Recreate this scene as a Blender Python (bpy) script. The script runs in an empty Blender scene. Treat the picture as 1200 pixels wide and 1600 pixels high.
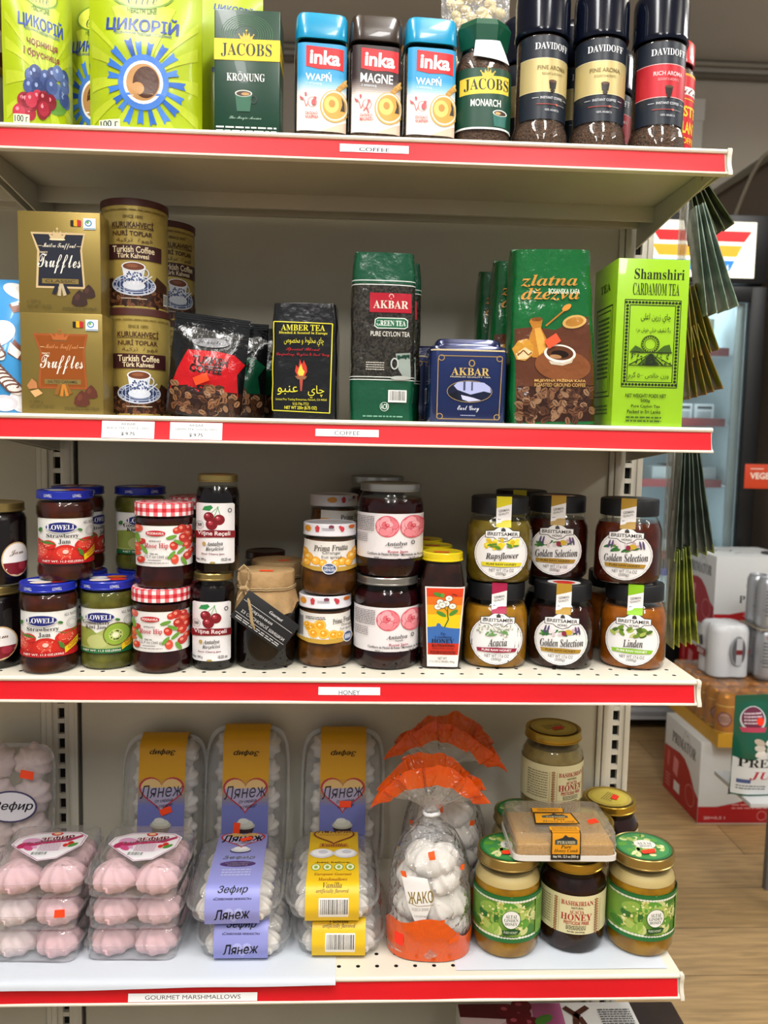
import bpy, bmesh, math, random
from math import sin, cos, pi, radians as rad, asin, sqrt
from mathutils import Vector, Matrix, noise
from mathutils.geometry import tessellate_polygon
SC = bpy.context.scene
COL = SC.collection
random.seed(7)
# ------------------------------------------------------------------ camera
def make_camera():
    yaw, pit, rol = 0.04625165, 0.09285043, 0.02049562
    f = Vector((sin(yaw)*cos(pit), cos(yaw)*cos(pit), -sin(pit)))
    r = Vector((cos(yaw), -sin(yaw), 0)); u = r.cross(f)
    r2 = cos(rol)*r + sin(rol)*u; u2 = -sin(rol)*r + cos(rol)*u
    cam = bpy.data.cameras.new('camera'); o = bpy.data.objects.new('camera', cam); COL.objects.link(o)
    m = Matrix((r2, u2, -f)).transposed().to_4x4(); m.translation = Vector((0.000446, -0.996757, 1.215169))
    o.matrix_world = m
    cam.sensor_fit = 'VERTICAL'; cam.sensor_height = 36; cam.lens = 36*1266.717/1600
    cam.clip_start = .02; cam.clip_end = 60
    cam.dof.use_dof = True; cam.dof.focus_distance = 1.03; cam.dof.aperture_fstop = cam.lens/4.4
    SC.camera = o
make_camera()
# ------------------------------------------------------------------ light and exposure
vs = SC.view_settings
vs.view_transform = 'Standard'; vs.look = 'None'; vs.exposure = 0.0; vs.gamma = 1; vs.use_curve_mapping = False
W = bpy.data.worlds.new('world'); SC.world = W; W.use_nodes = True
bg = W.node_tree.nodes['Background']; bg.inputs[0].default_value = (.97, .985, 1, 1); bg.inputs[1].default_value = .36
LIGHTS = [(-.62, -.95, 31), (.62, -.95, 31), (-.62, -2.7, 31), (.62, -2.7, 31), (2.5, .7, 30), (2.5, -1.4, 26)]   # x, y, watts of the ceiling troffers
LIGHT_Z = 2.84
cy = SC.cycles
cy.max_bounces = 9; cy.diffuse_bounces = 3; cy.glossy_bounces = 3; cy.transmission_bounces = 6; cy.transparent_max_bounces = 24
cy.caustics_reflective = False; cy.caustics_refractive = False; cy.sample_clamp_indirect = 6
# ------------------------------------------------------------------ materials
def lin(h):
    h = h.lstrip('#'); v = [int(h[i:i+2], 16)/255 for i in (0, 2, 4)]
    return tuple(c/12.92 if c <= .04045 else ((c+.055)/1.055)**2.4 for c in v) + (1,)
MATS = {}
def mat(h, rough=.42, metal=0., coat=0., spec=.5, trans=0., sss=0., bump=0., bscale=200., var=0., vscale=60., vcol=None, emit=0., ior=1.45):
    key = (h, rough, metal, coat, spec, trans, sss, bump, bscale, var, vscale, vcol, emit, ior)
    if key in MATS: return MATS[key]
    m = bpy.data.materials.new('finish_%d' % (len(MATS)+1)); m.use_nodes = True
    nt = m.node_tree; b = nt.nodes['Principled BSDF']; I = b.inputs
    I['Base Color'].default_value = lin(h); I['Roughness'].default_value = rough; I['Metallic'].default_value = metal
    I['Coat Weight'].default_value = coat; I['Coat Roughness'].default_value = .04; I['Specular IOR Level'].default_value = spec
    I['Transmission Weight'].default_value = trans; I['IOR'].default_value = ior
    if sss: I['Subsurface Weight'].default_value = sss; I['Subsurface Radius'].default_value = (.012, .007, .004); I['Subsurface Scale'].default_value = .6
    if emit: I['Emission Color'].default_value = lin(h); I['Emission Strength'].default_value = emit
    if bump or var:
        tc = nt.nodes.new('ShaderNodeTexCoord')
    if bump:
        n = nt.nodes.new('ShaderNodeTexNoise'); n.inputs['Scale'].default_value = bscale; n.inputs['Detail'].default_value = 3
        bp = nt.nodes.new('ShaderNodeBump'); bp.inputs['Strength'].default_value = bump; bp.inputs['Distance'].default_value = .004
        nt.links.new(tc.outputs['Object'], n.inputs['Vector']); nt.links.new(n.outputs['Fac'], bp.inputs['Height']); nt.links.new(bp.outputs['Normal'], I['Normal'])
    if var:
        n = nt.nodes.new('ShaderNodeTexNoise'); n.inputs['Scale'].default_value = vscale; n.inputs['Detail'].default_value = 4
        mx = nt.nodes.new('ShaderNodeMix'); mx.data_type = 'RGBA'
        c = lin(h); mx.inputs[6].default_value = c
        mx.inputs[7].default_value = lin(vcol) if vcol else tuple(x*(1-var) for x in c[:3]) + (1,)
        rp = nt.nodes.new('ShaderNodeMapRange'); rp.inputs[1].default_value = .38; rp.inputs[2].default_value = .62
        nt.links.new(tc.outputs['Object'], n.inputs['Vector']); nt.links.new(n.outputs['Fac'], rp.inputs[0])
        nt.links.new(rp.outputs[0], mx.inputs[0]); nt.links.new(mx.outputs[2], I['Base Color'])
    MATS[key] = m
    return m
def clear(key, tint='#ffffff', gloss=.5, haze=0., hcol='#ffffff', rough=.03, bump=0., bscale=60.):
    """clear plastic film or thin glass: transparent, with a Fresnel mirror and a little milky haze"""
    k = ('clear', key)
    if k in MATS: return MATS[k]
    m = bpy.data.materials.new('clear_%s' % key); m.use_nodes = True; nt = m.node_tree; N = nt.nodes; L = nt.links
    N.remove(N['Principled BSDF']); out = N['Material Output']
    tr = N.new('ShaderNodeBsdfTransparent'); tr.inputs[0].default_value = lin(tint)
    gl = N.new('ShaderNodeBsdfGlossy'); gl.inputs['Roughness'].default_value = rough
    fr = N.new('ShaderNodeFresnel'); fr.inputs['IOR'].default_value = 1.45
    ge = N.new('ShaderNodeNewGeometry'); mr = N.new('ShaderNodeMapRange'); mr.inputs[3].default_value = 1.45; mr.inputs[4].default_value = 1/1.45   # the same mirror from both faces of the thin wall
    L.new(ge.outputs['Backfacing'], mr.inputs[0]); L.new(mr.outputs[0], fr.inputs['IOR'])
    mu = N.new('ShaderNodeMath'); mu.operation = 'MULTIPLY'; mu.inputs[1].default_value = gloss*2
    mx = N.new('ShaderNodeMixShader'); L.new(fr.outputs[0], mu.inputs[0]); L.new(mu.outputs[0], mx.inputs[0])
    src = tr
    if haze:
        df = N.new('ShaderNodeBsdfDiffuse'); df.inputs[0].default_value = lin(hcol)
        m2 = N.new('ShaderNodeMixShader'); m2.inputs[0].default_value = haze
        L.new(tr.outputs[0], m2.inputs[1]); L.new(df.outputs[0], m2.inputs[2]); src = m2
    L.new(src.outputs[0], mx.inputs[1]); L.new(gl.outputs[0], mx.inputs[2]); L.new(mx.outputs[0], out.inputs[0])
    if bump:
        tc = N.new('ShaderNodeTexCoord'); n = N.new('ShaderNodeTexNoise'); n.inputs['Scale'].default_value = bscale; n.inputs['Detail'].default_value = 2
        bp = N.new('ShaderNodeBump'); bp.inputs['Strength'].default_value = bump; bp.inputs['Distance'].default_value = .012
        L.new(tc.outputs['Object'], n.inputs['Vector']); L.new(n.outputs['Fac'], bp.inputs['Height'])
        L.new(bp.outputs['Normal'], gl.inputs['Normal']); L.new(bp.outputs['Normal'], fr.inputs['Normal'])
    MATS[k] = m
    return m
GLASS = clear('glass', '#fbfdfb', .5)
FILM = clear('film', '#fdfdfd', 1., .10, '#ffffff', .045, 1., 75.)
CLAM = clear('clamshell', '#fbfbfb', 1., .09, '#f6f6f6', .05, .35, 70.)
# ------------------------------------------------------------------ text outlines (built-in font, cached as flat meshes)
TXT = {}
def _style(s, st):
    up, lo = {'S': (0x1D400, 0x1D41A), 'C': (0x1D4D0, 0x1D4EA), 'I': (0x1D468, 0x1D482)}.get(st, (0, 0))
    if not up: return s
    return ''.join(chr(up+ord(c)-65) if 'A' <= c <= 'Z' else chr(lo+ord(c)-97) if 'a' <= c <= 'z' else c for c in s)
def fill_outlines(P, edges):
    """triangles for glyph outlines whose strokes may overlap each other: every outer loop is filled with its own holes"""
    nx = {}
    for a, b in edges: nx.setdefault(a, []).append(b); nx.setdefault(b, []).append(a)
    left, loops = set(nx), []
    while left:
        a = min(left); lp = [a]; left.discard(a); prev, cur = None, a
        while True:
            n = [q for q in nx[cur] if q != prev and q in left]
            if not n: break
            prev, cur = cur, n[0]; lp.append(cur); left.discard(cur)
        if len(lp) > 2:
            if lp[1] > lp[-1]: lp = [lp[0]]+lp[:0:-1]            # outlines are stored in order: keep that direction
            loops.append(lp)
    def area(l): return sum(P[l[i-1]][0]*P[l[i]][1]-P[l[i]][0]*P[l[i-1]][1] for i in range(len(l)))/2
    def inside(q, l):
        r = False
        for i in range(len(l)):
            (xa, ya), (xb, yb) = P[l[i-1]], P[l[i]]
            if (ya > q[1]) != (yb > q[1]) and q[0] < (xb-xa)*(q[1]-ya)/(yb-ya)+xa: r = not r
        return r
    if not loops: return []
    A = [area(l) for l in loops]; outs, holes = [], []
    for i, l in enumerate(loops):                                   # a hole lies inside a loop that runs the other way round
        c = [j for j in range(len(loops)) if j != i and (A[i] > 0) != (A[j] > 0) and abs(A[j]) > abs(A[i]) and sum(inside(P[k], loops[j]) for k in l) > .8*len(l)]
        if c: holes.append((l, min(c, key=lambda j: abs(A[j]))))
        elif abs(A[i]) > 1e-9: outs.append((i, l, []))
    for l, j in holes:
        for i, o, hs in outs:
            if i == j: hs.append(l)
    outs = [(o, hs) for i, o, hs in outs]
    fs = []
    for o, hs in outs:
        idx = [i for l in [o]+hs for i in l]
        for t in tessellate_polygon([[Vector((P[i][0], P[i][1], 0)) for i in l] for l in [o]+hs]): fs.append(tuple(idx[k] for k in t))
    return fs
def text_mesh(s, st):
    k = (s, st)
    if k in TXT: return TXT[k]
    cu = bpy.data.curves.new('t', 'FONT'); b = s
    for c in 'SCI':
        if c in st: b = _style(s, c)
    cu.body = b; cu.size = 1; cu.resolution_u = 3 if len(s) > 14 else 4
    wide = any(ord(c) > 0x24f for c in s)          # letters outside Latin are thickened by doubled strokes instead of an outline offset
    if 'b' in st and not wide: cu.offset = .018
    if 'h' in st and not wide: cu.offset = .032
    if wide: cu.fill_mode = 'NONE'
    if 'i' in st: cu.shear = .28
    if 'c' in st: cu.align_x = 'CENTER'
    o = bpy.data.objects.new('t', cu); me = o.to_mesh()
    vs_ = [(v.co.x, v.co.y) for v in me.vertices]; fs = [tuple(p.vertices) for p in me.polygons]
    if wide: fs = fill_outlines(vs_, [tuple(e.vertices) for e in me.edges])
    if wide and ('b' in st or 'h' in st):
        n0, d = len(vs_), .022 if 'b' in st else .036; v0, f0 = vs_, fs; vs_, fs = [], []
        for q, (dx, dy) in enumerate(((-d, 0), (0, -d*.5), (d, 0), (0, d*.5))):
            vs_ += [(x+dx, y+dy) for x, y in v0]; fs += [tuple(i+q*n0 for i in f) for f in f0]
    o.to_mesh_clear(); bpy.data.objects.remove(o); bpy.data.curves.remove(cu)
    if not vs_: vs_ = [(0, 0), (1, 0), (1, 1)]; fs = []
    x0 = min(v[0] for v in vs_); x1 = max(v[0] for v in vs_); y0 = min(v[1] for v in vs_); y1 = max(v[1] for v in vs_)
    vs_ = [((x-x0)/max(x1-x0, 1e-6), (y-y0)/max(y1-y0, 1e-6)) for x, y in vs_]
    TXT[k] = (vs_, fs)
    return TXT[k]
# ------------------------------------------------------------------ surfaces that printed art is laid on: at(x, v, k) -> point
class Flat:                              # front face of a box at y = -d
    curved = False
    def __init__(s, d=0.): s.d = d
    def at(s, x, v, k): return Vector((x, -s.d-k, v))
class Top:                               # lying on a top face at height z; v grows away from the viewer
    curved = False
    def __init__(s, z=0., y0=0.): s.z = z; s.y0 = y0
    def at(s, x, v, k): return Vector((x, s.y0+v, s.z+k))
class Side:                              # side face at x = d (sg=1 right, -1 left); u runs along y
    curved = False
    def __init__(s, d, sg=1): s.d = d; s.sg = sg
    def at(s, x, v, k): return Vector((s.sg*(s.d+k), s.sg*x, v))
class Round:                             # (super)elliptic upright body; prof = [(half width, z)], n exponent, ry depth ratio
    curved = True
    def __init__(s, prof, n=2., ry=1., amp=0., sc=40., seed=0.):
        s.p = prof if isinstance(prof, list) else [(prof, -1.), (prof, 5.)]; s.n = n; s.ry = ry; s.amp = amp; s.sc = sc; s.sd = seed
    def a(s, v):
        p = s.p
        if v <= p[0][1]: return p[0][0]
        for (r0, z0), (r1, z1) in zip(p, p[1:]):
            if v <= z1: return r0+(r1-r0)*(v-z0)/max(z1-z0, 1e-9)
        return p[-1][0]
    def _fin(s, q, nrm, k):
        if s.amp: k += s.amp*noise.noise(Vector((q.x*s.sc+s.sd, q.y*s.sc, q.z*s.sc)))
        return q+nrm*k
    def ang(s, t, v, k=0.):              # t = 0 at the front, + to the right
        a = s.a(v); b = a*s.ry; e = 2/s.n
        x = a*math.copysign(abs(sin(t))**e, sin(t)); y = -b*math.copysign(abs(cos(t))**e, cos(t))
        nx = math.copysign(abs(x/a)**(s.n-1)/a, x) if a else 0; ny = math.copysign(abs(y/b)**(s.n-1)/b, y) if b else 0
        nr = Vector((nx, ny, 0))
        nr = nr.normalized() if nr.length > 1e-9 else Vector((0, -1, 0))
        return s._fin(Vector((x, y, v)), nr, k)
    def at(s, x, v, k):
        a = s.a(v); q = max(-.992, min(.992, x/a))
        t = asin(math.copysign(abs(q)**(s.n/2), q))
        return s.ang(t, v, k)
class Pillow:                            # front of a pouch: half thickness T over half width a(v) and height h
    curved = True
    def __init__(s, w, h, t, seal=.12, amp=.0012, sc=30., seed=0., base=.75, taper=.0):
        s.w = w; s.h = h; s.t = t; s.seal = seal; s.amp = amp; s.sc = sc; s.sd = seed; s.base = base; s.taper = taper
    def a(s, v): return s.w/2*(1-s.taper*max(0, v/s.h)**2)
    def T(s, x, v):
        q = min(1, abs(x)/s.a(v)); f = max(0, min(1, v/s.h))
        up = max(0, (1-f-s.seal)/(1-s.seal)); g = min(1, up*1.9)**.8
        g *= s.base+(1-s.base)*min(1, f*5)
        return s.t/2*g*(1-q**3.2)+.0006
    def at(s, x, v, k, sg=-1):
        T = s.T(x, v); nz = s.amp*noise.noise(Vector((x*s.sc+s.sd, sg*3.1, v*s.sc)))*(1 if 0 < T else 0)
        return Vector((x, sg*(T+k)+nz, v))
# ------------------------------------------------------------------ mesh builder
class B:
    crease = (0, 200.)                    # wrinkles of the printed foil: strength, scale
    def __init__(s): s.bm = bmesh.new(); s.ms = []
    def mi(s, m):
        if m not in s.ms: s.ms.append(m)
        return s.ms.index(m)
    def faces(s, vs_, fs, m, smooth=False):
        i = s.mi(m); vv = [s.bm.verts.new(v) for v in vs_]
        for f in fs:
            if len(set(f)) < 3: continue
            try: ff = s.bm.faces.new([vv[j] for j in f])
            except ValueError: continue
            ff.material_index = i; ff.smooth = smooth
        return vv
    def box(s, x0, y0, z0, x1, y1, z1, m, bev=0., seg=2):
        t = bmesh.new(); r = bmesh.ops.create_cube(t, size=1)
        for v in r['verts']: v.co = Vector(((x0+x1)/2+v.co.x*(x1-x0), (y0+y1)/2+v.co.y*(y1-y0), (z0+z1)/2+v.co.z*(z1-z0)))
        if bev: bmesh.ops.bevel(t, geom=list(t.edges), offset=bev, segments=seg, affect='EDGES', profile=.6)
        s.absorb(t, m, bev > 0)
        return s
    def absorb(s, t, m, smooth=False, M=None):
        t.verts.index_update()
        s.faces([(M @ v.co if M else v.co.copy()) for v in t.verts], [[v.index for v in f.verts] for f in t.faces], m, smooth); t.free()
    def lathe(s, prof, m, seg=40, n=2., ry=1., sy=None, M=None, amp=0., sc=40., flute=0, fd=0.):
        vs_, fs = [], []; e = 2/n; pr = [(max(r, 0), z) for r, z in prof]
        for r, z in pr:
            for j in range(seg):
                t = 2*pi*j/seg; rr = r*(1+(fd*cos(flute*t) if flute else 0))
                x = rr*math.copysign(abs(sin(t))**e, sin(t)); y = -rr*ry*math.copysign(abs(cos(t))**e, cos(t))
                p = Vector((x, y, z))
                if amp and r > 1e-6:
                    d = Vector((x, y, 0)).normalized(); p += d*amp*noise.noise(p*sc)
                vs_.append(M @ p if M else p)
        for i in range(len(pr)-1):
            for j in range(seg):
                a = i*seg+j; b = i*seg+(j+1) % seg
                fs.append((a, b, b+seg, a+seg))
        if pr[0][0] > 1e-6: pass
        vv = s.faces(vs_, fs, m, True)
        for i, flip in ((0, True), (len(pr)-1, False)):
            if pr[i][0] < 1e-5:
                bmesh.ops.pointmerge(s.bm, verts=vv[i*seg:(i+1)*seg], merge_co=vv[i*seg].co)
        return s
    def surf(s, S, z0, z1, m, nv=24, seg=48, cap=True, k=0., t0=-pi, t1=pi):   # body of a Round surface
        vs_, fs = [], []; full = t1-t0 > 6.28
        c = seg if full else seg+1
        for i in range(nv+1):
            z = z0+(z1-z0)*i/nv
            for j in range(c): vs_.append(S.ang(t0+(t1-t0)*j/seg, z, k))
        for i in range(nv):
            for j in range(seg):
                a = i*c+j; b = i*c+(j+1) % c
                fs.append((a, b, b+c, a+c))
        if cap and full: fs.append(tuple(range(c))[::-1]); fs.append(tuple(nv*c+j for j in range(c)))
        s.faces(vs_, fs, m, True)
        return s
    def pouch(s, S, m, nu=22, nv=34):
        for sg in (-1, 1):
            vs_, fs = [], []
            for i in range(nv+1):
                v = S.h*i/nv
                for j in range(nu+1):
                    x = S.a(v)*(-1+2*j/nu); vs_.append(S.at(x, v, 0, sg))
            for i in range(nv):
                for j in range(nu):
                    a = i*(nu+1)+j; fs.append((a, a+1, a+nu+2, a+nu+1) if sg < 0 else (a, a+nu+1, a+nu+2, a+1))
            s.faces(vs_, fs, m, True)
        # side and bottom closing strips
        for j0, rng in (('l', range(nv)), ('r', range(nv))):
            vs_, fs = [], []
            for i in range(nv+1):
                v = S.h*i/nv; x = S.a(v)*(-1 if j0 == 'l' else 1); vs_ += [S.at(x, v, 0, -1), S.at(x, v, 0, 1)]
            for i in rng: fs.append((2*i, 2*i+2, 2*i+3, 2*i+1))
            s.faces(vs_, fs, m, True)
        vs_ = []; 
        for j in range(nu+1):
            x = S.a(0)*(-1+2*j/nu); vs_ += [S.at(x, 0, 0, -1), S.at(x, 0, 0, 1)]
        s.faces(vs_, [(2*j, 2*j+1, 2*j+3, 2*j+2) for j in range(nu)], m, True)
        vs_ = []
        for j in range(nu+1):
            x = S.a(S.h)*(-1+2*j/nu); vs_ += [S.at(x, S.h, 0, -1), S.at(x, S.h, 0, 1)]
        s.faces(vs_, [(2*j, 2*j+2, 2*j+3, 2*j+1) for j in range(nu)], m, True)
        return s
    def tube(s, pts, r, m, seg=8, closed=False):
        vs_, fs = [], []; pts = [Vector(p) for p in pts]; n = len(pts)
        for i, p in enumerate(pts):
            if closed: d = pts[(i+1) % n]-pts[i-1]
            else: d = pts[min(i+1, n-1)]-pts[max(i-1, 0)]
            d.normalize(); a = d.orthogonal().normalized()
            if abs(d.z) < .95: a = d.cross(Vector((0, 0, 1))).normalized()
            b = d.cross(a); rr = r[i] if isinstance(r, list) else r
            for j in range(seg): vs_.append(p+a*rr*cos(2*pi*j/seg)+b*rr*sin(2*pi*j/seg))
        for i in range(n if closed else n-1):
            for j in range(seg):
                k = (i+1) % n
                fs.append((i*seg+j, i*seg+(j+1) % seg, k*seg+(j+1) % seg, k*seg+j))
        if not closed: fs.append(tuple(range(seg))[::-1]); fs.append(tuple((n-1)*seg+j for j in range(seg)))
        s.faces(vs_, fs, m, True)
        return s
    def prism(s, poly, axis, a, b, m):     # poly in the two other axes, extruded along axis from a to b
        def P(u, v, w): return {'x': (w, u, v), 'y': (u, w, v), 'z': (u, v, w)}[axis]
        n = len(poly); vs_ = [P(u, v, a) for u, v in poly]+[P(u, v, b) for u, v in poly]
        fs = [(i, (i+1) % n, n+(i+1) % n, n+i) for i in range(n)]+[tuple(range(n))[::-1], tuple(range(n, 2*n))]
        s.faces(vs_, fs, m)
        return s
    # ---- printed art. ops in picture units, mapped by T(x, y) -> metres on the surface
    def art(s, S, ops, T=None, lift=.0004, eps=.00004, gloss=.38, k0=0):
        T = T or (lambda x, y: (x, y)); kk = k0; loop = 0; n_ = 0
        for op in ops:                      # ('K', n) ... ('K', 0): scattered shapes that share n layers
            if op[0] == 'K': loop = op[1]; n_ += loop
            elif not loop: n_ += 1
        eps = min(eps, .0014/max(n_, 1)); loop = 0
        for op in ops:
            if op[0] == 'K':
                if op[1]: loop, base, cnt = op[1], kk, 0
                else: kk = base+loop; loop = 0
                continue
            if loop: kk = base+1+cnt % loop; cnt += 1
            else: kk += 1
            c = op[0]; t = bmesh.new(); m = None
            def col(h): return h if not isinstance(h, str) else mat(h, gloss, bump=s.crease[0], bscale=s.crease[1])
            def poly(P):
                vv = [t.verts.new((*T(x, y), 0)) for x, y in P]
                es = [t.edges.new((vv[i], vv[(i+1) % len(vv)])) for i in range(len(vv))]
                if len(vv) < 5:
                    t.faces.new(vv)
                else:
                    bmesh.ops.triangle_fill(t, use_beauty=True, edges=es)
            if c == 'r': _, x0, y0, x1, y1, h = op; m = col(h); poly([(x0, y0), (x1, y0), (x1, y1), (x0, y1)])
            elif c == 'e':
                cx_, cy_, rx, ry, h = op[1:6]; ro = rad(op[6]) if len(op) > 6 else 0; m = col(h); P = []
                for i in range(28):
                    a = 2*pi*i/28; x, y = rx*cos(a), ry*sin(a); P.append((cx_+x*cos(ro)-y*sin(ro), cy_+x*sin(ro)+y*cos(ro)))
                poly(P)
            elif c == 'o':                  # ring: centre, radii, thickness
                cx_, cy_, rx, ry, th, h = op[1:7]; m = col(h); vv = []
                for i in range(32):
                    a = 2*pi*i/32
                    vv.append([t.verts.new((*T(cx_+q*cos(a), cy_+w*sin(a)), 0)) for q, w in ((rx, ry), (rx-th, ry-th))])
                for i in range(32): t.faces.new((vv[i][0], vv[(i+1) % 32][0], vv[(i+1) % 32][1], vv[i][1]))
            elif c == 'p': m = col(op[2]); poly(op[1])
            elif c == 'l':                  # polyline with width
                pts, w, h = op[1:4]; m = col(h)
                for (xa, ya), (xb, yb) in zip(pts, pts[1:]):
                    d = math.hypot(xb-xa, yb-ya) or 1; nx, ny = -(yb-ya)/d*w/2, (xb-xa)/d*w/2
                    vv = [t.verts.new((*T(x, y), 0)) for x, y in ((xa+nx, ya+ny), (xb+nx, yb+ny), (xb-nx, yb-ny), (xa-nx, ya-ny))]; t.faces.new(vv)
            elif c == 't':                  # text fitted to the box x0,y0 (top left) .. x1,y1 (bottom right)
                tx, x0, y0, x1, y1, h = op[1:7]; (y0, y1) = (y0, y1) if T(x0, y0)[1] > T(x0, y1)[1] else (y1, y0); st = op[7] if len(op) > 7 else ''; ro = rad(op[8]) if len(op) > 8 else 0; m = col(h)
                vs_, fs = text_mesh(tx, st); xm, ym = (x0+x1)/2, (y0+y1)/2; vv = []
                for a, b in vs_:
                    x, y = x0+(x1-x0)*a-xm, y1+(y0-y1)*b-ym
                    vv.append(t.verts.new((*T(xm+x*cos(ro)-y*sin(ro), ym+x*sin(ro)+y*cos(ro)), 0)))
                for f in fs:
                    if len(set(f)) > 2:
                        try: t.faces.new([vv[i] for i in f])
                        except ValueError: pass
            elif c == 'x':                  # lines of tiny print: x0,y0,x1,y1,rows
                x0, y0, x1, y1, n, h = op[1:7]; m = col(h); rr = random.Random(int(x0*7+y0*3+n))
                for i in range(n):
                    y = y0+(y1-y0)*(i+.5)/n; hh = (y1-y0)/n*.22; x = x0
                    while x < x1-1e-9:
                        w = (x1-x0)*rr.uniform(.05, .16); xe = min(x+w, x1)
                        vv = [t.verts.new((*T(a, b), 0)) for a, b in ((x, y-hh), (xe, y-hh), (xe, y+hh), (x, y+hh))]; t.faces.new(vv)
                        x = xe+(x1-x0)*.025
            elif c == 'b':                  # barcode
                x0, y0, x1, y1 = op[1:5]; m = col('#16161a'); rr = random.Random(int(x0+y0)); x = x0
                while x < x1:
                    w = (x1-x0)*rr.choice((.012, .02, .035)); vv = [t.verts.new((*T(a, b), 0)) for a, b in ((x, y0), (x+w, y0), (x+w, y1), (x, y1))]; t.faces.new(vv)
                    x += w+(x1-x0)*rr.choice((.014, .02, .03))
            if S.curved and t.verts:
                us = [v.co.x for v in t.verts]; vs2 = [v.co.y for v in t.verts]
                if isinstance(S, Round) and not S.amp and S.n == 2:
                    a = S.a(sum(vs2)/len(vs2)); cu = [a*sin(rad(q)) for q in range(-84, 85, 7)]
                else: cu = [q*.004 for q in range(-30, 31)]
                for q in cu:
                    if min(us) < q < max(us): bmesh.ops.bisect_plane(t, geom=t.verts[:]+t.edges[:]+t.faces[:], plane_co=(q, 0, 0), plane_no=(1, 0, 0))
                if not isinstance(S, Round) or len(S.p) > 2 or S.amp:
                    q = math.floor(min(vs2)/.005)*.005
                    while q < max(vs2):
                        if q > min(vs2): bmesh.ops.bisect_plane(t, geom=t.verts[:]+t.edges[:]+t.faces[:], plane_co=(0, q, 0), plane_no=(0, 1, 0))
                        q += .005
            i = s.mi(m); t.verts.index_update(); vv = [s.bm.verts.new(S.at(v.co.x, v.co.y, lift+eps*kk)) for v in t.verts]
            for f in t.faces:
                try: ff = s.bm.faces.new([vv[v.index] for v in f.verts])
                except ValueError: continue
                ff.material_index = i; ff.smooth = S.curved
            t.free()
        return s
    def out(s, name, parent=None, loc=None, rz=0., sharp=38):
        me = bpy.data.meshes.new(name)
        bmesh.ops.recalc_face_normals(s.bm, faces=s.bm.faces[:]) if not getattr(s, 'keep', False) else None
        s.bm.to_mesh(me); s.bm.free()
        for m in s.ms: me.materials.append(m)
        if sharp: me.set_sharp_from_angle(angle=rad(sharp))
        o = bpy.data.objects.new(name, me); COL.objects.link(o)
        if parent: o.parent = parent
        if loc: o.location = loc
        if rz: o.rotation_euler = (0, 0, rz)
        return o
def fit(x0, x1, yb, yt, w, h, xm=None):
    """picture box -> metres: x0..x1 spans the width w about its middle, yb..yt spans 0..h"""
    xm = (x0+x1)/2 if xm is None else xm
    return lambda x, y: ((x-xm)*w/(x1-x0), (yb-y)*h/(yb-yt))
def tag(o, label, cat, group=None, kind=None):
    o['label'] = label; o['category'] = cat
    if group: o['group'] = group
    if kind: o['kind'] = kind
    return o
def thing(name, label, cat, loc=(0, 0, 0), rz=0., group=None):
    o = bpy.data.objects.new(name, None); COL.objects.link(o); o.location = loc; o.rotation_euler = (0, 0, rz); o.empty_display_size = .02
    return tag(o, label, cat, group)
def kids(o): return [c for c in COL.objects if c.parent is o]
def dup(o, label, loc=None, rz=None, group=None, drop=()):
    """copy of a thing with its parts and sub-parts"""
    r = o.copy(); COL.objects.link(r); r['label'] = label
    if loc is not None: r.location = loc
    if rz is not None: r.rotation_euler = (0, 0, rz)
    if group: r['group'] = group
    for c in kids(o):
        if c.name.split('.')[0] in drop: continue
        d = c.copy(); COL.objects.link(d); d.parent = r
        for e in kids(c):
            f = e.copy(); COL.objects.link(f); f.parent = d
    return r
def structure(o, name=None):
    o['kind'] = 'structure'
    return o
ORANGE = mat('#ff4a1c', .5)
def sticker(parent, x, z, S, w=.016, h=.010, ro=0., k=.001):
    b = B(); a = rad(ro); P = []
    for q, r in ((-w/2, -h/2), (w/2, -h/2), (w/2, h/2), (-w/2, h/2)): P.append((x+q*cos(a)-r*sin(a), z+q*sin(a)+r*cos(a)))
    b.art(S, [('p', P, ORANGE)], lift=k)
    return b.out('price_sticker', parent)
# ------------------------------------------------------------------ room shell
def floor_material():
    m = bpy.data.materials.new('oak_planks'); m.use_nodes = True; nt = m.node_tree; N = nt.nodes; L = nt.links; b = N['Principled BSDF']
    tc = N.new('ShaderNodeTexCoord'); mp = N.new('ShaderNodeMapping'); L.new(tc.outputs['Object'], mp.inputs[0])
    br = N.new('ShaderNodeTexBrick'); br.offset = .37; br.inputs['Scale'].default_value = 1; br.inputs['Brick Width'].default_value = 1.2; br.inputs['Row Height'].default_value = .18
    br.inputs['Mortar Size'].default_value = .0012; br.inputs['Color1'].default_value = lin('#b8996c'); br.inputs['Color2'].default_value = lin('#a98a5a'); br.inputs['Mortar'].default_value = lin('#4b3823')
    L.new(mp.outputs[0], br.inputs[0])
    m2 = N.new('ShaderNodeMapping'); m2.inputs['Scale'].default_value = (2.2, 26, 1); L.new(tc.outputs['Object'], m2.inputs[0])
    n = N.new('ShaderNodeTexNoise'); n.inputs['Scale'].default_value = 3; n.inputs['Detail'].default_value = 7; n.inputs['Distortion'].default_value = .6; L.new(m2.outputs[0], n.inputs[0])
    rp = N.new('ShaderNodeMapRange'); rp.inputs[1].default_value = .3; rp.inputs[2].default_value = .7; rp.inputs[3].default_value = .62; rp.inputs[4].default_value = 1.12; L.new(n.outputs['Fac'], rp.inputs[0])
    mx = N.new('ShaderNodeVectorMath'); mx.operation = 'SCALE'; L.new(br.outputs['Color'], mx.inputs[0]); L.new(rp.outputs[0], mx.inputs['Scale']); L.new(mx.outputs[0], b.inputs['Base Color'])
    b.inputs['Roughness'].default_value = .38
    return m
b = B(); b.box(-3, -4.6, -.05, 4.2, 3.3, 0, floor_material()); structure(b.out('floor'))
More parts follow.
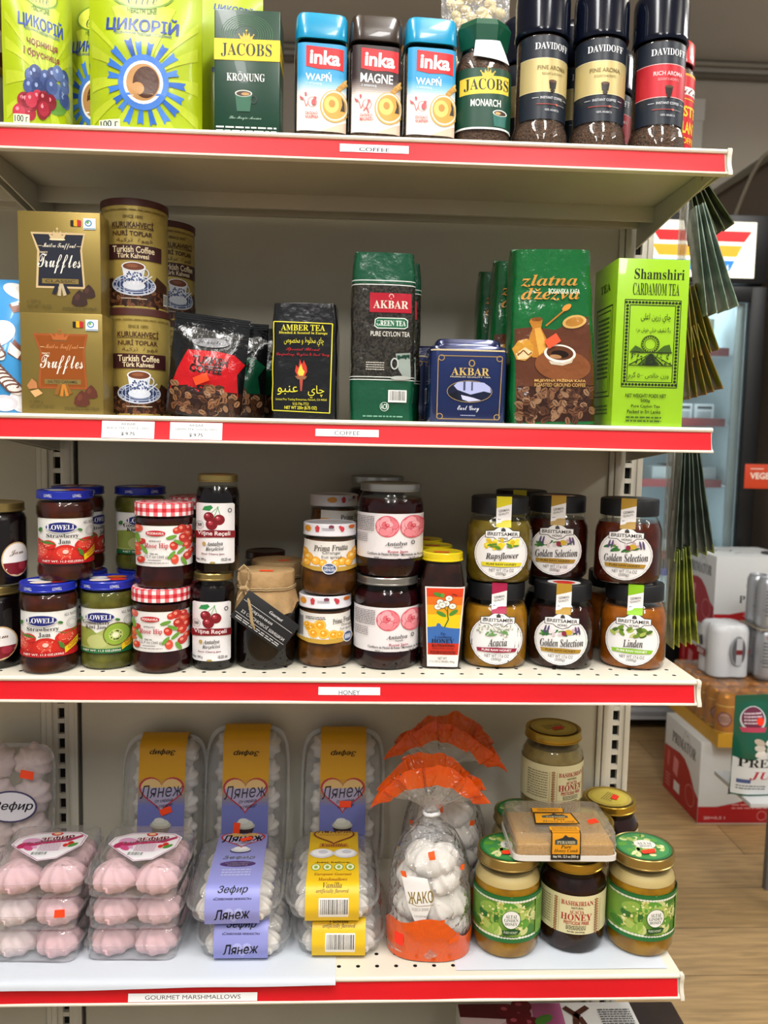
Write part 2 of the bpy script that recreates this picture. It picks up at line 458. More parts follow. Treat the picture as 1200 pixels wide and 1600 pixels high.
WALLC = mat('#cbc4b8', .8, var=.06, vscale=2.); CEILC = mat('#d2cec6', .85, var=.05, vscale=1.5)
b = B(); b.box(-3, -4.6, 3.135, 4.2, 3.3, 3.2, CEILC); structure(b.out('ceiling'))
b = B(); b.box(-3, 3.22, 0, 4.2, 3.3, 3.135, WALLC); structure(b.out('wall_back'))
b = B(); b.box(1.86, 1.9, 0, 1.94, 3.22, 2.46, mat('#87786a', .75, var=.08, vscale=3.)); structure(b.out('wall_right'))
pm = mat('#8d8574', .5)
b = B(); b.box(1.835, 1.9, 2.46, 1.95, 3.22, 2.5, pm, .004); structure(b.out('trim_1'))
# pipes along the top of the back wall
t = tag(B().tube([(-2.9, 3.2, 3.115), (4.1, 3.2, 3.115)], .013, mat('#a09a8c', .35), 10).out('conduit_pipe'), 'thin grey conduit pipe under the ceiling, upper of the two on the back wall', 'pipe', 'conduits on the back wall')
t = tag(B().tube([(-2.9, 3.195, 3.055), (4.1, 3.195, 3.055)], .017, mat('#6f695d', .45), 10).out('conduit_pipe'), 'darker thicker conduit pipe just below the thin one on the back wall', 'pipe', 'conduits on the back wall')
pts = [(1.9-.06*(i/14)-.02*sin(i/14*pi), 2.62+.27*(i/14), 2.52-.36*(i/14)+.02*sin(i/14*9)) for i in range(15)]
pts = [(1.845, 2.60, 2.51), (1.80, 2.62, 2.47), (1.77, 2.645, 2.40), (1.745, 2.66, 2.32), (1.72, 2.67, 2.24), (1.69, 2.675, 2.16), (1.66, 2.66, 2.11)]
tag(B().tube(pts, .009, mat('#a59d8c', .5)).out('power_cable'), 'pale cable dropping from the wall ledge to the lit drinks cooler', 'cable')
bx = thing('junction_box', 'white electrical box on the back wall behind the red topped coffee jar', 'box', (1.668, 3.2, 2.62))
B().box(-.085, -.045, 0, .085, .02, .3, mat('#e4e2dd', .4), .006).out('body', bx)
B().box(-.088, -.055, .2, .088, -.044, .305, mat('#eeece8', .4), .003).out('cover', bx)
# ceiling troffers (the store's lamps)
for i, (x, y, w) in enumerate(LIGHTS):
    lt = thing('ceiling_light', 'long fluorescent troffer on the ceiling above the aisle', 'ceiling light', (x, y, LIGHT_Z), 0, 'ceiling troffers')
    B().box(-.17, -.63, .0, .17, .63, .07, mat('#d9d7d0', .5), .006).out('housing', lt)
    la = bpy.data.lights.new('tube_light', 'AREA'); la.shape = 'RECTANGLE'; la.size = .26; la.size_y = 1.18; la.energy = w; la.color = (1, .985, .96)
    lo = bpy.data.objects.new('tube_light', la); COL.objects.link(lo); lo.parent = lt; lo.location = (0, 0, -.004)
    lu = bpy.data.lights.new('ceiling_fill', 'AREA'); lu.shape = 'RECTANGLE'; lu.size = .3; lu.size_y = 1.2; lu.energy = w*.8; lu.color = la.color      # added fill lamp over each housing, aimed up to brighten the ceiling
    lo = bpy.data.objects.new('ceiling_fill', lu); COL.objects.link(lo); lo.parent = lt; lo.location = (0, 0, .075); lo.rotation_euler = (pi, 0, 0)
    for sx in (-.12, .12): B().tube([(sx, -.3, .07), (sx, -.3, 3.135-LIGHT_Z)], .004, mat('#bbbbbb', .4)).out('hanger', lt)
# ------------------------------------------------------------------ the gondola (shelving unit)
CREAM = mat('#cbc5b3', .42, var=.05, vscale=9.); CREAM2 = mat('#d7d1c1', .38); DARKHOLE = mat('#0b0a09', .9)
REDS = mat('#d20d1b', .48, spec=.4, var=.10, vscale=5.)
unit = thing('shelving_unit', 'cream metal gondola with slotted uprights and back panel that carries the shelves', 'shelving', (0, .3, 0))
B().box(-.4248, .005, .1, .4248, .03, 1.62, CREAM, .002).out('back_panel', unit)
B().box(-1.34, .005, .1, -.4895, .03, 1.62, CREAM, .002).out('back_panel', unit)
def upright(xc):
    b = B(); w = .0228
    b.box(xc-w, .004, 0, xc-.0052, .034, 1.62, CREAM2, .0015); b.box(xc+.0052, .004, 0, xc+w, .034, 1.62, CREAM2, .0015)
    b.box(xc-w, .0, 0, xc-w+.0095, .01, 1.62, CREAM2, .002); b.box(xc+w-.0095, .0, 0, xc+w, .01, 1.62, CREAM2, .002)
    b.box(xc-.0053, .012, 0, xc+.0053, .03, 1.62, DARKHOLE)
    z = .1096
    while z < 1.6:
        b.box(xc-.0053, .0042, z-.0037, xc+.0053, .013, z+.0037, CREAM2); z += .0254
    return b.out('upright', unit)
upright(-.4572); upright(.4572)
for sx in (-.4345, -.4842):
    B().box(sx-.004, .001, .1, sx+.004, .006, 1.62, CREAM2, .001).out('panel_edge', unit)
B().box(.4248, .001, .1, .4330, .006, 1.62, CREAM2, .001).out('panel_edge', unit)
B().box(-1.34, .035, .0, .48, .06, 1.62, CREAM).out('rear_panel', unit)
B().box(-1.34, -.46, .0, .4572, .03, .10, mat('#8a8371', .5), .003).out('base', unit)
def channel_profile(z):                     # z = top of lip
    return z-.0065, z-.029
def make_shelf(name, label, z, cap=True, holes=True, hang=0.):
    t = thing(name, label, 'shelf', (0, 0, z))
    b = B(); x0, x1 = -.4545, .4545
    # deck with a real grid of peg holes in the first rows
    rows = [.0215, .0469] if holes else []
    yb = .003
    for r in rows:
        y0, y1 = r-.0127, r+.0127
        if y0 > yb+1e-6: b.faces([(x0, yb, 0), (x1, yb, 0), (x1, y0, 0), (x0, y0, 0)], [(0, 1, 2, 3)], CREAM2)
        n = 35; wx = .0254; xs = -.4445
        b.faces([(x0, y0, 0), (xs, y0, 0), (xs, y1, 0), (x0, y1, 0)], [(0, 1, 2, 3)], CREAM2)
        b.faces([(xs+n*wx, y0, 0), (x1, y0, 0), (x1, y1, 0), (xs+n*wx, y1, 0)], [(0, 1, 2, 3)], CREAM2)
        for i in range(n):
            cx_ = xs+wx*(i+.5); sq = [(cx_+wx/2*a, r+.0127*c, 0) for a, c in ((1, 0), (1, 1), (0, 1), (-1, 1), (-1, 0), (-1, -1), (0, -1), (1, -1))]
            ci = [(cx_+.0030*cos(k*pi/4), r+.0030*sin(k*pi/4), 0) for k in range(8)]; lo = [(p[0], p[1], -.004) for p in ci]
            b.faces(sq+ci, [(k, (k+1) % 8, 8+(k+1) % 8, 8+k) for k in range(8)], CREAM2)
            b.faces(ci+lo, [(k, (k+1) % 8, 8+(k+1) % 8, 8+k) for k in range(8)]+[tuple(range(8, 16))], DARKHOLE)
        yb = y1
    b.faces([(x0, yb, 0), (x1, yb, 0), (x1, .296, 0), (x0, .296, 0)], [(0, 1, 2, 3)], CREAM2)
    b.box(x0, .006, -.0066, x1, .23, -.0042, CREAM); b.box(x0, .225, -.028, x1, .232, -.0042, CREAM, .001); b.box(x0, .286, -.022, x1, .296, -.0002, CREAM, .001)
    b.box(x0, .23, -.003, x1, .29, -.001, CREAM)
    for sx in (x0, x1-.0015): b.box(sx, .004, -.028, sx+.0015, .296, -.0001, CREAM)
    b.out('deck', t, sharp=30)
    # front lip: rounded top bead, back plate and lower lip
    b = B(); pr = [(.004, 0), (.0005, -.0003), (-.0015, -.0018), (-.0022, -.0035), (-.0015, -.0056), (.0006, -.0066), (.0012, -.012), (.0004, -.019), (-.002, -.0265), (-.0050, -.0285), (-.0066, -.0296), (-.0066, -.0312), (-.004, -.0318), (.004, -.0318), (.006, -.027), (.006, -.003)]
    b.prism(pr, 'x', x0, x1, CREAM2); b.out('front_lip', t, sharp=25)
    b = B(); pr2 = []
    N = 12
    for i in range(N+1):
        q = i/N; zz = -.0058-q*.0228; yy = .0010-.0052*(q**2.2)-.0012*sin(q*pi)
        pr2.append((yy-.0008, zz))
    vs_, fs = [], []; M = 60
    for j in range(M+1):
        x = x0+.001+(x1-x0-.002-(.004 if cap else .001))*j/M
        for (y, zz) in pr2: vs_.append((x, y+.0007*noise.noise(Vector((x*9+z*31, zz*30, 0))), zz))
    for j in range(M):
        for i in range(N):
            a = j*(N+1)+i; fs.append((a, a+N+1, a+N+2, a+1))
    b.faces(vs_, fs, REDS, True); b.out('price_channel', t)
    if cap:
        b = B(); o = [(.004, .0004), (-.0032, .0), (-.0044, -.003), (-.0030, -.009), (-.0026, -.015), (-.0042, -.022), (-.0080, -.0285), (-.0082, -.0325), (-.004, -.0335), (.006, -.030)]
        b.prism(o, 'x', x1-.0022, x1+.0030, CREAM2); b.out('end_cap', t)
    for sx in (-.4520, .4495):
        b = B(); o = [(.012, -.0072), (.298, -.0072), (.298, -.052), (.273, -.049), (.05, -.0265), (.012, -.0235)]
        b.prism(o, 'x', sx, sx+.0025, CREAM); b.out('bracket', t)
        B().tube([(sx-.001, .06, -.016), (sx+.0035, .06, -.016)], .003, mat('#b9b3a5', .3, .8), 10).out('bolt', t)
    return t
def front_label(sh, xc, w, txt, h=.0096, dz=-.0165, lines=None, drop=0., name='shelf_label'):
    """white paper strip in the price channel"""
    b = B(); d = .0052
    t = dz+h/2; bb = dz-h/2
    def yy(z_): q = max(0, min(1, (-.0058-z_)/.0228)); return .0010-.0052*q**2.2-.0012*sin(q*pi)-.0008
    class Ch:
        curved = True
        p = ()
        def at(s, x, v, k): return Vector((x, yy(v)-.0006-k*.6, v))
    S = Ch(); ops = [('r', xc-w/2, bb, xc+w/2, t, '#eef0f2')]
    for q in lines or [(txt, .22, .74, .62, '')]:
        s_, wf, y1, y0, st = q[0], q[1], q[2], q[3], q[4]
        ops.append(('t', s_, xc-w*wf, bb+h*y1, xc+w*wf, bb+h*y0, '#26282c', st))
    b.art(S, ops, lift=.0001, eps=.00008)
    o = b.out(name, sh); return o
shelf_top = make_shelf('metal_shelf', 'topmost cream shelf with red price channel, holding the coffee jars and pouches', 1.5695)
shelf_second = make_shelf('metal_shelf', 'shelf with two price tags in its red channel, holding tea, tins and truffle boxes', 1.2345, cap=False, holes=False)
shelf_third = make_shelf('metal_shelf', 'shelf under the rows of jam and honey jars', .9118)
shelf_low = make_shelf('metal_shelf', 'lowest stocked shelf, lined with white paper under the marshmallow packs', .5125)
for s_ in (shelf_top, shelf_second, shelf_third, shelf_low): s_['group'] = 'gondola shelves'
# ------------------------------------------------------------------ neighbouring bay's shelf ends (they run out of the frame on the left)
for s_, lab in ((shelf_top, 'end of the next bay\'s top shelf, left of the coffee pouches'), (shelf_second, 'end of the next bay\'s shelf, left of the truffle boxes'), (shelf_third, 'end of the next bay\'s shelf, left of the dark jam jars'), (shelf_low, 'end of the next bay\'s shelf, left of the pink marshmallow packs')):
    q = dup(s_, lab, loc=(-.9144, 0, s_.location.z), group='shelves of the next bay')
TOP, SEC, THI, LOW = 1.5695, 1.2345, .9118, .5125
front_label(shelf_top, .0262, .0815, 'COFFEE', .0095, -.0158, [('COFFEE', .22, .62, .12, 'b')])
front_label(shelf_second, -.0005, .077, 'COFFEE', .0088, -.0160, [('COFFEE', .20, .76, .20, '')])
for xc, l1 in ((-.2640, 'BLACK TEA ( LOOSE ) 500G'), (-.1828, 'GREEN TEA (LOOSE) 500G')):
    front_label(shelf_second, xc, .0625, '', .0205, -.0175, [('AKBAR', .14, .90, .76, ''), (l1, .40, .66, .50, ''), ('$ 9.75', .13, .36, .14, 'b')], name='price_tag')
front_label(shelf_third, .0075, .0775, 'HONEY', .0095, -.0160, [('HONEY', .17, .60, .02, '')])
front_label(shelf_low, -.1875, .165, 'GOURMET MARSHMALLOWS', .0100, -.0225, [('GOURMET MARSHMALLOWS', .37, .76, .26, '')])
SERIF = 'S'
def crown(x0, y0, x1, y1, h):
    w = x1-x0; q = y1-y0; X = lambda a: x0+w*a; Y = lambda a: y0+q*a
    return [('p', [(X(.18), Y(1)), (X(.02), Y(.42)), (X(.26), Y(.6)), (X(.3), Y(.2)), (X(.46), Y(.52)), (X(.5), Y(.05)), (X(.54), Y(.52)), (X(.7), Y(.2)), (X(.74), Y(.6)), (X(.98), Y(.42)), (X(.82), Y(1))], h), ('e', X(.5), Y(.05), w*.06, w*.06, h), ('e', X(.02), Y(.4), w*.05, w*.05, h), ('e', X(.98), Y(.4), w*.05, w*.05, h)]
def cup_top(cx, cy, r, saucer=None, cof='#4c2c1b', foam='#b98a55', rim='#f4f2ee', rr=1.0):
    o = []
    if saucer: o.append(('e', cx, cy, r*1.28, r*1.28*rr, saucer))
    o += [('e', cx, cy, r, r*rr, rim), ('e', cx, cy, r*.86, r*.86*rr, foam), ('e', cx+r*.14, cy, r*.66, r*.74*rr, cof), ('e', cx-r*.28, cy+r*.3*rr, r*.34, r*.3*rr, foam)]
    return o
def grad(x0, y0, x1, y1, c0, c1, n=8):
    a = [int(c0[i:i+2], 16) for i in (1, 3, 5)]; b = [int(c1[i:i+2], 16) for i in (1, 3, 5)]; o = []
    for i in range(n):
        q = (i+.5)/n; h = '#%02x%02x%02x' % tuple(int(u+(v-u)*q) for u, v in zip(a, b))
        o.append(('r', x0, y0+(y1-y0)*i/n, x1, y0+(y1-y0)*(i+1)/n, h))
    return o
def beans(x0, y0, x1, y1, n, rx, cols=('#3a2115', '#5a3622', '#6d442c', '#2c180f', '#7e553a'), seed=1, inside=None):
    rr = random.Random(seed); o = [('K', 17)]
    for i in range(n):
        x, y, a = rr.uniform(x0, x1), rr.uniform(y0, y1), rr.uniform(0, 180)
        if inside and not inside(x, y): continue
        o.append(('e', x, y, rx, rx*.66, rr.choice(cols), a)); ca, sa = cos(rad(a)), sin(rad(a))
        o.append(('l', [(x-rx*.7*ca, y-rx*.7*sa), (x+rx*.7*ca, y+rx*.7*sa)], rx*.16, '#1c0f09'))
    return o+[('K', 0)]
GRAN = mat('#5b3a22', .6, bump=1., bscale=420., var=.1, vscale=380., vcol='#2a170c')
POWD = mat('#6a5342', .6, bump=.6, bscale=500., var=.1, vscale=300., vcol='#4a382b')
# ================================================================== TOP SHELF
YG = '#b4cc14'
def chicory(name, label, w, h, t, loc, rz, seed, full=True, dark=False, berries=False):
    o = thing(name, label, 'coffee pouch', loc, rz, 'chicory pouches on the top shelf')
    S = Pillow(w, h, t, .05, .0022, 24., seed, .8)
    base = mat('#a2b60d' if not dark else '#93a60f', .34, coat=.12)
    B().pouch(S, base).out('pouch', o)
    T = fit(338, 785, 523, 0, w*.97, .160)
    ops = []
    for i in range(14):
        a = 2*pi*i/14; ops.append(('p', [(565, 335), (565+420*cos(a-.09), 335+300*sin(a-.09)), (565+420*cos(a+.09), 335+300*sin(a+.09))], '#b2c22c'))
    ops = [(op[0], [(max(345, min(778, x)), max(5, min(505, y))) for x, y in op[1]], op[2]) for op in ops]
    ops += [('e', 560, 0, 125, 58, '#6c8e1e'), ('e', 560, 0, 114, 50, '#d4dd4a'), ('t', 'Elite', 500, -20, 620, 40, '#2d4a23', 'C'), ('t', 'HEALTH LINE', 500, 54, 620, 74, '#55781c', 'b', 2),
            ('t', 'ЦИКОРІЙ', 415, 84, 708, 156, '#1f3f8f', 'h', 3), ('t', 'розчинний порошкоподібний', 455, 146, 680, 166, '#2f4a86', '', 3)]
    if not berries:
        rr = random.Random(4+int(seed))
        for i in range(19):
            a = 2*pi*i/19+rr.uniform(-.05, .05); r1 = rr.uniform(140, 176); c = rr.choice(('#2b62b8', '#3a74c8', '#1f4fa0', '#4a80cc')); wd = .085
            ops.append(('p', [(568+90*cos(a-wd*.9), 338+90*sin(a-wd*.9)), (568+r1*cos(a-wd), 338+r1*sin(a-wd)), (568+(r1-8)*cos(a), 338+(r1-8)*sin(a)), (568+r1*cos(a+wd), 338+r1*sin(a+wd)), (568+90*cos(a+wd*.9), 338+90*sin(a+wd*.9))], c))
        ops += cup_top(568, 338, 80, '#4a7ed2')
    else:
        rr = random.Random(9)
        ops += [('t', 'чорниця', 460, 190, 660, 222, '#7d3a2a', 'b', 3), ('t', 'і брусниця', 440, 226, 670, 262, '#7d3a2a', 'b', 3), ('e', 640, 400, 90, 50, '#5f8f3a')]
        for i in range(26):
            x, y = rr.uniform(470, 730), rr.uniform(290, 390); ops += [('e', x, y, 38, 30, rr.choice(('#3b4f86', '#54699e', '#2c3d6e'))), ('e', x-8, y-8, 10, 8, '#8fa0c8')]
        for i in range(16):
            x, y = rr.uniform(385, 610), rr.uniform(400, 470); ops += [('e', x, y, 36, 28, rr.choice(('#9c1f33', '#b83248', '#7d1626'))), ('e', x-10, y-9, 9, 7, '#e08a96')]
    ops += [('r', 378, 472, 470, 504, '#e8efc0'), ('t', '100 г', 384, 476, 462, 500, '#20304e', 'b')]
    b = B(); b.crease = (.25, 50.); b.art(S, ops, T, .0003, .00002, .34); b.out('front_print', o)
    return o
chicory('coffee_pouch', 'yellow green pouch with coffee cup inside a full blue flower on the top shelf', .134, .215, .045, (-.2500, .040, TOP), 0, 1.)
chicory('coffee_pouch', 'yellow green pouch with blueberries and red berries at the left end of the top shelf', .080, .215, .045, (-.3800, .045, TOP), rad(34), 5., berries=True)
chicory('coffee_pouch', 'darker yellow green pouch with a blue flower standing between two other chicory pouches', .10, .205, .04, (-.320, .095, TOP), rad(-12), 9., dark=True)
o = thing('coffee_pouch', 'yellow green pouch turned to its printed back, partly hidden beside the green coffee box', 'coffee pouch', (-.176, .105, TOP), 0, 'chicory pouches on the top shelf')
S = Pillow(.118, .225, .05, .05, .002, 24., 17., .8); B().pouch(S, mat('#a2b60d', .34, coat=.12)).out('pouch', o)
B().art(S, [('t', 'ЦИКОРІЙ', -2, 176, 48, 188, '#1f3f8f', 'h', -8), ('e', 8, 152, 7, 10, '#3a6fc0'), ('x', 3, 168, 46, 70, 22, '#4d5c1a'), ('r', -2, 98, 48, 104, '#1f3f8f'), ('x', 3, 60, 46, 20, 8, '#4d5c1a')], lambda x, y: (x*.001, y*.001), .0003, .00002, .3).out('back_print', o)
# dark red jar cut by the left edge of the picture
o = thing('coffee_jar', 'dark red coffee jar with grey glass foot, cut off at the far left', 'coffee jar', (-.462, .055, TOP))
B().lathe([(0, 0), (.036, 0), (.038, .004), (.038, .068), (.036, .075)], mat('#8b8782', .15, coat=.6), 36).out('glass', o)
b = B(); b.lathe([(.0372, .074), (.040, .082), (.040, .2), (0, .2)], mat('#5f1420', .3, coat=.3), 36); b.lathe([(.0392, .070), (.0396, .071), (.0396, .078), (.0392, .079)], mat('#b28a3d', .3, .8), 36); b.out('sleeve', o)
S = Round(.0400); b = B(); b.art(S, [('t', 'op', 5, 134, 30, 158, '#f0e8e2', 'h'), ('o', 26, 108, 16, 20, 4, '#c9b9a8'), ('e', 26, 108, 11, 14, '#2a120c'), ('r', -10, 20, 35, 54, '#d8d8da'), ('x', 0, 48, 32, 26, 4, '#5b5b60')], lambda x, y: (x*.001, y*.001)); b.out('label', o)
# green ground coffee brick box
o = thing('coffee_box', 'dark green ground coffee box with yellow band and crown on the top shelf', 'coffee box', (-.1258, .015, TOP))
GR = mat('#0b3826', .3, coat=.15); bw, bh, bd = .0775, .1425, .052
B().box(-bw/2, 0, 0, bw/2, bd, bh, GR, .0018).out('carton', o)
T = fit(838, 1090, 530, 58, bw, bh)
ops = [('o', 962, 150, 100-i*9, 74-i*6.5, 1.2, '#3f7a48') for i in range(0, 7)]+[('r', 838, 168, 1090, 248, '#e8c21c'), ('t', 'JACOBS', 864, 184, 1058, 236, '#14261c', 'S')]+crown(932, 134, 990, 178, '#d8b13a')
ops += [('t', 'KRÖNUNG', 886, 290, 1032, 326, '#f0f0ea', 'S'), ('p', [(918, 372), (984, 372), (976, 440), (926, 440)], '#1a5b40'), ('e', 951, 372, 33, 13, '#c9ccc0'), ('e', 951, 373, 28, 10, '#3a2114'), ('e', 958, 374, 16, 6, '#b08a55'), ('o', 990, 394, 12, 16, 4, '#0a2a1d'), ('t', 'The Magic Aroma', 896, 458, 1020, 474, '#8fae9a', 'C'), ('x', 846, 494, 1078, 522, 2, '#cfd8d0')]
b = B(); b.art(Flat(0), ops, T, .0002); b.out('front_print', o)
b = B(); b.art(Side(bw/2, 1), [('r', 0, 85, 52, 109, '#d9b51a'), ('t', 'JACOBS', 4, 93, 47, 103, '#14261c', 'S'), ('x', 6, 60, 44, 20, 8, '#9fb5a6')], lambda x, y: (x*.001, y*.001), .0002); b.out('side_print', o)
# instant barley coffee jars with square caps
def square_jar(label, loc, capc, topc, txt, man):
    o = thing('coffee_jar', label, 'coffee jar', loc, rad(5), 'square capped coffee jars')
    a = .0318; Sq = Round(a, 5.5)
    B().lathe([(0, 0), (a*.94, 0), (a, .003), (a, .102), (a*.97, .108), (a*.86, .112), (a*.84, .116)], GLASS, 56, 5.5).out('glass', o)
    B().lathe([(0, .0015), (a*.92, .0015), (a*.965, .004), (a*.965, .104), (a*.9, .1075), (0, .1075)], POWD, 56, 5.5).out('coffee', o)
    b = B(); b.lathe([(a*.90, .1155), (a*.99, .1155), (a*1.0, .117), (a*.985, .140), (a*.93, .1445), (a*.7, .1455), (0, .1455)], mat(capc, .22, coat=.4), 56, 5.5); b.out('cap', o)
    T = fit(145, 362, 648, 195, .0595, .1105)
    ops = grad(148, 200, 360, 350, topc, topc, 1)+grad(148, 350, 360, 440, topc, '#ece6de', 9)+[('r', 148, 440, 360, 612, '#ece6de'), ('p', [(150, 612), (250, 612), (360, 560), (360, 612)], '#d9b9a4')]
    ops += [('p', [(184, 214), (347, 222), (347, 322), (300, 316), (240, 320), (184, 310)], '#d3151f'), ('t', 'inka', 200, 232, 332, 300, '#f6f2f0', 'h', 2), ('t', txt, 182, 332, 182+(112 if len(txt) < 5 else 142), 376, '#f4f6f8', 'b', 1), ('t', 'z witaminą', 186, 382, 252, 398, '#d9e6ee', '', 1)]
    rr = random.Random(3)
    for i in range(14):
        ops.append(('e', 322+i*2.6, 412-i*3.2+(6 if i % 2 else -6), 12, 4.5, rr.choice(('#c79a4d', '#d9b36a', '#b5853b')), 25 if i % 2 else -60))
    ops += [('e', 308, 492, 63, 76, '#c9a25a'), ('e', 308, 490, 57, 70, '#efe4cc'), ('e', 308, 490, 51, 63, '#c99a45'), ('e', 296, 484, 32, 40, '#e0c06a'), ('e', 298, 480, 14, 18, '#b98535'), ('p', [(338, 446), (350, 470), (352, 510), (334, 512), (342, 480)], '#2c2420')]
    ops += [('l', [(160, 450), (178, 470), (186, 500), (196, 478)], 3, '#c2585c'), ('e', 168, 462, 9, 5, '#c2585c', 40), ('e', 184, 442, 9, 5, '#c2585c', 80), ('o', 212, 478, 20, 24, 2.4, '#c2585c')]
    ops += ([('l', [(218, 470), (210, 492), (220, 520)], 6, '#c2585c'), ('e', 220, 462, 6, 7, '#c2585c'), ('l', [(210, 492), (196, 512)], 5, '#c2585c')] if man else [('e', 218, 478, 10, 14, '#c2585c'), ('e', 224, 458, 7, 7, '#c2585c')])
    ops += [('t', 'ŹRÓDŁO', 182, 520, 236, 536, '#c2484c', 'b', -4), ('t', txt.replace('Ń', 'NIA') if len(txt) < 5 else 'MAGNEZU', 182, 540, 240, 556, '#c2484c', 'b', -4)]
    b = B(); b.art(Sq, ops, T, .0004, .00003); b.out('label', o)
    b = B(); b.art(Side(a, -1), [('r', -22, 12, 22, 105, '#d4d8d8'), ('x', -18, 96, 18, 20, 14, '#5a6a74')], lambda x, y: (x*.001, y*.001), .0004); b.out('side_label', o)
    return o
square_jar('coffee jar with bright blue square cap beside the green coffee box', (-.0400, .049, TOP), '#1590bd', '#2f95c8', 'WAPŃ', False)
square_jar('coffee jar with dark brown square cap between two blue capped jars', (.0254, .049, TOP), '#33271f', '#2b1c1c', 'MAGNE', True)
square_jar('coffee jar with bright blue square cap beside the faceted green lid jar', (.0918, .049, TOP), '#1590bd', '#2f95c8', 'WAPŃ', False)
o = thing('snack_packet', 'small yellow packet with clear top hidden behind the square capped jars', 'packet', (.070, .135, TOP))
S = Pillow(.05, .165, .03, .06, .001, 30, 3.); B().pouch(S, mat('#d58a1c', .35)).out('pouch', o); B().art(S, [('r', -22, 60, 22, 118, '#8f9a1e'), ('r', -22, 125, 22, 150, '#d9d4c8')], lambda x, y: (x*.001, y*.001)).out('front_print', o)
# faceted lid jar
o = thing('coffee_jar', 'rounded coffee jar with faceted dark green lid and yellow band label', 'coffee jar', (.1600, .054, TOP))
pr = [(0, 0), (.031, 0), (.0345, .003), (.0352, .010), (.0358, .05), (.0352, .09), (.033, .102), (.028, .112), (.0265, .119)]
B().lathe(pr, GLASS, 48, 2.6).out('glass', o)
B().lathe([(0, .001)]+[(r-.0012, z+.001) for r, z in pr[1:8]]+[(0, .110)], GRAN, 48, 2.6).out('coffee', o)
b = B(); b.keep = True; GL = mat('#0d4a33', .3, coat=.3)
b.lathe([(0.0285, .1165), (.0315, .1175), (.0352, .142), (.031, .150), (0, .1505)], GL, 8, M=Matrix.Rotation(rad(22.5), 4, 'Z')); oo = b.out('lid', o, sharp=15)
S = Round([(.0355, 0), (.0358, .05), (.0353, .09), (.0353, .5)], 2.6); T = fit(870, 1138, 672, 245, .0716, .1195)
ops = [('r', 874, 350, 1134, 598, '#11402f'), ('r', 874, 596, 1134, 604, '#e6e8e4'), ('p', [(952, 236), (1062, 236), (1112, 322), (945, 300)], '#dfe6f0'), ('p', [(892, 392), (1112, 378), (1112, 452), (892, 462)], '#e2c440'), ('t', 'JACOBS', 908, 394, 1110, 446, '#14231b', 'S', -1)]+crown(978, 346, 1044, 392, '#d8b13a')
ops += [('t', 'MONARCH', 938, 480, 1074, 510, '#eef0ea', 'b'), ('p', [(1038, 534), (1104, 534), (1098, 590), (1046, 590)], '#2f6b62'), ('e', 1072, 534, 34, 13, '#dfe2da'), ('e', 1072, 535, 28, 10, '#3c2516'), ('e', 1062, 536, 13, 6, '#caa46a')]
b = B(); b.art(S, ops, T, .0005, .00003); b.out('label', o)
# bag of pale nuts behind it
o = thing('snack_bag', 'clear bag of pale yellow nuts standing behind the faceted lid jar', 'snack bag', (.169, .192, TOP))
S = Pillow(.096, .300, .05, .05, .002, 26, 31.); B().pouch(S, FILM).out('film', o)
b = B(); rr = random.Random(12)
for i in range(140):
    z = rr.uniform(.012, .275); x = rr.uniform(-.036, .036); y = rr.uniform(-1, 1)*max(.001, S.T(x, z)-.010)
    t_ = bmesh.new(); bmesh.ops.create_icosphere(t_, subdivisions=2, radius=.0085); b.absorb(t_, mat('#d8c489', .5), True, Matrix.Translation((x, y, z)) @ Matrix.Rotation(rr.uniform(0, 3), 4, 'Y') @ Matrix.Diagonal((1, .8, .8, 1)))
q = b.out('nuts', o); q['kind'] = 'stuff'
B().art(S, [('t', 'roasted and dry packed', -30, 206, 34, 212, '#33302a', 'b', 6), ('t', 'best before', -12, 196, 26, 201, '#33302a', '', 6)], lambda x, y: (x*.001, y*.001), .001).out('film_print', o)
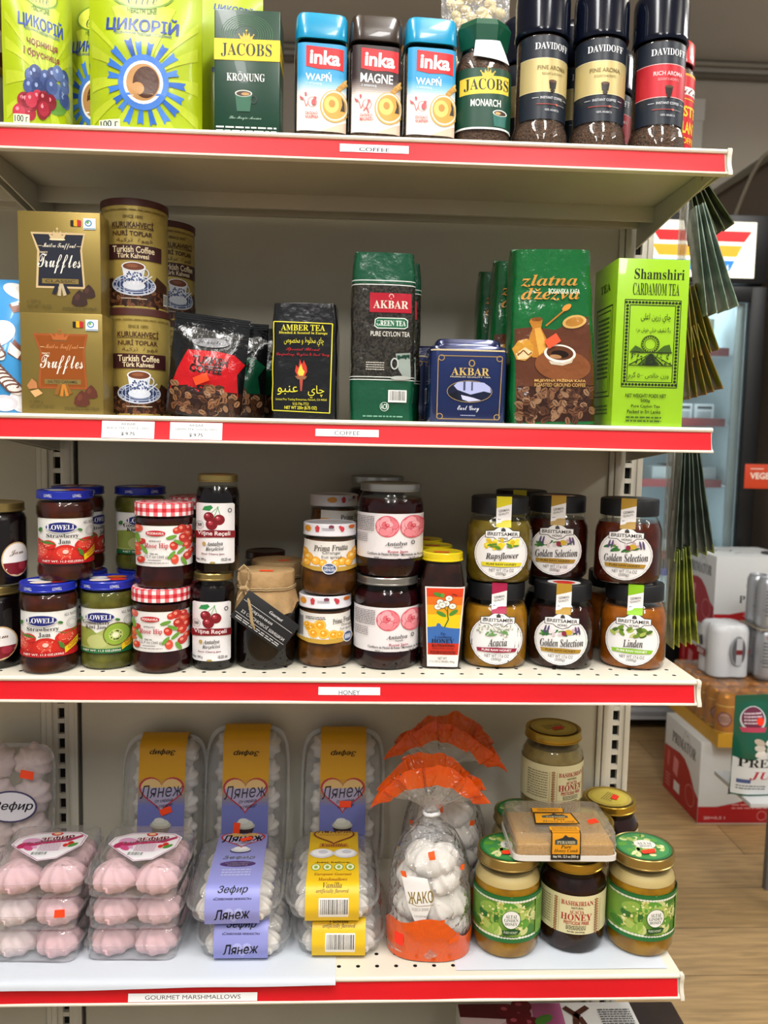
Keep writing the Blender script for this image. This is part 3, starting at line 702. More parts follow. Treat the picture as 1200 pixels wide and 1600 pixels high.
# tall instant coffee jars with navy caps
def facing(loc): return math.atan2(-loc[0], loc[1]+.997)      # turn that points a thing's front at the viewer's side of the aisle
def tall_jar(label, loc, panel, rim, sub, rz=0.):
    rz += facing(loc)
    o = thing('coffee_jar', label, 'coffee jar', loc, rz, 'tall navy capped coffee jars')
    pr = [(0, 0), (.032, 0), (.0350, .003), (.0352, .012), (.0345, .022), (.0318, .030), (.0312, .034), (.0312, .132), (.029, .137)]
    B().lathe(pr, GLASS, 56).out('glass', o)
    B().lathe([(0, .001)]+[(r-.0011, z+.0008) for r, z in pr[1:8]]+[(0, .134)], GRAN, 48).out('coffee', o)
    B().lathe([(.030, .135), (.0335, .1345), (.0342, .1365), (.0336, .141), (.0336, .182), (.0325, .189), (.029, .1935), (0, .1945)], mat('#0a0f1e', .12, spec=.4), 56).out('cap', o)
    S = Round(.0314); b = B(); NAVY = mat('#1b222d', .34); PN = mat(panel, .38, .25)
    b.surf(S, .034, .131, NAVY, 4, 40, False, .0002, -1.38, 1.38); b.surf(S, .066, .104, PN, 2, 40, False, .0005, -1.38, 1.38)
    for z in (.0656, .1043): b.surf(S, z-.0004, z+.0004, mat(rim, .4, .3), 1, 40, False, .0006, -1.38, 1.38)
    ops = [('t', 'DAVIDOFF', -21, 114.5, 21, 122.5, '#dfe2e6', 'S'), ('t', sub, -18, 91, 18, 96, '#7b6a38' if panel[1] != 'b' else '#f0c2c4', 'b'), ('t', 'ELEGANT & AROMATIC', -13, 85, 13, 88, '#8a7a4a' if panel[1] != 'b' else '#e0a0a4'), ('p', [(-5, 78), (5, 78), (3.6, 69), (-3.6, 69)], '#231813'), ('e', 0, 78, 5, 1.6, '#5a3a28'), ('e', 0, 67, 3, 2, '#231813'),
           ('t', 'INSTANT COFFEE', -14, 57, 14, 60, '#c9ccd2', 'b'), ('l', [(-22, 58.5), (-16, 58.5)], .6, '#c9ccd2'), ('l', [(16, 58.5), (22, 58.5)], .6, '#c9ccd2'), ('l', [(-18, 51), (18, 51)], .7, '#8f8a86'), ('l', [(-18, 51), (4, 51)], .9, '#a03a30'), ('e', 6, 51, 1.4, 1.4, '#c05a48'), ('t', '100% ARABICA', -9, 43, 9, 45.5, '#c9ccd2')]
    b.art(S, ops, lambda x, y: (x*.001, y*.001), .0008, .00003); b.out('label', o)
    return o
d1 = tall_jar('tall coffee jar with navy cap and gold panel, next to the faceted green lid jar', (.2335, .050, TOP), '#c3b27a', '#d9cda4', 'FINE AROMA', rad(27))
d2 = dup(d1, 'tall coffee jar with navy cap and gold panel, middle of the three tall jars', (.3070, .050, TOP), rad(14)+facing((.307, .05)))
d3 = tall_jar('tall coffee jar with navy cap and red panel on the top shelf', (.3830, .052, TOP), '#b8222e', '#e6b0b0', 'RICH AROMA', rad(24))
dup(d1, 'tall navy capped jar hidden behind the first gold panel jar', (.2275, .128, TOP)); dup(d1, 'tall navy capped jar hidden behind the middle gold panel jar', (.301, .130, TOP)); dup(d3, 'tall navy capped jar behind the red panel jar', (.3680, .205, TOP))
o = thing('coffee_jar', 'red topped coffee jar with yellow lettering peeking out behind the red panel jar', 'coffee jar', (.4275, .135, TOP))
B().lathe([(0, 0), (.030, 0), (.0335, .004), (.0335, .135), (.029, .142), (.028, .148)], GLASS, 40).out('glass', o); B().lathe([(0, .001), (.0320, .003), (.0320, .134), (.027, .141), (0, .141)], GRAN, 40).out('coffee', o)
B().lathe([(.030, .146), (.0322, .146), (.0322, .172), (.030, .175), (0, .175)], mat('#c4161f', .25, coat=.4), 40).out('cap', o)
S = Round(.0337); b = B(); b.surf(S, .012, .130, mat('#c8141c', .3), 4, 48, False, .0003, -1.5, 1.5)
b.art(S, [('r', -30, 128, 30, 131, '#e8a020'), ('r', -28, 104, 32, 114, '#e8e4e0'), ('t', 'Elite', -10, 105, 30, 113, '#6b1418', 'C'), ('r', -30, 98, 30, 99.5, '#e8a020'), ('t', 'TASTE', -10, 76, 33, 90, '#f0c020', 'h'), ('t', 'BRAZILANT', -18, 55, 33, 70, '#f0c020', 'h'), ('t', 'COFFEE', 4, 42, 33, 50, '#f0c020', 'b'), ('t', 'net 200g', 8, 28, 33, 34, '#f0d8d8', 'b'), ('r', -30, 14, 30, 16, '#e8a020')], lambda x, y: (x*.001, y*.001)); b.out('label', o)
# ================================================================== SECOND SHELF
MM = lambda x, y: (x*.001, y*.001)
# blue coconut wafer pouches
def wafer(label, loc, rz):
    o = thing('wafer_pouch', label, 'wafer pouch', loc, rz, 'coconut wafer pouches')
    S = Pillow(.088, .163, .04, .04, .0016, 26, loc[0]*50, .8); B().pouch(S, mat('#3f93cf', .3, coat=.3)).out('pouch', o)
    ops = [('e', 30, 148, 22, 9, '#e8e4e0', -20), ('e', 36, 150, 12, 5, '#d8d2ca', -20), ('p', [(18, 132), (40, 138), (44, 128), (24, 122)], '#8a5a48'), ('p', [(20, 134), (42, 140), (43, 136), (22, 130)], '#f0ece6'),
           ('e', 8, 96, 20, 15, '#eceaf0', 30), ('e', 6, 98, 13, 8, '#ffffff', 30), ('p', [(26, 90), (40, 74), (36, 62), (20, 72)], '#7c4a3c'), ('p', [(22, 86), (34, 74), (30, 66), (20, 74)], '#f2ece8'), ('e', 34, 16, 14, 15, '#e8e4ec'), ('e', 34, 16, 10, 11, '#f8f6fa'), ('e', 14, 12, 15, 10, '#d8d4dc'), ('e', 14, 12, 10, 6, '#ffffff')]
    for (x0, y0, x1, y1) in ((-14, 108, 12, 66), (0, 60, 30, 26)):
        for i in range(8):
            q = i/8; x, y = x0+(x1-x0)*q, y0+(y1-y0)*q; ops += [('e', x, y, 10, 6, '#f0e8e0', -40), ('o', x, y, 10, 6, 2, '#6e4a40')]
    B().art(S, ops, MM, .0004, .00003, .3).out('front_print', o); return o
wafer('bright blue wafer pouch with coconut pieces cut by the left edge of the picture', (-.4345, .042, SEC), 0)
wafer('blue wafer pouch standing behind the front blue pouch, its top edge showing', (-.4190, .095, SEC), rad(-4))
# truffle boxes
def truffle(label, loc, navy, d=.045, rz=0.):
    o = thing('truffle_box', label, 'truffle box', loc, rz, 'gold truffle boxes')
    w, h = (.0985, .1215); GOLD = mat('#8f7b3f', .34, .55)
    B().box(-w/2, 0, 0, w/2, d, h, GOLD, .0012).out('carton', o)
    T = fit(108, 622, 1322, 702, w, h); C1 = '#1b1d2b' if navy else mat('#b8632c', .25, .6); C2 = '#c9b083' if navy else '#9a4f20'
    ops = [('p', [(188, 828), (530, 828), (508, 930), (524, 1166), (216, 1166), (228, 940)], C2), ('p', [(202, 840), (516, 840), (496, 932), (512, 1154), (230, 1154), (242, 938)], C1)]
    ops += crown(296, 802, 412, 876, '#c9b083' if navy else '#b0602c') + [('r', 306, 866, 402, 874, '#6e4a20' if not navy else '#e8d8b0')]
    ops += [('t', 'Maitre Truffout', 262, 892, 470, 930, '#e8e0cc' if navy else '#c98a54', 'C'), ('l', [(232, 910), (258, 910)], 3, '#d8c8a0'), ('l', [(474, 910), (506, 910)], 3, '#d8c8a0'), ('t', 'Truffles', 230, 958, 498, 1076, '#efe8da', 'C'), ('t', 'FANCY', 244, 944, 294, 956, '#e0d0b0', 'b'),
            ('r', 256, 1108, 484, 1138, '#7d6a36'), ('t', 'CLASSIC' if navy else 'SALTED CARAMEL', 276, 1114, 464, 1132, '#3c3216', 'b')]
    rb = '#1b1d2b' if navy else '#8a5a20'
    ops += [('p', [(340, 1138), (364, 1138), (340, 1206), (316, 1200)], rb), ('p', [(364, 1138), (378, 1138), (372, 1214), (350, 1210)], '#b8a888' if navy else '#c07a2c'), ('p', [(382, 1138), (400, 1138), (432, 1192), (410, 1202)], rb), ('p', [(372, 1138), (386, 1138), (408, 1206), (388, 1214)], '#b8a888' if navy else '#c07a2c')]
    for x, y, r in ((546, 1180, 42), (488, 1222, 50)):
        c = '#5a2c1e' if not navy else '#35201a'; ops += [('p', [(x-r, y+r*.7), (x-r*.85, y-r*.1), (x-r*.3, y-r*.75), (x, y-r), (x+r*.35, y-r*.75), (x+r*.85, y-r*.1), (x+r, y+r*.7), (x+r*.5, y+r), (x-r*.5, y+r)], c), ('e', x-r*.25, y-r*.1, r*.3, r*.42, '#6e3a2a' if not navy else '#4a2e26', 20)]
    if not navy: ops += [('p', [(146, 1150), (178, 1106), (206, 1130), (212, 1166), (160, 1172)], '#b87a4a'), ('p', [(166, 1184), (216, 1170), (244, 1196), (196, 1222)], '#d8a870')]
    ops += [('r', 438, 752, 460, 788, '#17140f'), ('p', [(458, 748), (482, 748), (480, 790), (458, 786)], '#d8a81e'), ('p', [(480, 748), (504, 752), (502, 788), (480, 788)], '#b8242a'), ('r', 518, 738, 596, 806, '#e8eef2'), ('o', 550, 768, 22, 20, 7, '#2f7fb8'), ('e', 546, 762, 8, 10, '#6aa83c'), ('r', 520, 796, 594, 804, '#8fa6b8'), ('t', 'e 200 g', 160, 1238, 244, 1262, '#5f5228', ''), ('t', 'NET WT. 7.05 OZ', 160, 1268, 310, 1290, '#5f5228', ''), ('x', 380, 1276, 596, 1300, 2, '#5f5228')]
    b = B(); b.art(Flat(0), ops, T, .0003, .00003); b.out('front_print', o)
    return o
truffle('gold truffle box with copper shield, lower front one at the left end', (-.3490, .020, SEC), False)
truffle('gold truffle box with navy shield, resting on top of the copper shield box', (-.3530, .029, SEC+.1217), True, .038)
# coffee tins
def tin(label, loc, rz=0.):
    o = thing('coffee_tin', label, 'coffee tin', loc, rz+facing(loc), 'gold coffee tins')
    r, h = .0418, .1370; GOLD = mat('#bba458', .26, .38)
    B().lathe([(0, .0012), (r-.002, .0012), (r, 0), (r+.0008, .001), (r+.0008, .003), (r, .004), (r, h-.008), (r-.001, h-.007), (0, h-.007)], GOLD, 64).out('tin', o)
    B().lathe([(r-.0005, h-.0095), (r+.0010, h-.0095), (r+.0010, h-.001), (r-.002, h), (r-.006, h-.0012), (0, h-.0012)], mat('#4b241f', .45), 64).out('lid', o)
    S = Round(r); T = fit(640, 1050, 1326, 690, 2*r, h)
    DK = '#3e1d1e'
    def env(x, y): return 1180+max(0, 60-abs(abs(x-842)-170)*.2)-abs(x-842)*.16 < y
    ops = [('p', [(655, 1160), (720, 1150), (760, 1240), (930, 1240), (980, 1130), (1040, 1170), (1040, 1316), (655, 1316)], '#3a1f14')]+beans(660, 1165, 1036, 1312, 190, 15, seed=5, inside=env)
    ops += [('t', 'SINCE 1890', 782, 790, 900, 808, '#6b5a26', 'b'), ('t', 'KURUKAHVECİ', 720, 818, 962, 862, '#4a2a1c', 'b'), ('l', [(720, 866), (962, 866)], 2.4, '#4a2a1c'), ('t', 'NURİ TOPLAR', 724, 872, 956, 908, '#4a2a1c', 'b'), ('t', '\uFE94\uFEF4\uFEDB\uFEAE\uFE97  \uFE93\uFEEE\uFEEC\uFED7', 746, 920, 956, 948, '#4a2a1c', ''), ('l', [(664, 764), (1030, 764)], 1.8, '#6b5a26'), ('x', 668, 752, 1028, 764, 1, '#7d6a30'),
            ('r', 680, 958, 1006, 1044, DK), ('t', 'Turkish Coffee', 722, 966, 966, 1004, '#e4d6b0', 'b'), ('t', 'Türk Kahvesi', 748, 1008, 934, 1036, '#e4d6b0', 'b')]
    ops += [('e', 846, 1190, 128, 62, '#c9ccd6'), ('e', 846, 1188, 120, 56, '#24345c'), ('o', 846, 1188, 104, 48, 5, '#b8c0d4'), ('o', 846, 1188, 84, 38, 4, '#8f9cba'), ('e', 846, 1192, 66, 28, '#d0d4de'), ('p', [(776, 1084), (912, 1084), (900, 1150), (876, 1186), (812, 1186), (788, 1150)], '#dde0e8')]
    rr = random.Random(2); ops.append(('K', 7))
    for i in range(24):
        a = rr.uniform(0, 6.28); ops.append(('e', 846+112*cos(a), 1188+52*sin(a), 7, 4, '#aab4cc'))
    for i in range(26): ops.append(('e', rr.uniform(792, 896), rr.uniform(1118, 1166), 7, 5, rr.choice(('#2b3b66', '#6b7aa2', '#45557f')), rr.uniform(0, 90)))
    ops += [('K', 0), ('o', 912, 1118, 22, 26, 7, '#c9ccd6'), ('e', 844, 1084, 70, 27, '#e8eaf0'), ('e', 844, 1084, 62, 22, '#6b3a24'), ('e', 836, 1080, 34, 10, '#8a5436'), ('l', [(870, 1196), (950, 1130)], 7, '#d8dade'), ('l', [(770, 1268), (920, 1268)], 3, '#e0d8c0'), ('r', 1014, 1222, 1036, 1290, '#e6e4dc'), ('b', 1016, 1226, 1034, 1284)]
    ops += [('x', 648, 910, 668, 1120, 12, '#5f5226')]
    b = B(); b.art(S, ops, T, .0004, .00003, .3); b.out('label', o)
    return o
t1 = tin('gold coffee tin with cup picture standing on the shelf, lower front one', (-.2790, .105, SEC), rad(2))
dup(t1, 'gold coffee tin with cup picture stacked on top of the front tin', (-.2825, .108, SEC+.1362), rad(12))
dup(t1, 'gold coffee tin at the back, under the upper back tin', (-.2650, .210, SEC), rad(34)); dup(t1, 'gold coffee tin at the back, its right side showing beside the upper front tin', (-.2660, .208, SEC+.1362), rad(38))
# foil bags of turkish coffee
def foil_bag(label, loc, rz, red, lean=0.):
    o = thing('coffee_bag', label, 'coffee bag', loc, rz, 'black foil coffee bags')
    o.rotation_euler = (0, lean, rz)
    S = Pillow(.094, .128, .04, .16, .0028, 38, loc[0]*90+3, .85); BLK = mat('#0d0e10', .18, coat=.4, bump=.6, bscale=70.); b = B(); b.pouch(S, BLK); 
    for z in (.121, .1235, .126): b.box(-.045, -.0016, z-.0005, .045, .0016, z+.0005, mat('#1d1e22', .3))
    b.out('bag', o)
    C = '#b3121a' if red else '#0d4a30'
    def bean_in(x, y): return y < 37+5*sin(x*.11)
    ops = [('p', [(-44, 30), (-36, 56), (-26, 82), (10, 84), (32, 82), (46, 72), (38, 58), (42, 30)], C), ('p', [(-46, 2), (46, 2), (46, 36), (20, 34), (0, 40), (-20, 38), (-46, 34)], '#2a1812')]+beans(-43, 4, 43, 40, 90, 4.4, ('#4a2e1e', '#6b4630', '#82593c', '#39231a', '#8f6a4c'), 8, bean_in)
    ops += [('t', 'TURKISH', -18, 66, 26, 76, '#1a0c0a', 'h'), ('t', 'COFFEE', -20, 55, 20, 65, '#1a0c0a', 'h'), ('e', 2, 94, 23, 6, '#77787c', 4), ('t', 'Jerusalem', -16, 90, 20, 98, '#1c1c1e', 'C')]
    ops = [(op if op[0] != 't' else (op[0], op[1], op[2], op[5], op[4], op[3], *op[6:])) for op in ops]
    b = B(); b.crease = (.5, 70.); b.art(S, ops, MM, .0005, .00004, .2); b.out('front_print', o)
    return o, S
f1, S1 = foil_bag('black foil coffee bag with red panel and beans, front one leaning to the right', (-.1845, .052, SEC), rad(2), True, rad(6))
sticker(f1, -.004, .047, S1, .018, .010, 28, .003)
foil_bag('black foil bag with dark green panel, second behind the red panel bag', (-.1600, .110, SEC), rad(-4), False, rad(3))
foil_bag('black foil bag at the back of its row, right of the red panel bag', (-.1420, .166, SEC), rad(-3), False)
# black tea brick with yellow frame
def brick(w, h, d, body, seed, amp=.0012, n=7, top=.86, coat=.5, rough=.24):
    S = Round([(w/2*.985, 0), (w/2, .012), (w/2*.99, h*.82), (w/2*top, h)], n, d/w, amp, 45, seed)
    b = B(); b.surf(S, 0, h, mat(body, rough, coat=coat, bump=.45, bscale=60.), 26, 72); return S, b
o = thing('tea_brick', 'black vacuum packed tea brick with yellow frame and torch on the second shelf', 'tea brick', (-.0545, .062, SEC), rad(-3))
S, b = brick(.0835, .1435, .058, '#0d0d0f', 2., .0011, 8, .93); b.out('pack', o)
B().box(-.030, -.016, .1395, .036, .018, .1465, mat('#0d0d0f', .25, coat=.5), .003).out('fold', o)
b = B(); b.box(-.020, -.008, .1466, .000, .004, .1472, ORANGE); b.out('price_sticker', o)
T = fit(496, 748, 822, 352, .0800, .133)
YL = '#d9cf3a'
ops = [('l', [(504, 396), (732, 402), (726, 792), (500, 784), (504, 396)], 4, YL), ('t', 'AMBER TEA', 532, 408, 704, 434, YL, 'S'), ('t', 'Blended & Scented in Europe', 524, 438, 714, 452, YL, 'S'), ('t', '\uFEB9\uFEEE\uFEBC\uFEA8\uFEE3 \uFEED \uFEC1\uFEEE\uFEE0\uFEA8\uFEE3 \uFEF1\uFE8E\uFB7C', 544, 462, 700, 502, YL, ''), ('t', 'Special Blend', 552, 508, 686, 526, '#b8242c', 'C'), ('t', 'Darjeeling, Ceylon & Earl Grey', 514, 530, 722, 548, '#b8242c', 'C'),
       ('p', [(588, 610), (592, 584), (602, 596), (606, 558), (616, 580), (622, 562), (634, 590), (636, 612), (626, 632), (598, 632)], '#c4382a'), ('p', [(598, 618), (604, 596), (612, 578), (618, 602), (626, 612), (620, 630), (604, 630)], '#e8c84a'), ('p', [(588, 632), (636, 632), (628, 646), (598, 646)], '#8a5a3a'), ('p', [(606, 646), (620, 646), (616, 698), (610, 698)], '#a8483a'),
       ('t', '\uFEEE\uFE92\uFEE8\uFECB', 520, 676, 600, 716, YL, ''), ('t', '\uFEF1\uFE8E\uFB7C', 640, 672, 704, 728, YL, ''), ('t', 'United Fine Trading Enterprises, Newark, CA 94560', 514, 730, 714, 742, YL, ''), ('t', '510-796-7722', 580, 748, 644, 760, YL, ''), ('t', 'NET WT 250g (8.75 OZ)', 548, 764, 676, 782, YL, 'b')]
b = B(); b.art(S, ops, T, .0012, .00004, .3); b.out('front_print', o)
# tall green tea bags
def green_tea(label, loc, rz, art=True):
    o = thing('tea_bag', label, 'tea bag', loc, rz, 'tall green tea packs')
    S, b = brick(.0815, .208, .052, '#0a4a30', loc[0]*40, .0016, 5, .93); b.out('pack', o)
    T = fit(826, 1110, 828, 96, .0795, .207)
    b = B(); TEA = mat('#38342c', .2, coat=.5, var=.15, vscale=330., vcol='#16140f', bump=.5, bscale=70.)
    for z0, z1, m_ in ((.0525, .170, TEA),): b.surf(S, z0, z1, m_, 24, 72, False, .0004)
    for z in (.0515, .0550, .1685, .1735): b.surf(S, z-.0005, z+.0005, mat('#dfe6e0', .35), 1, 72, False, .0006)
    ops = [('r', 902, 268, 1088, 352, '#a81a2c'), ('o', 998, 282, 11, 11, 3, '#e0c8c0'), ('t', 'AKBAR', 918, 300, 1074, 334, '#d9d2c4', 'S'), ('p', [(926, 382), (940, 374), (1060, 374), (1074, 384), (1074, 414), (1060, 422), (938, 422), (924, 412)], '#cfd8cf'), ('p', [(930, 384), (942, 378), (1058, 378), (1070, 386), (1070, 412), (1058, 418), (940, 418), (928, 410)], '#0f5a3a'), ('t', 'GREEN TEA', 934, 386, 1064, 410, '#dfe8de', 'S'), ('t', 'PURE CEYLON TEA', 908, 434, 1084, 456, '#c9c6bd', 'b'),
           ('p', [(1022, 530), (1088, 524), (1090, 640), (1060, 636), (1036, 600)], '#8f9a94'), ('p', [(1028, 538), (1086, 532), (1086, 552), (1030, 556)], '#173b2e'), ('o', 1018, 574, 18, 26, 6, '#b8bdb8'), ('e', 1046, 636, 46, 9, '#a8ada8'), ('x', 890, 566, 972, 606, 4, '#b8b4aa'), ('r', 992, 690, 1074, 744, '#e6e6e2'), ('b', 998, 694, 1068, 736), ('o', 976, 764, 20, 20, 2, '#cfe0d4'), ('t', 'ACRI', 960, 752, 994, 776, '#cfe0d4', 'b'), ('x', 880, 800, 1060, 814, 1, '#6fa088')]
    b.art(S, ops, T, .0012, .00004, .3); b.out('printed_sleeve', o)
    B().box(-.036, -.010, .2065, .036, .010, .2115, mat('#0a4a30', .26, coat=.5), .003).out('fold', o)
    return o
g1 = green_tea('tall green tea pack with red name plate, front one on the second shelf', (.0425, .058, SEC), rad(2))
dup(g1, 'tall green tea pack hidden behind the front one, only its right edge showing', (.0555, .115, SEC), rad(-2))
# blue tea tins
def tea_tin(label, loc, rz=0.):
    o = thing('tea_tin', label, 'tea tin', loc, rz, 'dark blue tea tins')
    a = .0490; S = Round(a, 9, .82); BL = mat('#1a2a5c', .24, .35, coat=.5); BL2 = mat('#222f66', .3, .3)
    B().lathe([(0, 0), (a*.98, 0), (a, .002), (a, .090), (a*.985, .0925), (0, .0925)], BL, 72, 9, .82).out('tin', o)
    B().lathe([(a*1.005, .0885), (a*1.012, .0895), (a*1.005, .0915), (a*.97, .0945), (a*.86, .096), (a*.84, .1005), (a*.78, .104), (a*.5, .1052), (0, .1055)], mat('#16204a', .16, .4, coat=.6), 72, 8, .82).out('lid', o)
    T = fit(98, 386, 752, 462, .0960, .0905); GD = '#a88a52'
    ops = [('r', 100, 462, 386, 468, '#c8b890'), ('l', [(136, 488), (366, 488)], 3, GD), ('l', [(126, 500), (126, 736)], 3, GD), ('l', [(366, 500), (360, 736)], 3, GD), ('l', [(130, 738), (358, 738)], 3, GD)]
    for x, y in ((138, 496), (356, 496), (136, 728), (352, 728)): ops.append(('o', x, y, 12, 12, 3, GD))
    ops += [('o', 252, 516, 12, 14, 4, GD), ('t', 'AKBAR', 176, 534, 318, 564, '#c8aa62', 'S'), ('t', 'PREMIUM QUALITY TEA', 172, 568, 324, 574, '#c8c0a8', 'b'), ('e', 246, 628, 86, 44, '#8e7a58'), ('e', 246, 628, 83, 41, '#0f1730'), ('p', [(186, 606), (200, 592), (240, 588), (300, 592), (324, 610), (326, 632), (300, 626), (250, 640), (200, 622)], '#a9b0da'), ('r', 222, 588, 230, 624, '#3d4468'), ('r', 252, 590, 258, 624, '#3d4468'), ('p', [(214, 642), (260, 652), (290, 662), (244, 668), (220, 660)], '#c0c4e0'), ('p', [(166, 640), (200, 628), (206, 664), (180, 652)], '#0a0d1c'), ('t', 'Earl Grey', 202, 684, 284, 710, '#d8dae4', 'C'), ('x', 214, 718, 270, 728, 1, '#8a90b0')]
    b = B(); b.art(S, ops, T, .0005, .00004, .3); b.out('label', o)
    b = B(); b.art(Side(a, -1), [('r', -16, 24, 10, 44, '#d0d4dc'), ('b', -14, 26, 8, 42)], MM, .0005); b.out('side_label', o)
    return o
tt = tea_tin('dark blue tea tin with domed lid and oval picture, front one on the second shelf', (.1500, .061, SEC))
dup(tt, 'dark blue tea tin hidden behind the front tin, its left edge showing', (.1300, .148, SEC))
# bosnian coffee packs: green top, beans at the bottom
def zlatna(label, loc, rz, art=True):
    o = thing('coffee_brick', label, 'coffee brick', loc, rz, 'green and brown coffee bricks')
    w, h = .1080, .2170
    S = Round([(w/2*1.02, 0), (w/2*1.04, .02), (w/2*1.0, .10), (w/2*.95, .17), (w/2*.90, h)], 5.5, .50, .0022, 32, loc[0]*30)
    b = B(); b.surf(S, 0, h, mat('#0d5f2c', .16, coat=.5, bump=.6, bscale=55.), 34, 84); b.out('pack', o)
    B().box(-.050, -.006, h-.004, .050, .006, h+.004, mat('#0d5f2c', .2, coat=.6), .002).out('seal', o)
    T = fit(388, 736, 756, 60, .1045, h, 558)
    def low(x, y): return y > 600+14*sin(x*.04)
    BR = '#5e3420'
    b = B(); b.crease = (.6, 55.); m_ = mat('#5a311c', .16, coat=.5, bump=.6, bscale=55.)
    ops = [('p', [(392, 372), (470, 366), (560, 378), (640, 340), (704, 322), (718, 440), (734, 640), (734, 744), (396, 744)], m_), ('p', [(398, 640), (400, 600), (480, 600), (560, 596), (640, 604), (730, 598), (734, 744), (398, 744)], '#2f1a11')]
    ops += beans(402, 606, 728, 742, 150, 16, ('#4a2e20', '#63402c', '#7a553c', '#38221a', '#8a6a50'), 6, low)
    # copper pot and small pot, spoon, saucer and cup
    ops += [('p', [(436, 450), (450, 400), (462, 372), (448, 346), (456, 332), (492, 328), (504, 338), (498, 370), (520, 410), (532, 462), (500, 490), (460, 486)], '#b5792c'), ('p', [(470, 372), (494, 368), (512, 410), (518, 450), (490, 480), (480, 430)], '#d9a24a'), ('e', 480, 336, 24, 8, '#7a4a1c'), ('p', [(386, 450), (404, 420), (440, 412), (466, 440), (464, 476), (430, 500), (398, 494)], '#c08a30'), ('p', [(396, 470), (430, 446), (462, 466), (438, 492), (404, 494)], '#e0c89a'), ('l', [(402, 478), (424, 458), (444, 478), (458, 466)], 5, '#7a4a1c'), ('l', [(518, 362), (602, 296)], 6, '#b5792c'), ('e', 606, 290, 22, 11, '#c8883a', -30),
            ('e', 640, 346, 52, 26, '#c8a05c', -10), ('e', 640, 346, 40, 18, '#a87430', -10), ('e', 590, 520, 120, 62, '#7d4a2a', 6), ('e', 578, 472, 68, 36, '#efe9dc', 5), ('e', 578, 470, 58, 28, '#5a3420', 5), ('e', 578, 474, 38, 15, '#22140d', 5), ('e', 560, 484, 26, 8, '#a87c52', 5), ('p', [(515, 480), (530, 500), (580, 510), (624, 500), (640, 484), (630, 508), (590, 520), (540, 514)], '#c8bca8')]
    ops += [('t', 'zlatna', 416, 160, 652, 208, '#c08a3c', 'I'), ('t', 'džezva', 416, 212, 660, 262, '#c08a3c', 'I'), ('t', 'BOSANSKA KAFA', 530, 216, 662, 236, '#c8d8c4', 'b', 1), ('t', 'MLJEVENA PRŽENA KAFA', 470, 572, 690, 588, '#d0a860', 'b', 1), ('t', 'ROASTED GROUND COFFEE', 470, 590, 690, 604, '#d0a860', '', 1)]
    b.art(S, ops, T, .0006, .00004, .17); b.out('front_print', o)
    return o, S
z1, S = zlatna('green and brown coffee brick with copper pot, front one beside the lime tea box', (.2600, .052, SEC), rad(3))
z1.rotation_euler.y = rad(-2)
sticker(z1, -.004, .104, S, .018, .0115, 32, .004)
dup(z1, 'green and brown coffee brick, second in its row, its left edge showing', (.2440, .126, SEC), rad(2), drop=('price_sticker',)); dup(z1, 'green and brown coffee brick, farthest back in its row', (.2360, .200, SEC), rad(0), drop=('price_sticker',))
# lime cardamom tea box
o = thing('tea_box', 'large lime green tea box with black print at the right end of the second shelf', 'tea box', (.3765, .016, SEC))
w, h, d = .0905, .2065, .094; LIME = mat('#93c31f', .3, coat=.45); B().box(-w/2, 0, 0, w/2, d, h, LIME, .0012).out('carton', o)
T = fit(778, 1074, 758, 116, w, h); INK = '#1d2a10'
ops = [('t', 'Shamshiri', 846, 154, 1052, 194, INK, 'S'), ('t', 'CARDAMOM TEA', 842, 208, 1034, 254, '#2a3a14', 'S')]
x0, y0, x1, y1 = 812, 272, 1044, 606
ops += [('l', [(x0, y0), (x1, y0), (x1, y1), (x0, y1), (x0, y0)], 3, INK), ('l', [(x0+22, y0+20), (x1-22, y0+20), (x1-22, y1-20), (x0+22, y1-20), (x0+22, y0+20)], 3, INK)]
n = 17
for i in range(n):
    xx = x0+6+(x1-x0-12)*i/(n-1)
    for yy in (y0+10, y1-10): ops.append(('e', xx, yy, 6, 5, INK))
for i in range(1, 24):
    yy = y0+10+(y1-y0-20)*i/24
    for xx in (x0+11, x1-11): ops.append(('e', xx, yy, 6, 5, INK))
ops += [('t', '\uFBFD\uFEE0\uFECB\uFE8D \uFEE6\uFEF3\uFEAD\uFEAF \uFEF1\uFE8E\uFB7C', 880, 322, 1004, 360, INK, ''), ('t', '\uFEE9\uFEAF\uFEE3 \uFEB5\uFEEE\uFEA7 \uFEF2\uFEE0\uFEF4\uFEA7 \uFED2\uFEF4\uFED8\uFEB7 \uFB94\uFEE7\uFEAD', 862, 374, 1006, 402, INK, ''), ('o', 924, 440, 38, 34, 3, INK), ('o', 924, 440, 24, 22, 2, INK)]
for i in range(20):
    a = 2*pi*i/20; ops.append(('e', 924+31*cos(a), 440+28*sin(a), 3, 3, INK))
ops += [('p', [(842, 468), (862, 446), (884, 456), (900, 470)], '#3c5a18'), ('p', [(950, 470), (980, 446), (1004, 440), (1014, 470)], '#3c5a18'), ('r', 840, 470, 1016, 474, INK)]
for i in range(13):
    a = -1.25+2.5*i/12; ops.append(('p', [(926, 476), (930, 476), (926+70*math.tan(a)*.42+8, 520), (926+70*math.tan(a)*.42-2, 520)], INK))
rr = random.Random(1)
for i in range(40): ops.append(('e', rr.uniform(846, 1010), rr.uniform(478, 518), 5, 2.4, rr.choice((INK, '#3c5a18')), rr.uniform(0, 180)))
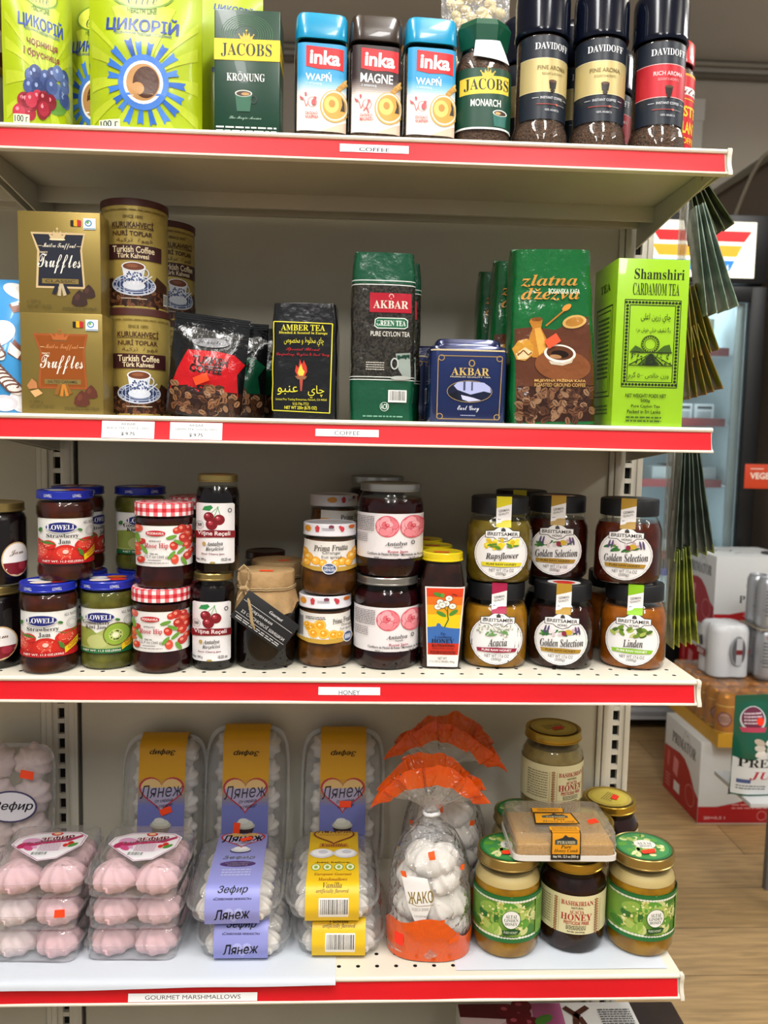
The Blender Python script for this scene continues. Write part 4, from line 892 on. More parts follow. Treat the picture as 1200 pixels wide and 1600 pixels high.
ops += [('r', 838, 521, 1018, 524, INK), ('t', '\uFEE1\uFEAE\uFB94 \u06F5\u06F0\u06F0 \uFEBA\uFEDF\uFE8E\uFEA7 \uFEE5\uFEAF\uFEED', 838, 548, 1006, 578, INK, ''), ('t', 'NET WEIGHT/ POIDS NET', 830, 632, 1000, 646, INK, 'b'), ('t', '500g', 894, 652, 934, 666, INK, 'b'), ('t', 'Pure Ceylon Tea', 856, 674, 976, 688, INK, 'b'), ('t', 'Packed in Sri Lanka', 840, 694, 980, 708, INK, 'b'), ('x', 836, 716, 984, 744, 2, '#3c5a18')]
b = B(); b.art(Flat(0), ops, T, .0003, .00003, .35); b.out('front_print', o)
b = B(); b.art(Side(w/2, -1), [('l', [(-78, 38), (-14, 38), (-14, 152), (-78, 152), (-78, 38)], 1.4, INK), ('l', [(-72, 44), (-20, 44), (-20, 146), (-72, 146), (-72, 44)], 1, INK), ('x', -68, 140, -24, 60, 14, '#3c5a18'), ('t', 'TEA', -66, 172, -26, 182, INK, 'S'), ('x', -74, 28, -18, 14, 3, '#3c5a18')], MM, .0003, .00003, .35); b.out('side_print', o)
o = thing('snack_packet', 'small green packet wedged behind the lower right corner of the lime tea box', 'packet', (.4200, .130, SEC))
S = Pillow(.05, .045, .02, .06, .001, 30, 8.); B().pouch(S, mat('#2f9a2c', .25, coat=.4)).out('pouch', o)
# ================================================================== THIRD SHELF: jams and honeys
def gprof(p): return [(r*.001, z*.001) for r, z in p]
def jar(name, label, cat, group, loc, rz, prof, fill, cmat, lid, lmat, n=2., ry=1., glass=GLASS, seg=56, base=.0016):
    """glass jar: shell, contents and screw lid. prof, lid in mm"""
    o = thing(name, label, cat, loc, rz+facing(loc), group); P = gprof(prof)
    B().lathe(P, glass, seg, n, ry).out('glass', o)
    q = [(0, base)]
    for r, z in P[1:]:
        if z < fill*.001: q.append((max(r-.0013, 0), max(z, base)))
    rf = Round([(r, z) for r, z in P if r > 0], n).a(fill*.001)-.0013
    q += [(rf, fill*.001), (0, fill*.001)]
    B().lathe(q, cmat, seg, n, ry).out('contents', o)
    if lid: B().lathe(gprof(lid), lmat, seg if n == 2 else 56, 2. if n < 4 else n, 1. if n < 4 else ry).out('lid', o)
    return o
def jam(h, var=None, rough=.3, tr=0.): return mat(h, rough, coat=.0, trans=tr, spec=.25, var=.3, vscale=45., vcol=var)
def lidprof(r, z0, z1, lip=.6): return [(r-1.5, z0), (r, z0), (r+lip, z0+.6), (r+lip, z0+1.8), (r, z0+2.4), (r, z1-1.2), (r-.8, z1-.2), (r-2.2, z1), (r-3.2, z1-.7), (0, z1-.7)]
GOLDL = mat('#a8935a', .28, .85); SILV = mat('#a9a7a2', .3, .9)
# --- dark jars at the left edge
DARKJ = jam('#160a0c', '#070405', .25)
def dark_jar(label, loc, rz):
    o = jar('jam_jar', label, 'jam jar', 'dark jam jars', loc, rz, [(0, 0), (34, 0), (38.5, 3), (39.5, 10), (39.5, 84), (37, 90), (34, 93), (34, 98)], 92, DARKJ, lidprof(36.5, 94, 105), GOLDL)
    S = Round(.0395); b = B(); b.art(S, [('e', 12, 34, 20, 22, '#c8a878'), ('e', 12, 34, 18.6, 20.4, '#eceaea'), ('p', [(-6, 30), (30, 30), (28, 22), (22, 16), (12, 13.8), (2, 16), (-4, 22)], '#7a1a26'), ('e', 20, 25, 6, 5, '#a03040'), ('t', 'Jam', 2, 38, 22, 46, '#5a3a1c', 'C')], MM); b.out('label', o)
    return o
dark_jar('dark jam jar with gold lid, lower one of the stack cut by the left edge', (-.4560, .056, THI), rad(-6))
o = dark_jar('dark jam jar with gold lid, upper one of the stack cut by the left edge', (-.4515, .059, THI+.1052), rad(22))
# --- blue lidded jams
BLUEL = mat('#1a2aa0', .3, coat=.3)
def art_blue(kind):
    st = kind == 's'; G = '#1c6a3a'
    ops = [('r', 134, 1015, 462, 1286, '#e9e9e6')]
    if st:
        ops += [('p', [(134, 1130), (170, 1150), (190, 1200), (300, 1170), (350, 1200), (370, 1140), (462, 1128), (462, 1286), (134, 1286)], '#c22a22')]
        for x, y, rx, ry, a in ((285, 1222, 70, 52, 0), (170, 1215, 44, 52, 20), (395, 1172, 62, 40, -15), (200, 1170, 36, 26, 10)):
            ops += [('e', x, y, rx, ry, '#c9281f', a), ('e', x-6, y-4, rx*.6, ry*.6, '#dc4a3a', a)]
            rr = random.Random(int(x))
            for i in range(14): ops.append(('e', x+rr.uniform(-.7, .7)*rx, y+rr.uniform(-.7, .7)*ry, 3.5, 3, '#f0a08a'))
        ops += [('e', 285, 1212, 16, 13, '#eac0b4'), ('p', [(340, 1130), (400, 1150), (460, 1120), (440, 1140), (380, 1150)], '#4f7a2e'), ('p', [(350, 1190), (380, 1210), (390, 1250), (360, 1230)], '#4f7a2e'), ('p', [(148, 1150), (200, 1150), (240, 1168), (180, 1166)], '#4f7a2e')]
    else:
        ops += [('p', [(134, 1150), (250, 1160), (350, 1110), (462, 1120), (462, 1286), (134, 1286)], '#a9b46a'), ('e', 180, 1190, 70, 60, '#8fa04a'), ('e', 250, 1215, 60, 44, '#b8c07a'), ('e', 360, 1172, 78, 72, '#6e6a2e', -20), ('e', 360, 1172, 70, 64, '#8fb03e', -20), ('e', 356, 1176, 40, 36, '#b9cc72', -20), ('e', 354, 1176, 18, 16, '#e8ecc8', -20), ('p', [(420, 1140), (455, 1110), (460, 1140), (440, 1160)], '#3f6a2a')]
        rr = random.Random(4)
        for i in range(22): a = rr.uniform(0, 6.28); ops.append(('e', 355+30*cos(a), 1176+26*sin(a), 3, 4, '#26301a'))
    ops += [('r', 134, 1258, 462, 1286, '#b3161f' if st else G), ('t', 'NET WT. 11.3 OZ.(320g)', 168, 1264, 380, 1280, '#f0e8e0', 'b'), ('e', 266, 1066, 84, 35, '#d8d8dc'), ('e', 266, 1066, 80, 31, '#1c2470'), ('t', 'LOWELL', 190, 1050, 342, 1080, '#eef0f4', 'S')]
    ops += [('t', 'Strawberry', 188, 1104, 356, 1134, '#241c1c', 'S'), ('t', 'Jam', 248, 1136, 312, 1166, '#241c1c', 'S')] if st else [('t', 'Gooseberry', 170, 1084, 322, 1114, '#241c1c', 'S'), ('t', 'Kiwi Jam', 186, 1112, 302, 1138, '#241c1c', 'S')]
    ops += [('t', 'ALL NATURAL', 384, 1030, 476, 1048, '#241c1c', 'S'), ('o', 424, 1092, 28, 28, 2.4, '#8a8a8a'), ('o', 424, 1092, 18, 18, 1.6, '#8a8a8a'), ('e', 365, 1082, 14, 8, '#3f7a3a', 20), ('e', 160, 1082, 8, 14, '#3f7a3a', 20), ('p', [(384, 1236), (456, 1180), (456, 1226), (386, 1272)], '#e8c81e'), ('t', 'Premium', 394, 1206, 448, 1222, '#b02018', 'b', -34), ('t', 'Quality', 398, 1224, 450, 1240, '#b02018', 'b', -34)]
    return ops
LOW_P = [(0, 0), (30, 0), (33.5, 2.5), (35, 9), (34.8, 16), (32.6, 22), (32.2, 30), (32.2, 70), (32.8, 77), (35, 85), (35, 93), (33, 99), (31, 101), (31, 106)]
LOW_S = Round(gprof(LOW_P[1:]))
def lowell(label, loc, kind, rz=0.):
    o = jar('jam_jar', label, 'jam jar', 'blue lidded jam jars', loc, rz, LOW_P, 99, jam('#4b1b10', '#2e100a') if kind == 's' else jam('#6b6a2a', '#4b4a1a'), lidprof(34.2, 103, 113.5), BLUEL)
    T = fit(132, 465, 1393, 850, .0700, .1135, 298)
    ops = art_blue(kind); x = []
    b = B(); b.surf(Round(.0326), .0228, .0792, mat('#e9e9e6', .4), 2, 48, False, .0003, -1.9, 1.9); b.art(Round(.0326), ops[1:], T, .0006, .00004); b.out('label', o)
    b = B()
    for i in range(6):
        c = -.075+.03*i
        b.art(Round(.0342), [('t', 'LOWELL', c*1000-5.6, 106.2, c*1000+5.6, 110.2, '#d4d8ee', 'b')], lambda X, Y: ((X-c*1000)*.001, Y*.001), .0004) if False else None
        SS = Round(.0342); a0 = i*pi/3+.35
        t_ = B(); t_.art(SS, [('t', 'LOWELL', -5.6, 109.6, 5.6, 105.8, '#d4d8ee', 'b')], MM, .0004); 
        bm_ = t_.bm; bmesh.ops.rotate(bm_, verts=bm_.verts, cent=(0, 0, 0), matrix=Matrix.Rotation(a0, 3, 'Z')); b.absorb(bm_, mat('#d4d8ee', .4), True)
    for k_, (x_, y_, c_) in enumerate(((-12, 6, '#d4d8e0'), (10, 10, '#c8641e'), (12, -10, '#c82a1e'), (-8, -14, '#d8c8c0'))):
        b.art(Top(.1131), [('e', x_, y_, 13, 9, c_)], MM, .0002+.0001*k_)
    b.out('lid_print', o)
    return o
l1 = lowell('blue lidded strawberry jam jar, lower one of the left stack', (-.3760, .0365, THI), 's', rad(-3))
dup(l1, 'blue lidded strawberry jam jar stacked on another strawberry jar', (-.3600, .0560, THI+.1140), rad(4)+facing((-.3600, .0560, THI+.1140)))
k1 = lowell('blue lidded green kiwi jam jar at the front of the shelf', (-.3080, .0580, THI), 'k', rad(-6))
k2 = dup(k1, 'blue lidded kiwi jam jar high at the back, partly behind the gingham lids', (-.2880, .1480, THI+.1140), rad(14)+facing((-.2880, .1480, THI+.1140)))
dup(k1, 'blue lidded jam jar at the back carrying the high kiwi jar', (-.2850, .1430, THI), rad(30)+facing((-.2850, .1430, THI)))
dup(l1, 'blue lidded jam jar behind the lower strawberry jar, only its lid showing', (-.3620, .1200, THI), rad(40)+facing((-.3620, .1200, THI)))
dup(l1, 'dark topped jam jar behind the upper strawberry jar', (-.3690, .1330, THI+.1140), rad(70)+facing((-.3690, .1330, THI+.1140)))
# --- gingham lidded rose hip jars
GW, GP, GRD = mat('#ece8e8', .4), mat('#df6a72', .4), mat('#c8202e', .4)
def gingham_lid(o, r, z0, z1):
    b = B(); ns, nz = 44, 3
    def col(i, j): s_ = (i % 2)+(j % 2); return (GW, GP, GRD)[s_]
    rings = [(r, z0+(z1-z0-.0012)*j/nz) for j in range(nz+1)]+[(r*.965, z1), (r*.80, z1), (r*.62, z1), (r*.44, z1), (r*.26, z1), (.0001, z1)]
    for j in range(len(rings)-1):
        for i in range(ns):
            for h_ in range(2):
                a0, a1 = 2*pi*(i+h_/2)/ns, 2*pi*(i+h_/2+.5)/ns; (r0, za), (r1, zb) = rings[j], rings[j+1]
                b.faces([(r0*sin(a0), -r0*cos(a0), za), (r0*sin(a1), -r0*cos(a1), za), (r1*sin(a1), -r1*cos(a1), zb), (r1*sin(a0), -r1*cos(a0), zb)], [(0, 1, 2, 3)], col(i, j), True)
    bmesh.ops.remove_doubles(b.bm, verts=b.bm.verts, dist=.00002); b.out('lid', o, sharp=40)
RH_P = [(0, 0), (31, 0), (35.5, 2), (37.4, 8), (37, 16), (35.2, 23), (34.8, 30), (34.8, 76), (35.8, 80), (37, 84), (36.6, 89), (34, 91), (34, 95)]
def rosehip(label, loc, rz=0.):
    o = jar('jam_jar', label, 'jam jar', 'gingham lidded jam jars', loc, rz, RH_P, 88, jam('#3a0d0b', '#220606', .25), None, None)
    gingham_lid(o, .0368, .0915, .1075)
    T = fit(38, 378, 1390, 880, .0752, .1070, 206); b = B(); S = Round(.0351)
    b.surf(S, .0285, .0795, mat('#e8e6e4', .4), 2, 48, False, .0003, -1.8, 1.8)
    ops = []; rr = random.Random(6)
    for x, y, rx, ry in ((290, 1030, 26, 30), (330, 1060, 26, 30), (262, 1040, 22, 20), (300, 1085, 28, 26), (345, 1100, 24, 30), (320, 1130, 26, 26), (245, 1130, 26, 22), (250, 1210, 30, 22), (322, 1195, 24, 28), (345, 1170, 18, 24), (330, 1030, 20, 18), (62, 1030, 20, 24), (78, 1105, 16, 22), (60, 1140, 22, 24), (76, 1215, 18, 22), (52, 1180, 14, 26)):
        ops += [('e', x, y, rx, ry, rr.choice(('#c8382a', '#d4503a', '#b82c24')), rr.uniform(0, 90)), ('e', x-5, y-6, rx*.4, ry*.35, '#e8907a')]
    for x, y, a in ((232, 1078, -15), (285, 1160, -40), (232, 1185, -50), (300, 1225, 60), (92, 1150, 60), (62, 1085, 80), (270, 1110, 30)): ops += [('e', x, y, 30, 11, '#6a9a3a', a)]
    ops += [('e', 150, 1054, 50, 17, '#b8242c'), ('r', 102, 1046, 198, 1064, '#b8242c'), ('t', 'PODRAVKA', 108, 1048, 192, 1062, '#f4e8e4', 'b'), ('t', 'SPREAD', 116, 1096, 176, 1106, '#6a5a58', 'b'), ('t', 'Rose Hip', 94, 1112, 214, 1150, '#b8303a', 'S'), ('t', 'Net wt.', 122, 1170, 162, 1182, '#3a3030', 'b'), ('t', '12,7 oz (360 g)', 96, 1186, 212, 1206, '#3a3030', ''), ('x', 84, 1226, 216, 1236, 1, '#8a8080'), ('x', 112, 1210, 176, 1220, 1, '#6a6060')]
    b.art(S, ops, T, .0006, .00004); b.out('label', o); return o
r1 = rosehip('rose hip jam jar with red gingham lid, lower one of the stack', (-.2360, .0445, THI), rad(-2))
dup(r1, 'rose hip jam jar with red gingham lid, upper one of the stack', (-.2325, .0470, THI+.1078), rad(4)+facing((-.2325, .0470, THI+.1078)))
dup(r1, 'red gingham lidded jar at the back, its lid just showing', (-.2110, .1500, THI+.1078), rad(40)+facing((-.2110, .1500, THI+.1078))); dup(r1, 'red gingham lidded jar at the back carrying another gingham lidded jar', (-.2100, .1480, THI), rad(60)+facing((-.2100, .1480, THI)))
# --- sour cherry jars
VI_P = [(0, 0), (23, 0), (26.5, 2), (28, 7), (28.1, 96), (27.3, 104), (25, 110), (24, 113), (24, 118)]
def visne(label, loc, rz=0.):
    o = jar('jam_jar', label, 'jam jar', 'sour cherry jam jars', loc, rz, VI_P, 109, jam('#12070a', '#060304', .2), lidprof(25.2, 116, 125.5), GOLDL)
    T = fit(383, 642, 1365, 772, .0563, .1260, 512); S = Round(.0282); b = B()
    ops = [('p', [(392, 950), (400, 942), (600, 942), (610, 950), (610, 1294), (602, 1302), (400, 1302), (390, 1294)], '#e6e4e6'), ('p', [(428, 985), (440, 962), (478, 954), (490, 968), (470, 988)], '#2f8a4a'), ('l', [(520, 962), (470, 1010)], 3.5, '#4a9a4a'), ('l', [(520, 962), (484, 1050)], 3.5, '#4a9a4a'), ('l', [(514, 960), (532, 1020)], 3.5, '#4a9a4a')]
    for x, y, r in ((466, 1024, 29), (524, 1040, 31), (482, 1068, 33)): ops += [('e', x, y, r, r, '#7a1420'), ('e', x-7, y-9, r*.45, r*.4, '#a83444'), ('e', x-10, y-13, 5, 4, '#e8b8bc')]
    ops += [('o', 582, 984, 11, 13, 4, '#222'+'222'), ('o', 416, 1072, 22, 24, 2, '#8a8486'), ('t', '%85', 402, 1062, 430, 1080, '#4a4446', 'bi'), ('p', [(388, 1112), (440, 1104), (500, 1101), (560, 1103), (612, 1108), (612, 1150), (560, 1146), (500, 1144), (440, 1147), (388, 1154)], '#7c1420'), ('t', 'Vişne Reçeli', 402, 1108, 584, 1140, '#e8dcdc', 'b', 1), ('t', 'Antalya', 452, 1170, 544, 1202, '#22201f', 'I', -4), ('t', 'Reçelcisi', 448, 1202, 548, 1228, '#22201f', 'I', -3), ('e', 440, 1184, 10, 12, '#b89a5a'), ('t', 'Sour Cherry Jam', 426, 1238, 552, 1252, '#7a2a30', 'b'), ('t', 'Net: 290 g', 396, 1270, 450, 1288, '#2a2626', 'b'), ('t', '10.23 oz', 536, 1268, 588, 1286, '#2a2626', 'b'), ('e', 488, 1296, 16, 6, '#a8924a')]
    b.art(S, ops, T, .0004, .00004); b.out('label', o)
    b = B(); b.art(Top(.1249), [('r', -4, -21, 9, -12, ORANGE)], MM, .0003); b.out('price_sticker', o)
    return o
v1 = visne('slim sour cherry jam jar with gold lid, lower one of the stack', (-.1705, .0520, THI), rad(0))
dup(v1, 'slim sour cherry jam jar with gold lid, upper one of the stack', (-.1655, .0530, THI+.1258), rad(-2)+facing((-.1655, .0530, THI+.1258)))
# --- dark jar under kraft paper tied with twine
def paper_jar(label, loc, rz, tagged):
    o = jar('jam_jar', label, 'jam jar', 'kraft paper capped jars', loc, rz, [(0, 0), (34, 0), (38.5, 3), (39.6, 9), (39.6, 84), (38, 93), (35, 100), (35, 108)], 98, jam('#140a08', '#080404', .2), None, None)
    KP = mat('#b08f63', .75, bump=.3, bscale=120., var=.12, vscale=40.)
    b = B(); b.lathe([(.0372, .103), (.0378, .106), (.0382, .122), (.0372, .1255), (.033, .1262), (0, .1258)], KP, 60, amp=.0012, sc=90.); b.out('paper_cap', o)
    vs_, fs = [], []; n = 72
    for i in range(n):
        a = 2*pi*i/n; f = .5+.5*sin(9*a+1.3*sin(2*a)); dr = .0185+.016*abs(sin(2*a+.5))+.004*sin(7*a)
        for q in range(4):
            r = .0378+q/3*(.0022+.0042*f); vs_.append((r*sin(a), -r*cos(a), .1035-dr*q/3))
    for i in range(n):
        for q in range(3):
            k, l = i*4+q, ((i+1) % n)*4+q; fs.append((k, l, l+1, k+1))
    B().faces(vs_, fs, KP, True) if False else None
    b = B(); b.faces(vs_, fs, KP, True); b.out('paper_skirt', o)
    TW = mat('#a98f68', .85, bump=.6, bscale=600.)
    b = B()
    for dz in (0, .0022): b.tube([(.0388*sin(2*pi*i/40), -.0388*cos(2*pi*i/40), .1040+dz+.0006*sin(i)) for i in range(40)], .0011, TW, 6, True)
    if tagged:
        loop = [(-.030, -.030, .105), (-.035, -.034, .118), (-.034, -.036, .131), (-.028, -.037, .137), (-.022, -.036, .131), (-.022, -.036, .119), (-.026, -.037, .108), (-.029, -.036, .104)]
        sm = []
        for i in range(len(loop)-1):
            for q in range(5): sm.append(Vector(loop[i]).lerp(Vector(loop[i+1]), q/5))
        b.tube(sm, .0016, TW, 6)
        b.tube([(-.027, -.037, .106), (-.022, -.042, .094), (-.019, -.046, .080), (-.0175, -.047, .066), (-.014, -.047, .057)], [.0016, .0018, .002, .0022, .0014], TW, 6)
        b.tube([(-.028, -.036, .105), (-.034, -.040, .098), (-.036, -.040, .092)], .0014, TW, 6)
        b.tube([(-.032, -.036, .107), (-.025, -.0395, .1085), (-.022, -.038, .103)], .0030, TW, 8)
        b.out('twine', o)
        b = B(); c = Vector((-.0010, -.0445, .0665)); M4 = Matrix.Translation(c) @ Matrix.Rotation(rad(-4), 4, 'X') @ Matrix.Rotation(rad(36), 4, 'Y')
        TT = lambda x, y: (x*.001, y*.001)
        t_ = B(); t_.box(-.0395, -.0005, -.0205, .0395, .0005, .0205, mat('#17181a', .5), .0004)
        t_.art(Flat(.0005), [('t', 'Gourmet', -2, 15, 18, 11, '#d8d8d8', 'I'), ('t', 'Варення', -26, 4, 10, -1, '#e8e8e8', 'b'), ('t', 'ІЗ СОСНОВОЇ ШИШКИ', -32, -3, 34, -8, '#e8e8e8', 'b'), ('l', [(-38, 7), (37, 7)], .5, '#c8c8c8'), ('l', [(-38, -11), (37, -11)], .5, '#c8c8c8'), ('x', -34, -13, 32, -18, 2, '#b8b8b8')], TT, .0002)
        bmesh.ops.transform(t_.bm, matrix=M4, verts=t_.bm.verts); t_.out('paper_tag', o)
    else: b.out('twine', o)
    b = B(); b.art(Top(.1258), [('p', [(-9, -20), (8, -23), (10, -13), (-7, -10)], ORANGE)], MM, .0008); b.out('price_sticker', o)
    return o
paper_jar('dark jar capped with kraft paper and twine, with a black hanging tag', (-.1045, .0680, THI), rad(0), True)
paper_jar('dark jar capped with kraft paper standing behind the tagged one', (-.0960, .1550, THI), rad(30), False)
o = jar('jam_jar', 'dark glass jar with brown lid at the back, seen above the kraft paper jars', 'jam jar', None, (-.1230, .2450, THI), 0, [(0, 0), (30, 0), (33, 3), (33, 100), (29, 110), (28, 116)], 108, DARKJ, lidprof(30, 114, 126), mat('#3a1a12', .3, coat=.3))
# --- orange spread jars
OR_P = [(0, 0), (28, 0), (34, 2), (37.5, 8), (38.2, 16), (37.4, 30), (36, 42), (34.6, 56), (33.4, 68), (33.6, 73), (32.5, 77), (32.5, 80)]
def orange(label, loc, rz, side):
    o = jar('jam_jar', label, 'jam jar', 'white lidded orange spread jars', loc, rz, OR_P, 74, jam('#6a3f12', '#45260a', .25), lidprof(35, 78.5, 94.5, .3), mat('#e2e0e6', .25, coat=.4))
    S = Round(gprof(OR_P[1:])); T = fit(108, 440, 1360, 915, .0764, .0940, 276); b = B()
    ops = [('p', [(122, 1012), (200, 1018), (360, 1020), (432, 1016), (438, 1170), (360, 1196), (270, 1202), (190, 1196), (116, 1170)], '#e6e2dc')]
    if not side:
        for x, y, r in ((135, 1090, 24), (158, 1120, 28), (200, 1140, 26), (345, 1140, 26), (400, 1110, 30), (420, 1080, 22), (380, 1146, 24), (150, 1150, 24), (240, 1150, 22), (310, 1152, 22)): ops += [('e', x, y, r, r, '#e09a1e'), ('e', x, y, r*.78, r*.78, '#eeb040'), ('e', x-4, y-5, r*.3, r*.3, '#f6d890')]
        ops += [('t', 'Prima Frutta', 190, 1040, 374, 1076, '#4a4036', 'I', -3), ('t', 'Orange', 238, 1078, 334, 1102, '#4a4036', ''), ('t', 'fruit spread', 232, 1104, 340, 1128, '#4a4036', '')]
    else:
        for x, y, r in ((200, 1110, 32), (250, 1090, 34), (215, 1140, 30), (270, 1140, 32), (325, 1150, 30), (180, 1090, 20), (360, 1150, 24)): ops += [('e', x, y, r, r, '#e8a828'), ('e', x, y, r*.84, r*.84, '#f4c860'), ('e', x, y, r*.72, r*.72, '#e09a1e'), ('e', x-3, y-4, r*.2, r*.2, '#f8e0a0')]
        ops += [('t', 'Prima Frutta', 318, 1046, 430, 1080, '#4a4036', 'I', -6), ('t', 'Orange', 366, 1084, 424, 1104, '#4a4036', ''), ('t', 'fruit spread', 360, 1106, 426, 1126, '#4a4036', ''), ('b', 124, 1040, 158, 1160), ('x', 172, 1036, 280, 1056, 2, '#4a4036')]
    ops += [('p', [(116, 1166), (190, 1172), (276, 1176), (362, 1172), (436, 1164), (438, 1182), (362, 1198), (276, 1204), (190, 1198), (116, 1180)], '#b8923a'), ('e', 276 if not side else 402, 1184 if not side else 1168, 40 if not side else 26, 34, '#d8dae0'), ('e', 276 if not side else 402, 1184 if not side else 1168, 35 if not side else 22, 29, '#3a4a72'), ('t', 'FRUCHT', 250, 1166, 302, 1180, '#e0e4ee', 'b') if not side else ('x', 386, 1152, 418, 1184, 3, '#e0e4ee'), ('t', 'GENUSS', 246, 1184, 306, 1200, '#e0e4ee', 'b') if not side else ('x', 386, 1160, 418, 1178, 2, '#e0e4ee')]
    b.art(S, ops, T, .0005, .00004); b.out('label', o)
    S2 = Round(.0351); b = B()
    b.art(S2, [('p', [(-18, 84), (-14, 84), (-13, 90), (-16, 93), (-19, 90)], '#c8404a'), ('e', 2, 91, 3.5, 2.5, '#7a3a4a'), ('e', -28, 88, 4, 4, '#d8922a'), ('e', 16, 88, 2.6, 3.4, '#c83a48'), ('e', 14, 90, 2, 3, '#c83a48', 40), ('e', 28, 91, 4, 2.5, '#c8641e'), ('x', -10, 90, 6, 86, 2, '#9a94a0')], MM, .0004); b.out('lid_print', o)
    return o
orange('white lidded orange spread jar, lower one of the stack, turned to show its barcode', (-.0265, .0770, THI), rad(0), True)
o2 = orange('white lidded orange spread jar, upper one of the stack, label facing forward', (-.0215, .0790, THI+.0947), rad(0), False)
o3 = dup(o2, 'orange spread jar at the back, its dark patterned lid showing above the upper one', (-.0180, .1820, THI+.0947+.0300), rad(50)+facing((-.0180, .1820, THI+.0947+.0300))); 
bx_ = dup(o2, 'orange spread jar at the back of the shelf carrying another one', (-.0185, .1825, THI+.0300), rad(20)+facing((-.0185, .1825, THI+.0300)))
o = thing('carton_tray', 'low cardboard tray under the orange spread jars at the back of the shelf', 'tray', (-.0185, .1825, THI)); B().box(-.039, -.039, 0, .039, .039, .0298, mat('#8a7250', .7), .001).out('tray', o)
# --- rose jam jars
RO_P = [(0, 0), (34, 0), (41, 2), (43.6, 8), (44.2, 16), (44.2, 22), (43.4, 25), (43.4, 84), (44.2, 88), (43.6, 96), (41, 103), (38.5, 107), (38.5, 113)]
def rosejam(label, loc, rz):
    o = jar('jam_jar', label, 'jam jar', 'rose jam jars', loc, rz, RO_P, 102, jam('#2c070d', '#1a0408', .2), lidprof(40.5, 111, 121.5), SILV)
    T = fit(470, 850, 1372, 790, .0884, .1205, 660); S = Round(.0437); b = B()
    b.surf(S, .0255, .0835, mat('#e8e4e6', .4), 2, 56, False, .0003, -1.9, 1.9); ops = []
    for cx_, cy_, R_ in ((650, 1048, 66), (788, 1048, 70)):
        rr = random.Random(int(cx_)); ops.append(('e', cx_, cy_, R_, R_*1.02, '#d8606c'))
        for i in range(8): a = i*2.4; ops += [('e', cx_+R_*.40*cos(a), cy_+R_*.40*sin(a), R_*.60, R_*.47, '#c24a5a', a*57+60), ('e', cx_+R_*.44*cos(a), cy_+R_*.44*sin(a), R_*.56, R_*.43, ('#e88a94', '#f2a8b0', '#e27a86')[i % 3], a*57+60)]
        for i in range(6): a = i*2.3+.4; ops += [('e', cx_+R_*.19*cos(a), cy_-6+R_*.19*sin(a), R_*.35, R_*.26, '#b83c4c', a*57+70), ('e', cx_+R_*.22*cos(a), cy_-6+R_*.22*sin(a), R_*.32, R_*.23, ('#ee98a0', '#dc6c78', '#f4b0b6')[i % 3], a*57+70)]
        ops += [('e', cx_, cy_-8, R_*.2, R_*.17, '#c8404e'), ('e', cx_+3, cy_-10, R_*.1, R_*.08, '#e88a94')]
    ops += [('t', 'Antalya', 640, 1140, 758, 1172, '#2a2426', 'I', -3), ('t', 'Reçelcisi', 690, 1172, 732, 1182, '#2a2426', 'b'), ('o', 788, 1146, 9, 14, 4, '#2a2426'), ('t', 'Rose Jam', 656, 1194, 762, 1216, '#b04a5a', 'b'), ('t', 'Confiture de Pétales de Roses - Marmelada de Rosa', 545, 1212, 838, 1228, '#3a3234', 'b', 1), ('t', '700 g', 582, 1238, 624, 1258, '#3a3234', 'b'), ('t', '24.69 oz', 766, 1236, 820, 1252, '#3a3234', 'b'), ('l', [(690, 1252), (720, 1246), (740, 1252)], 3, '#3a3234'), ('x', 482, 984, 580, 1080, 9, '#6a6064'), ('x', 482, 1092, 545, 1150, 5, '#8a8084')]
    b.art(S, ops, T, .0006, .00004); b.out('label', o)
    b = B(); b.art(Top(.1208), [('p', [(-10, -36), (6, -36), (5, -26), (-9, -27)], mat('#c8281e', .5))], MM, .0006); b.out('price_sticker', o)
    return o
j1 = rosejam('large rose jam jar with silver lid, lower one of the stack', (.0565, .0740, THI), rad(6))
dup(j1, 'large rose jam jar with silver lid, upper one of the stack', (.0590, .0760, THI+.1216), rad(-2)+facing((.0590, .0760, THI+.1216)), drop=('price_sticker',))
dup(j1, 'large rose jam jar at the back, upper one, its dark lid showing', (.0470, .2560, THI+.1216), rad(30)+facing((.0470, .2560, THI+.1216)), drop=('price_sticker',)); dup(j1, 'large rose jam jar at the back, lower one, hidden by the front stack', (.0470, .2560, THI), rad(50)+facing((.0470, .2560, THI)), drop=('price_sticker',))
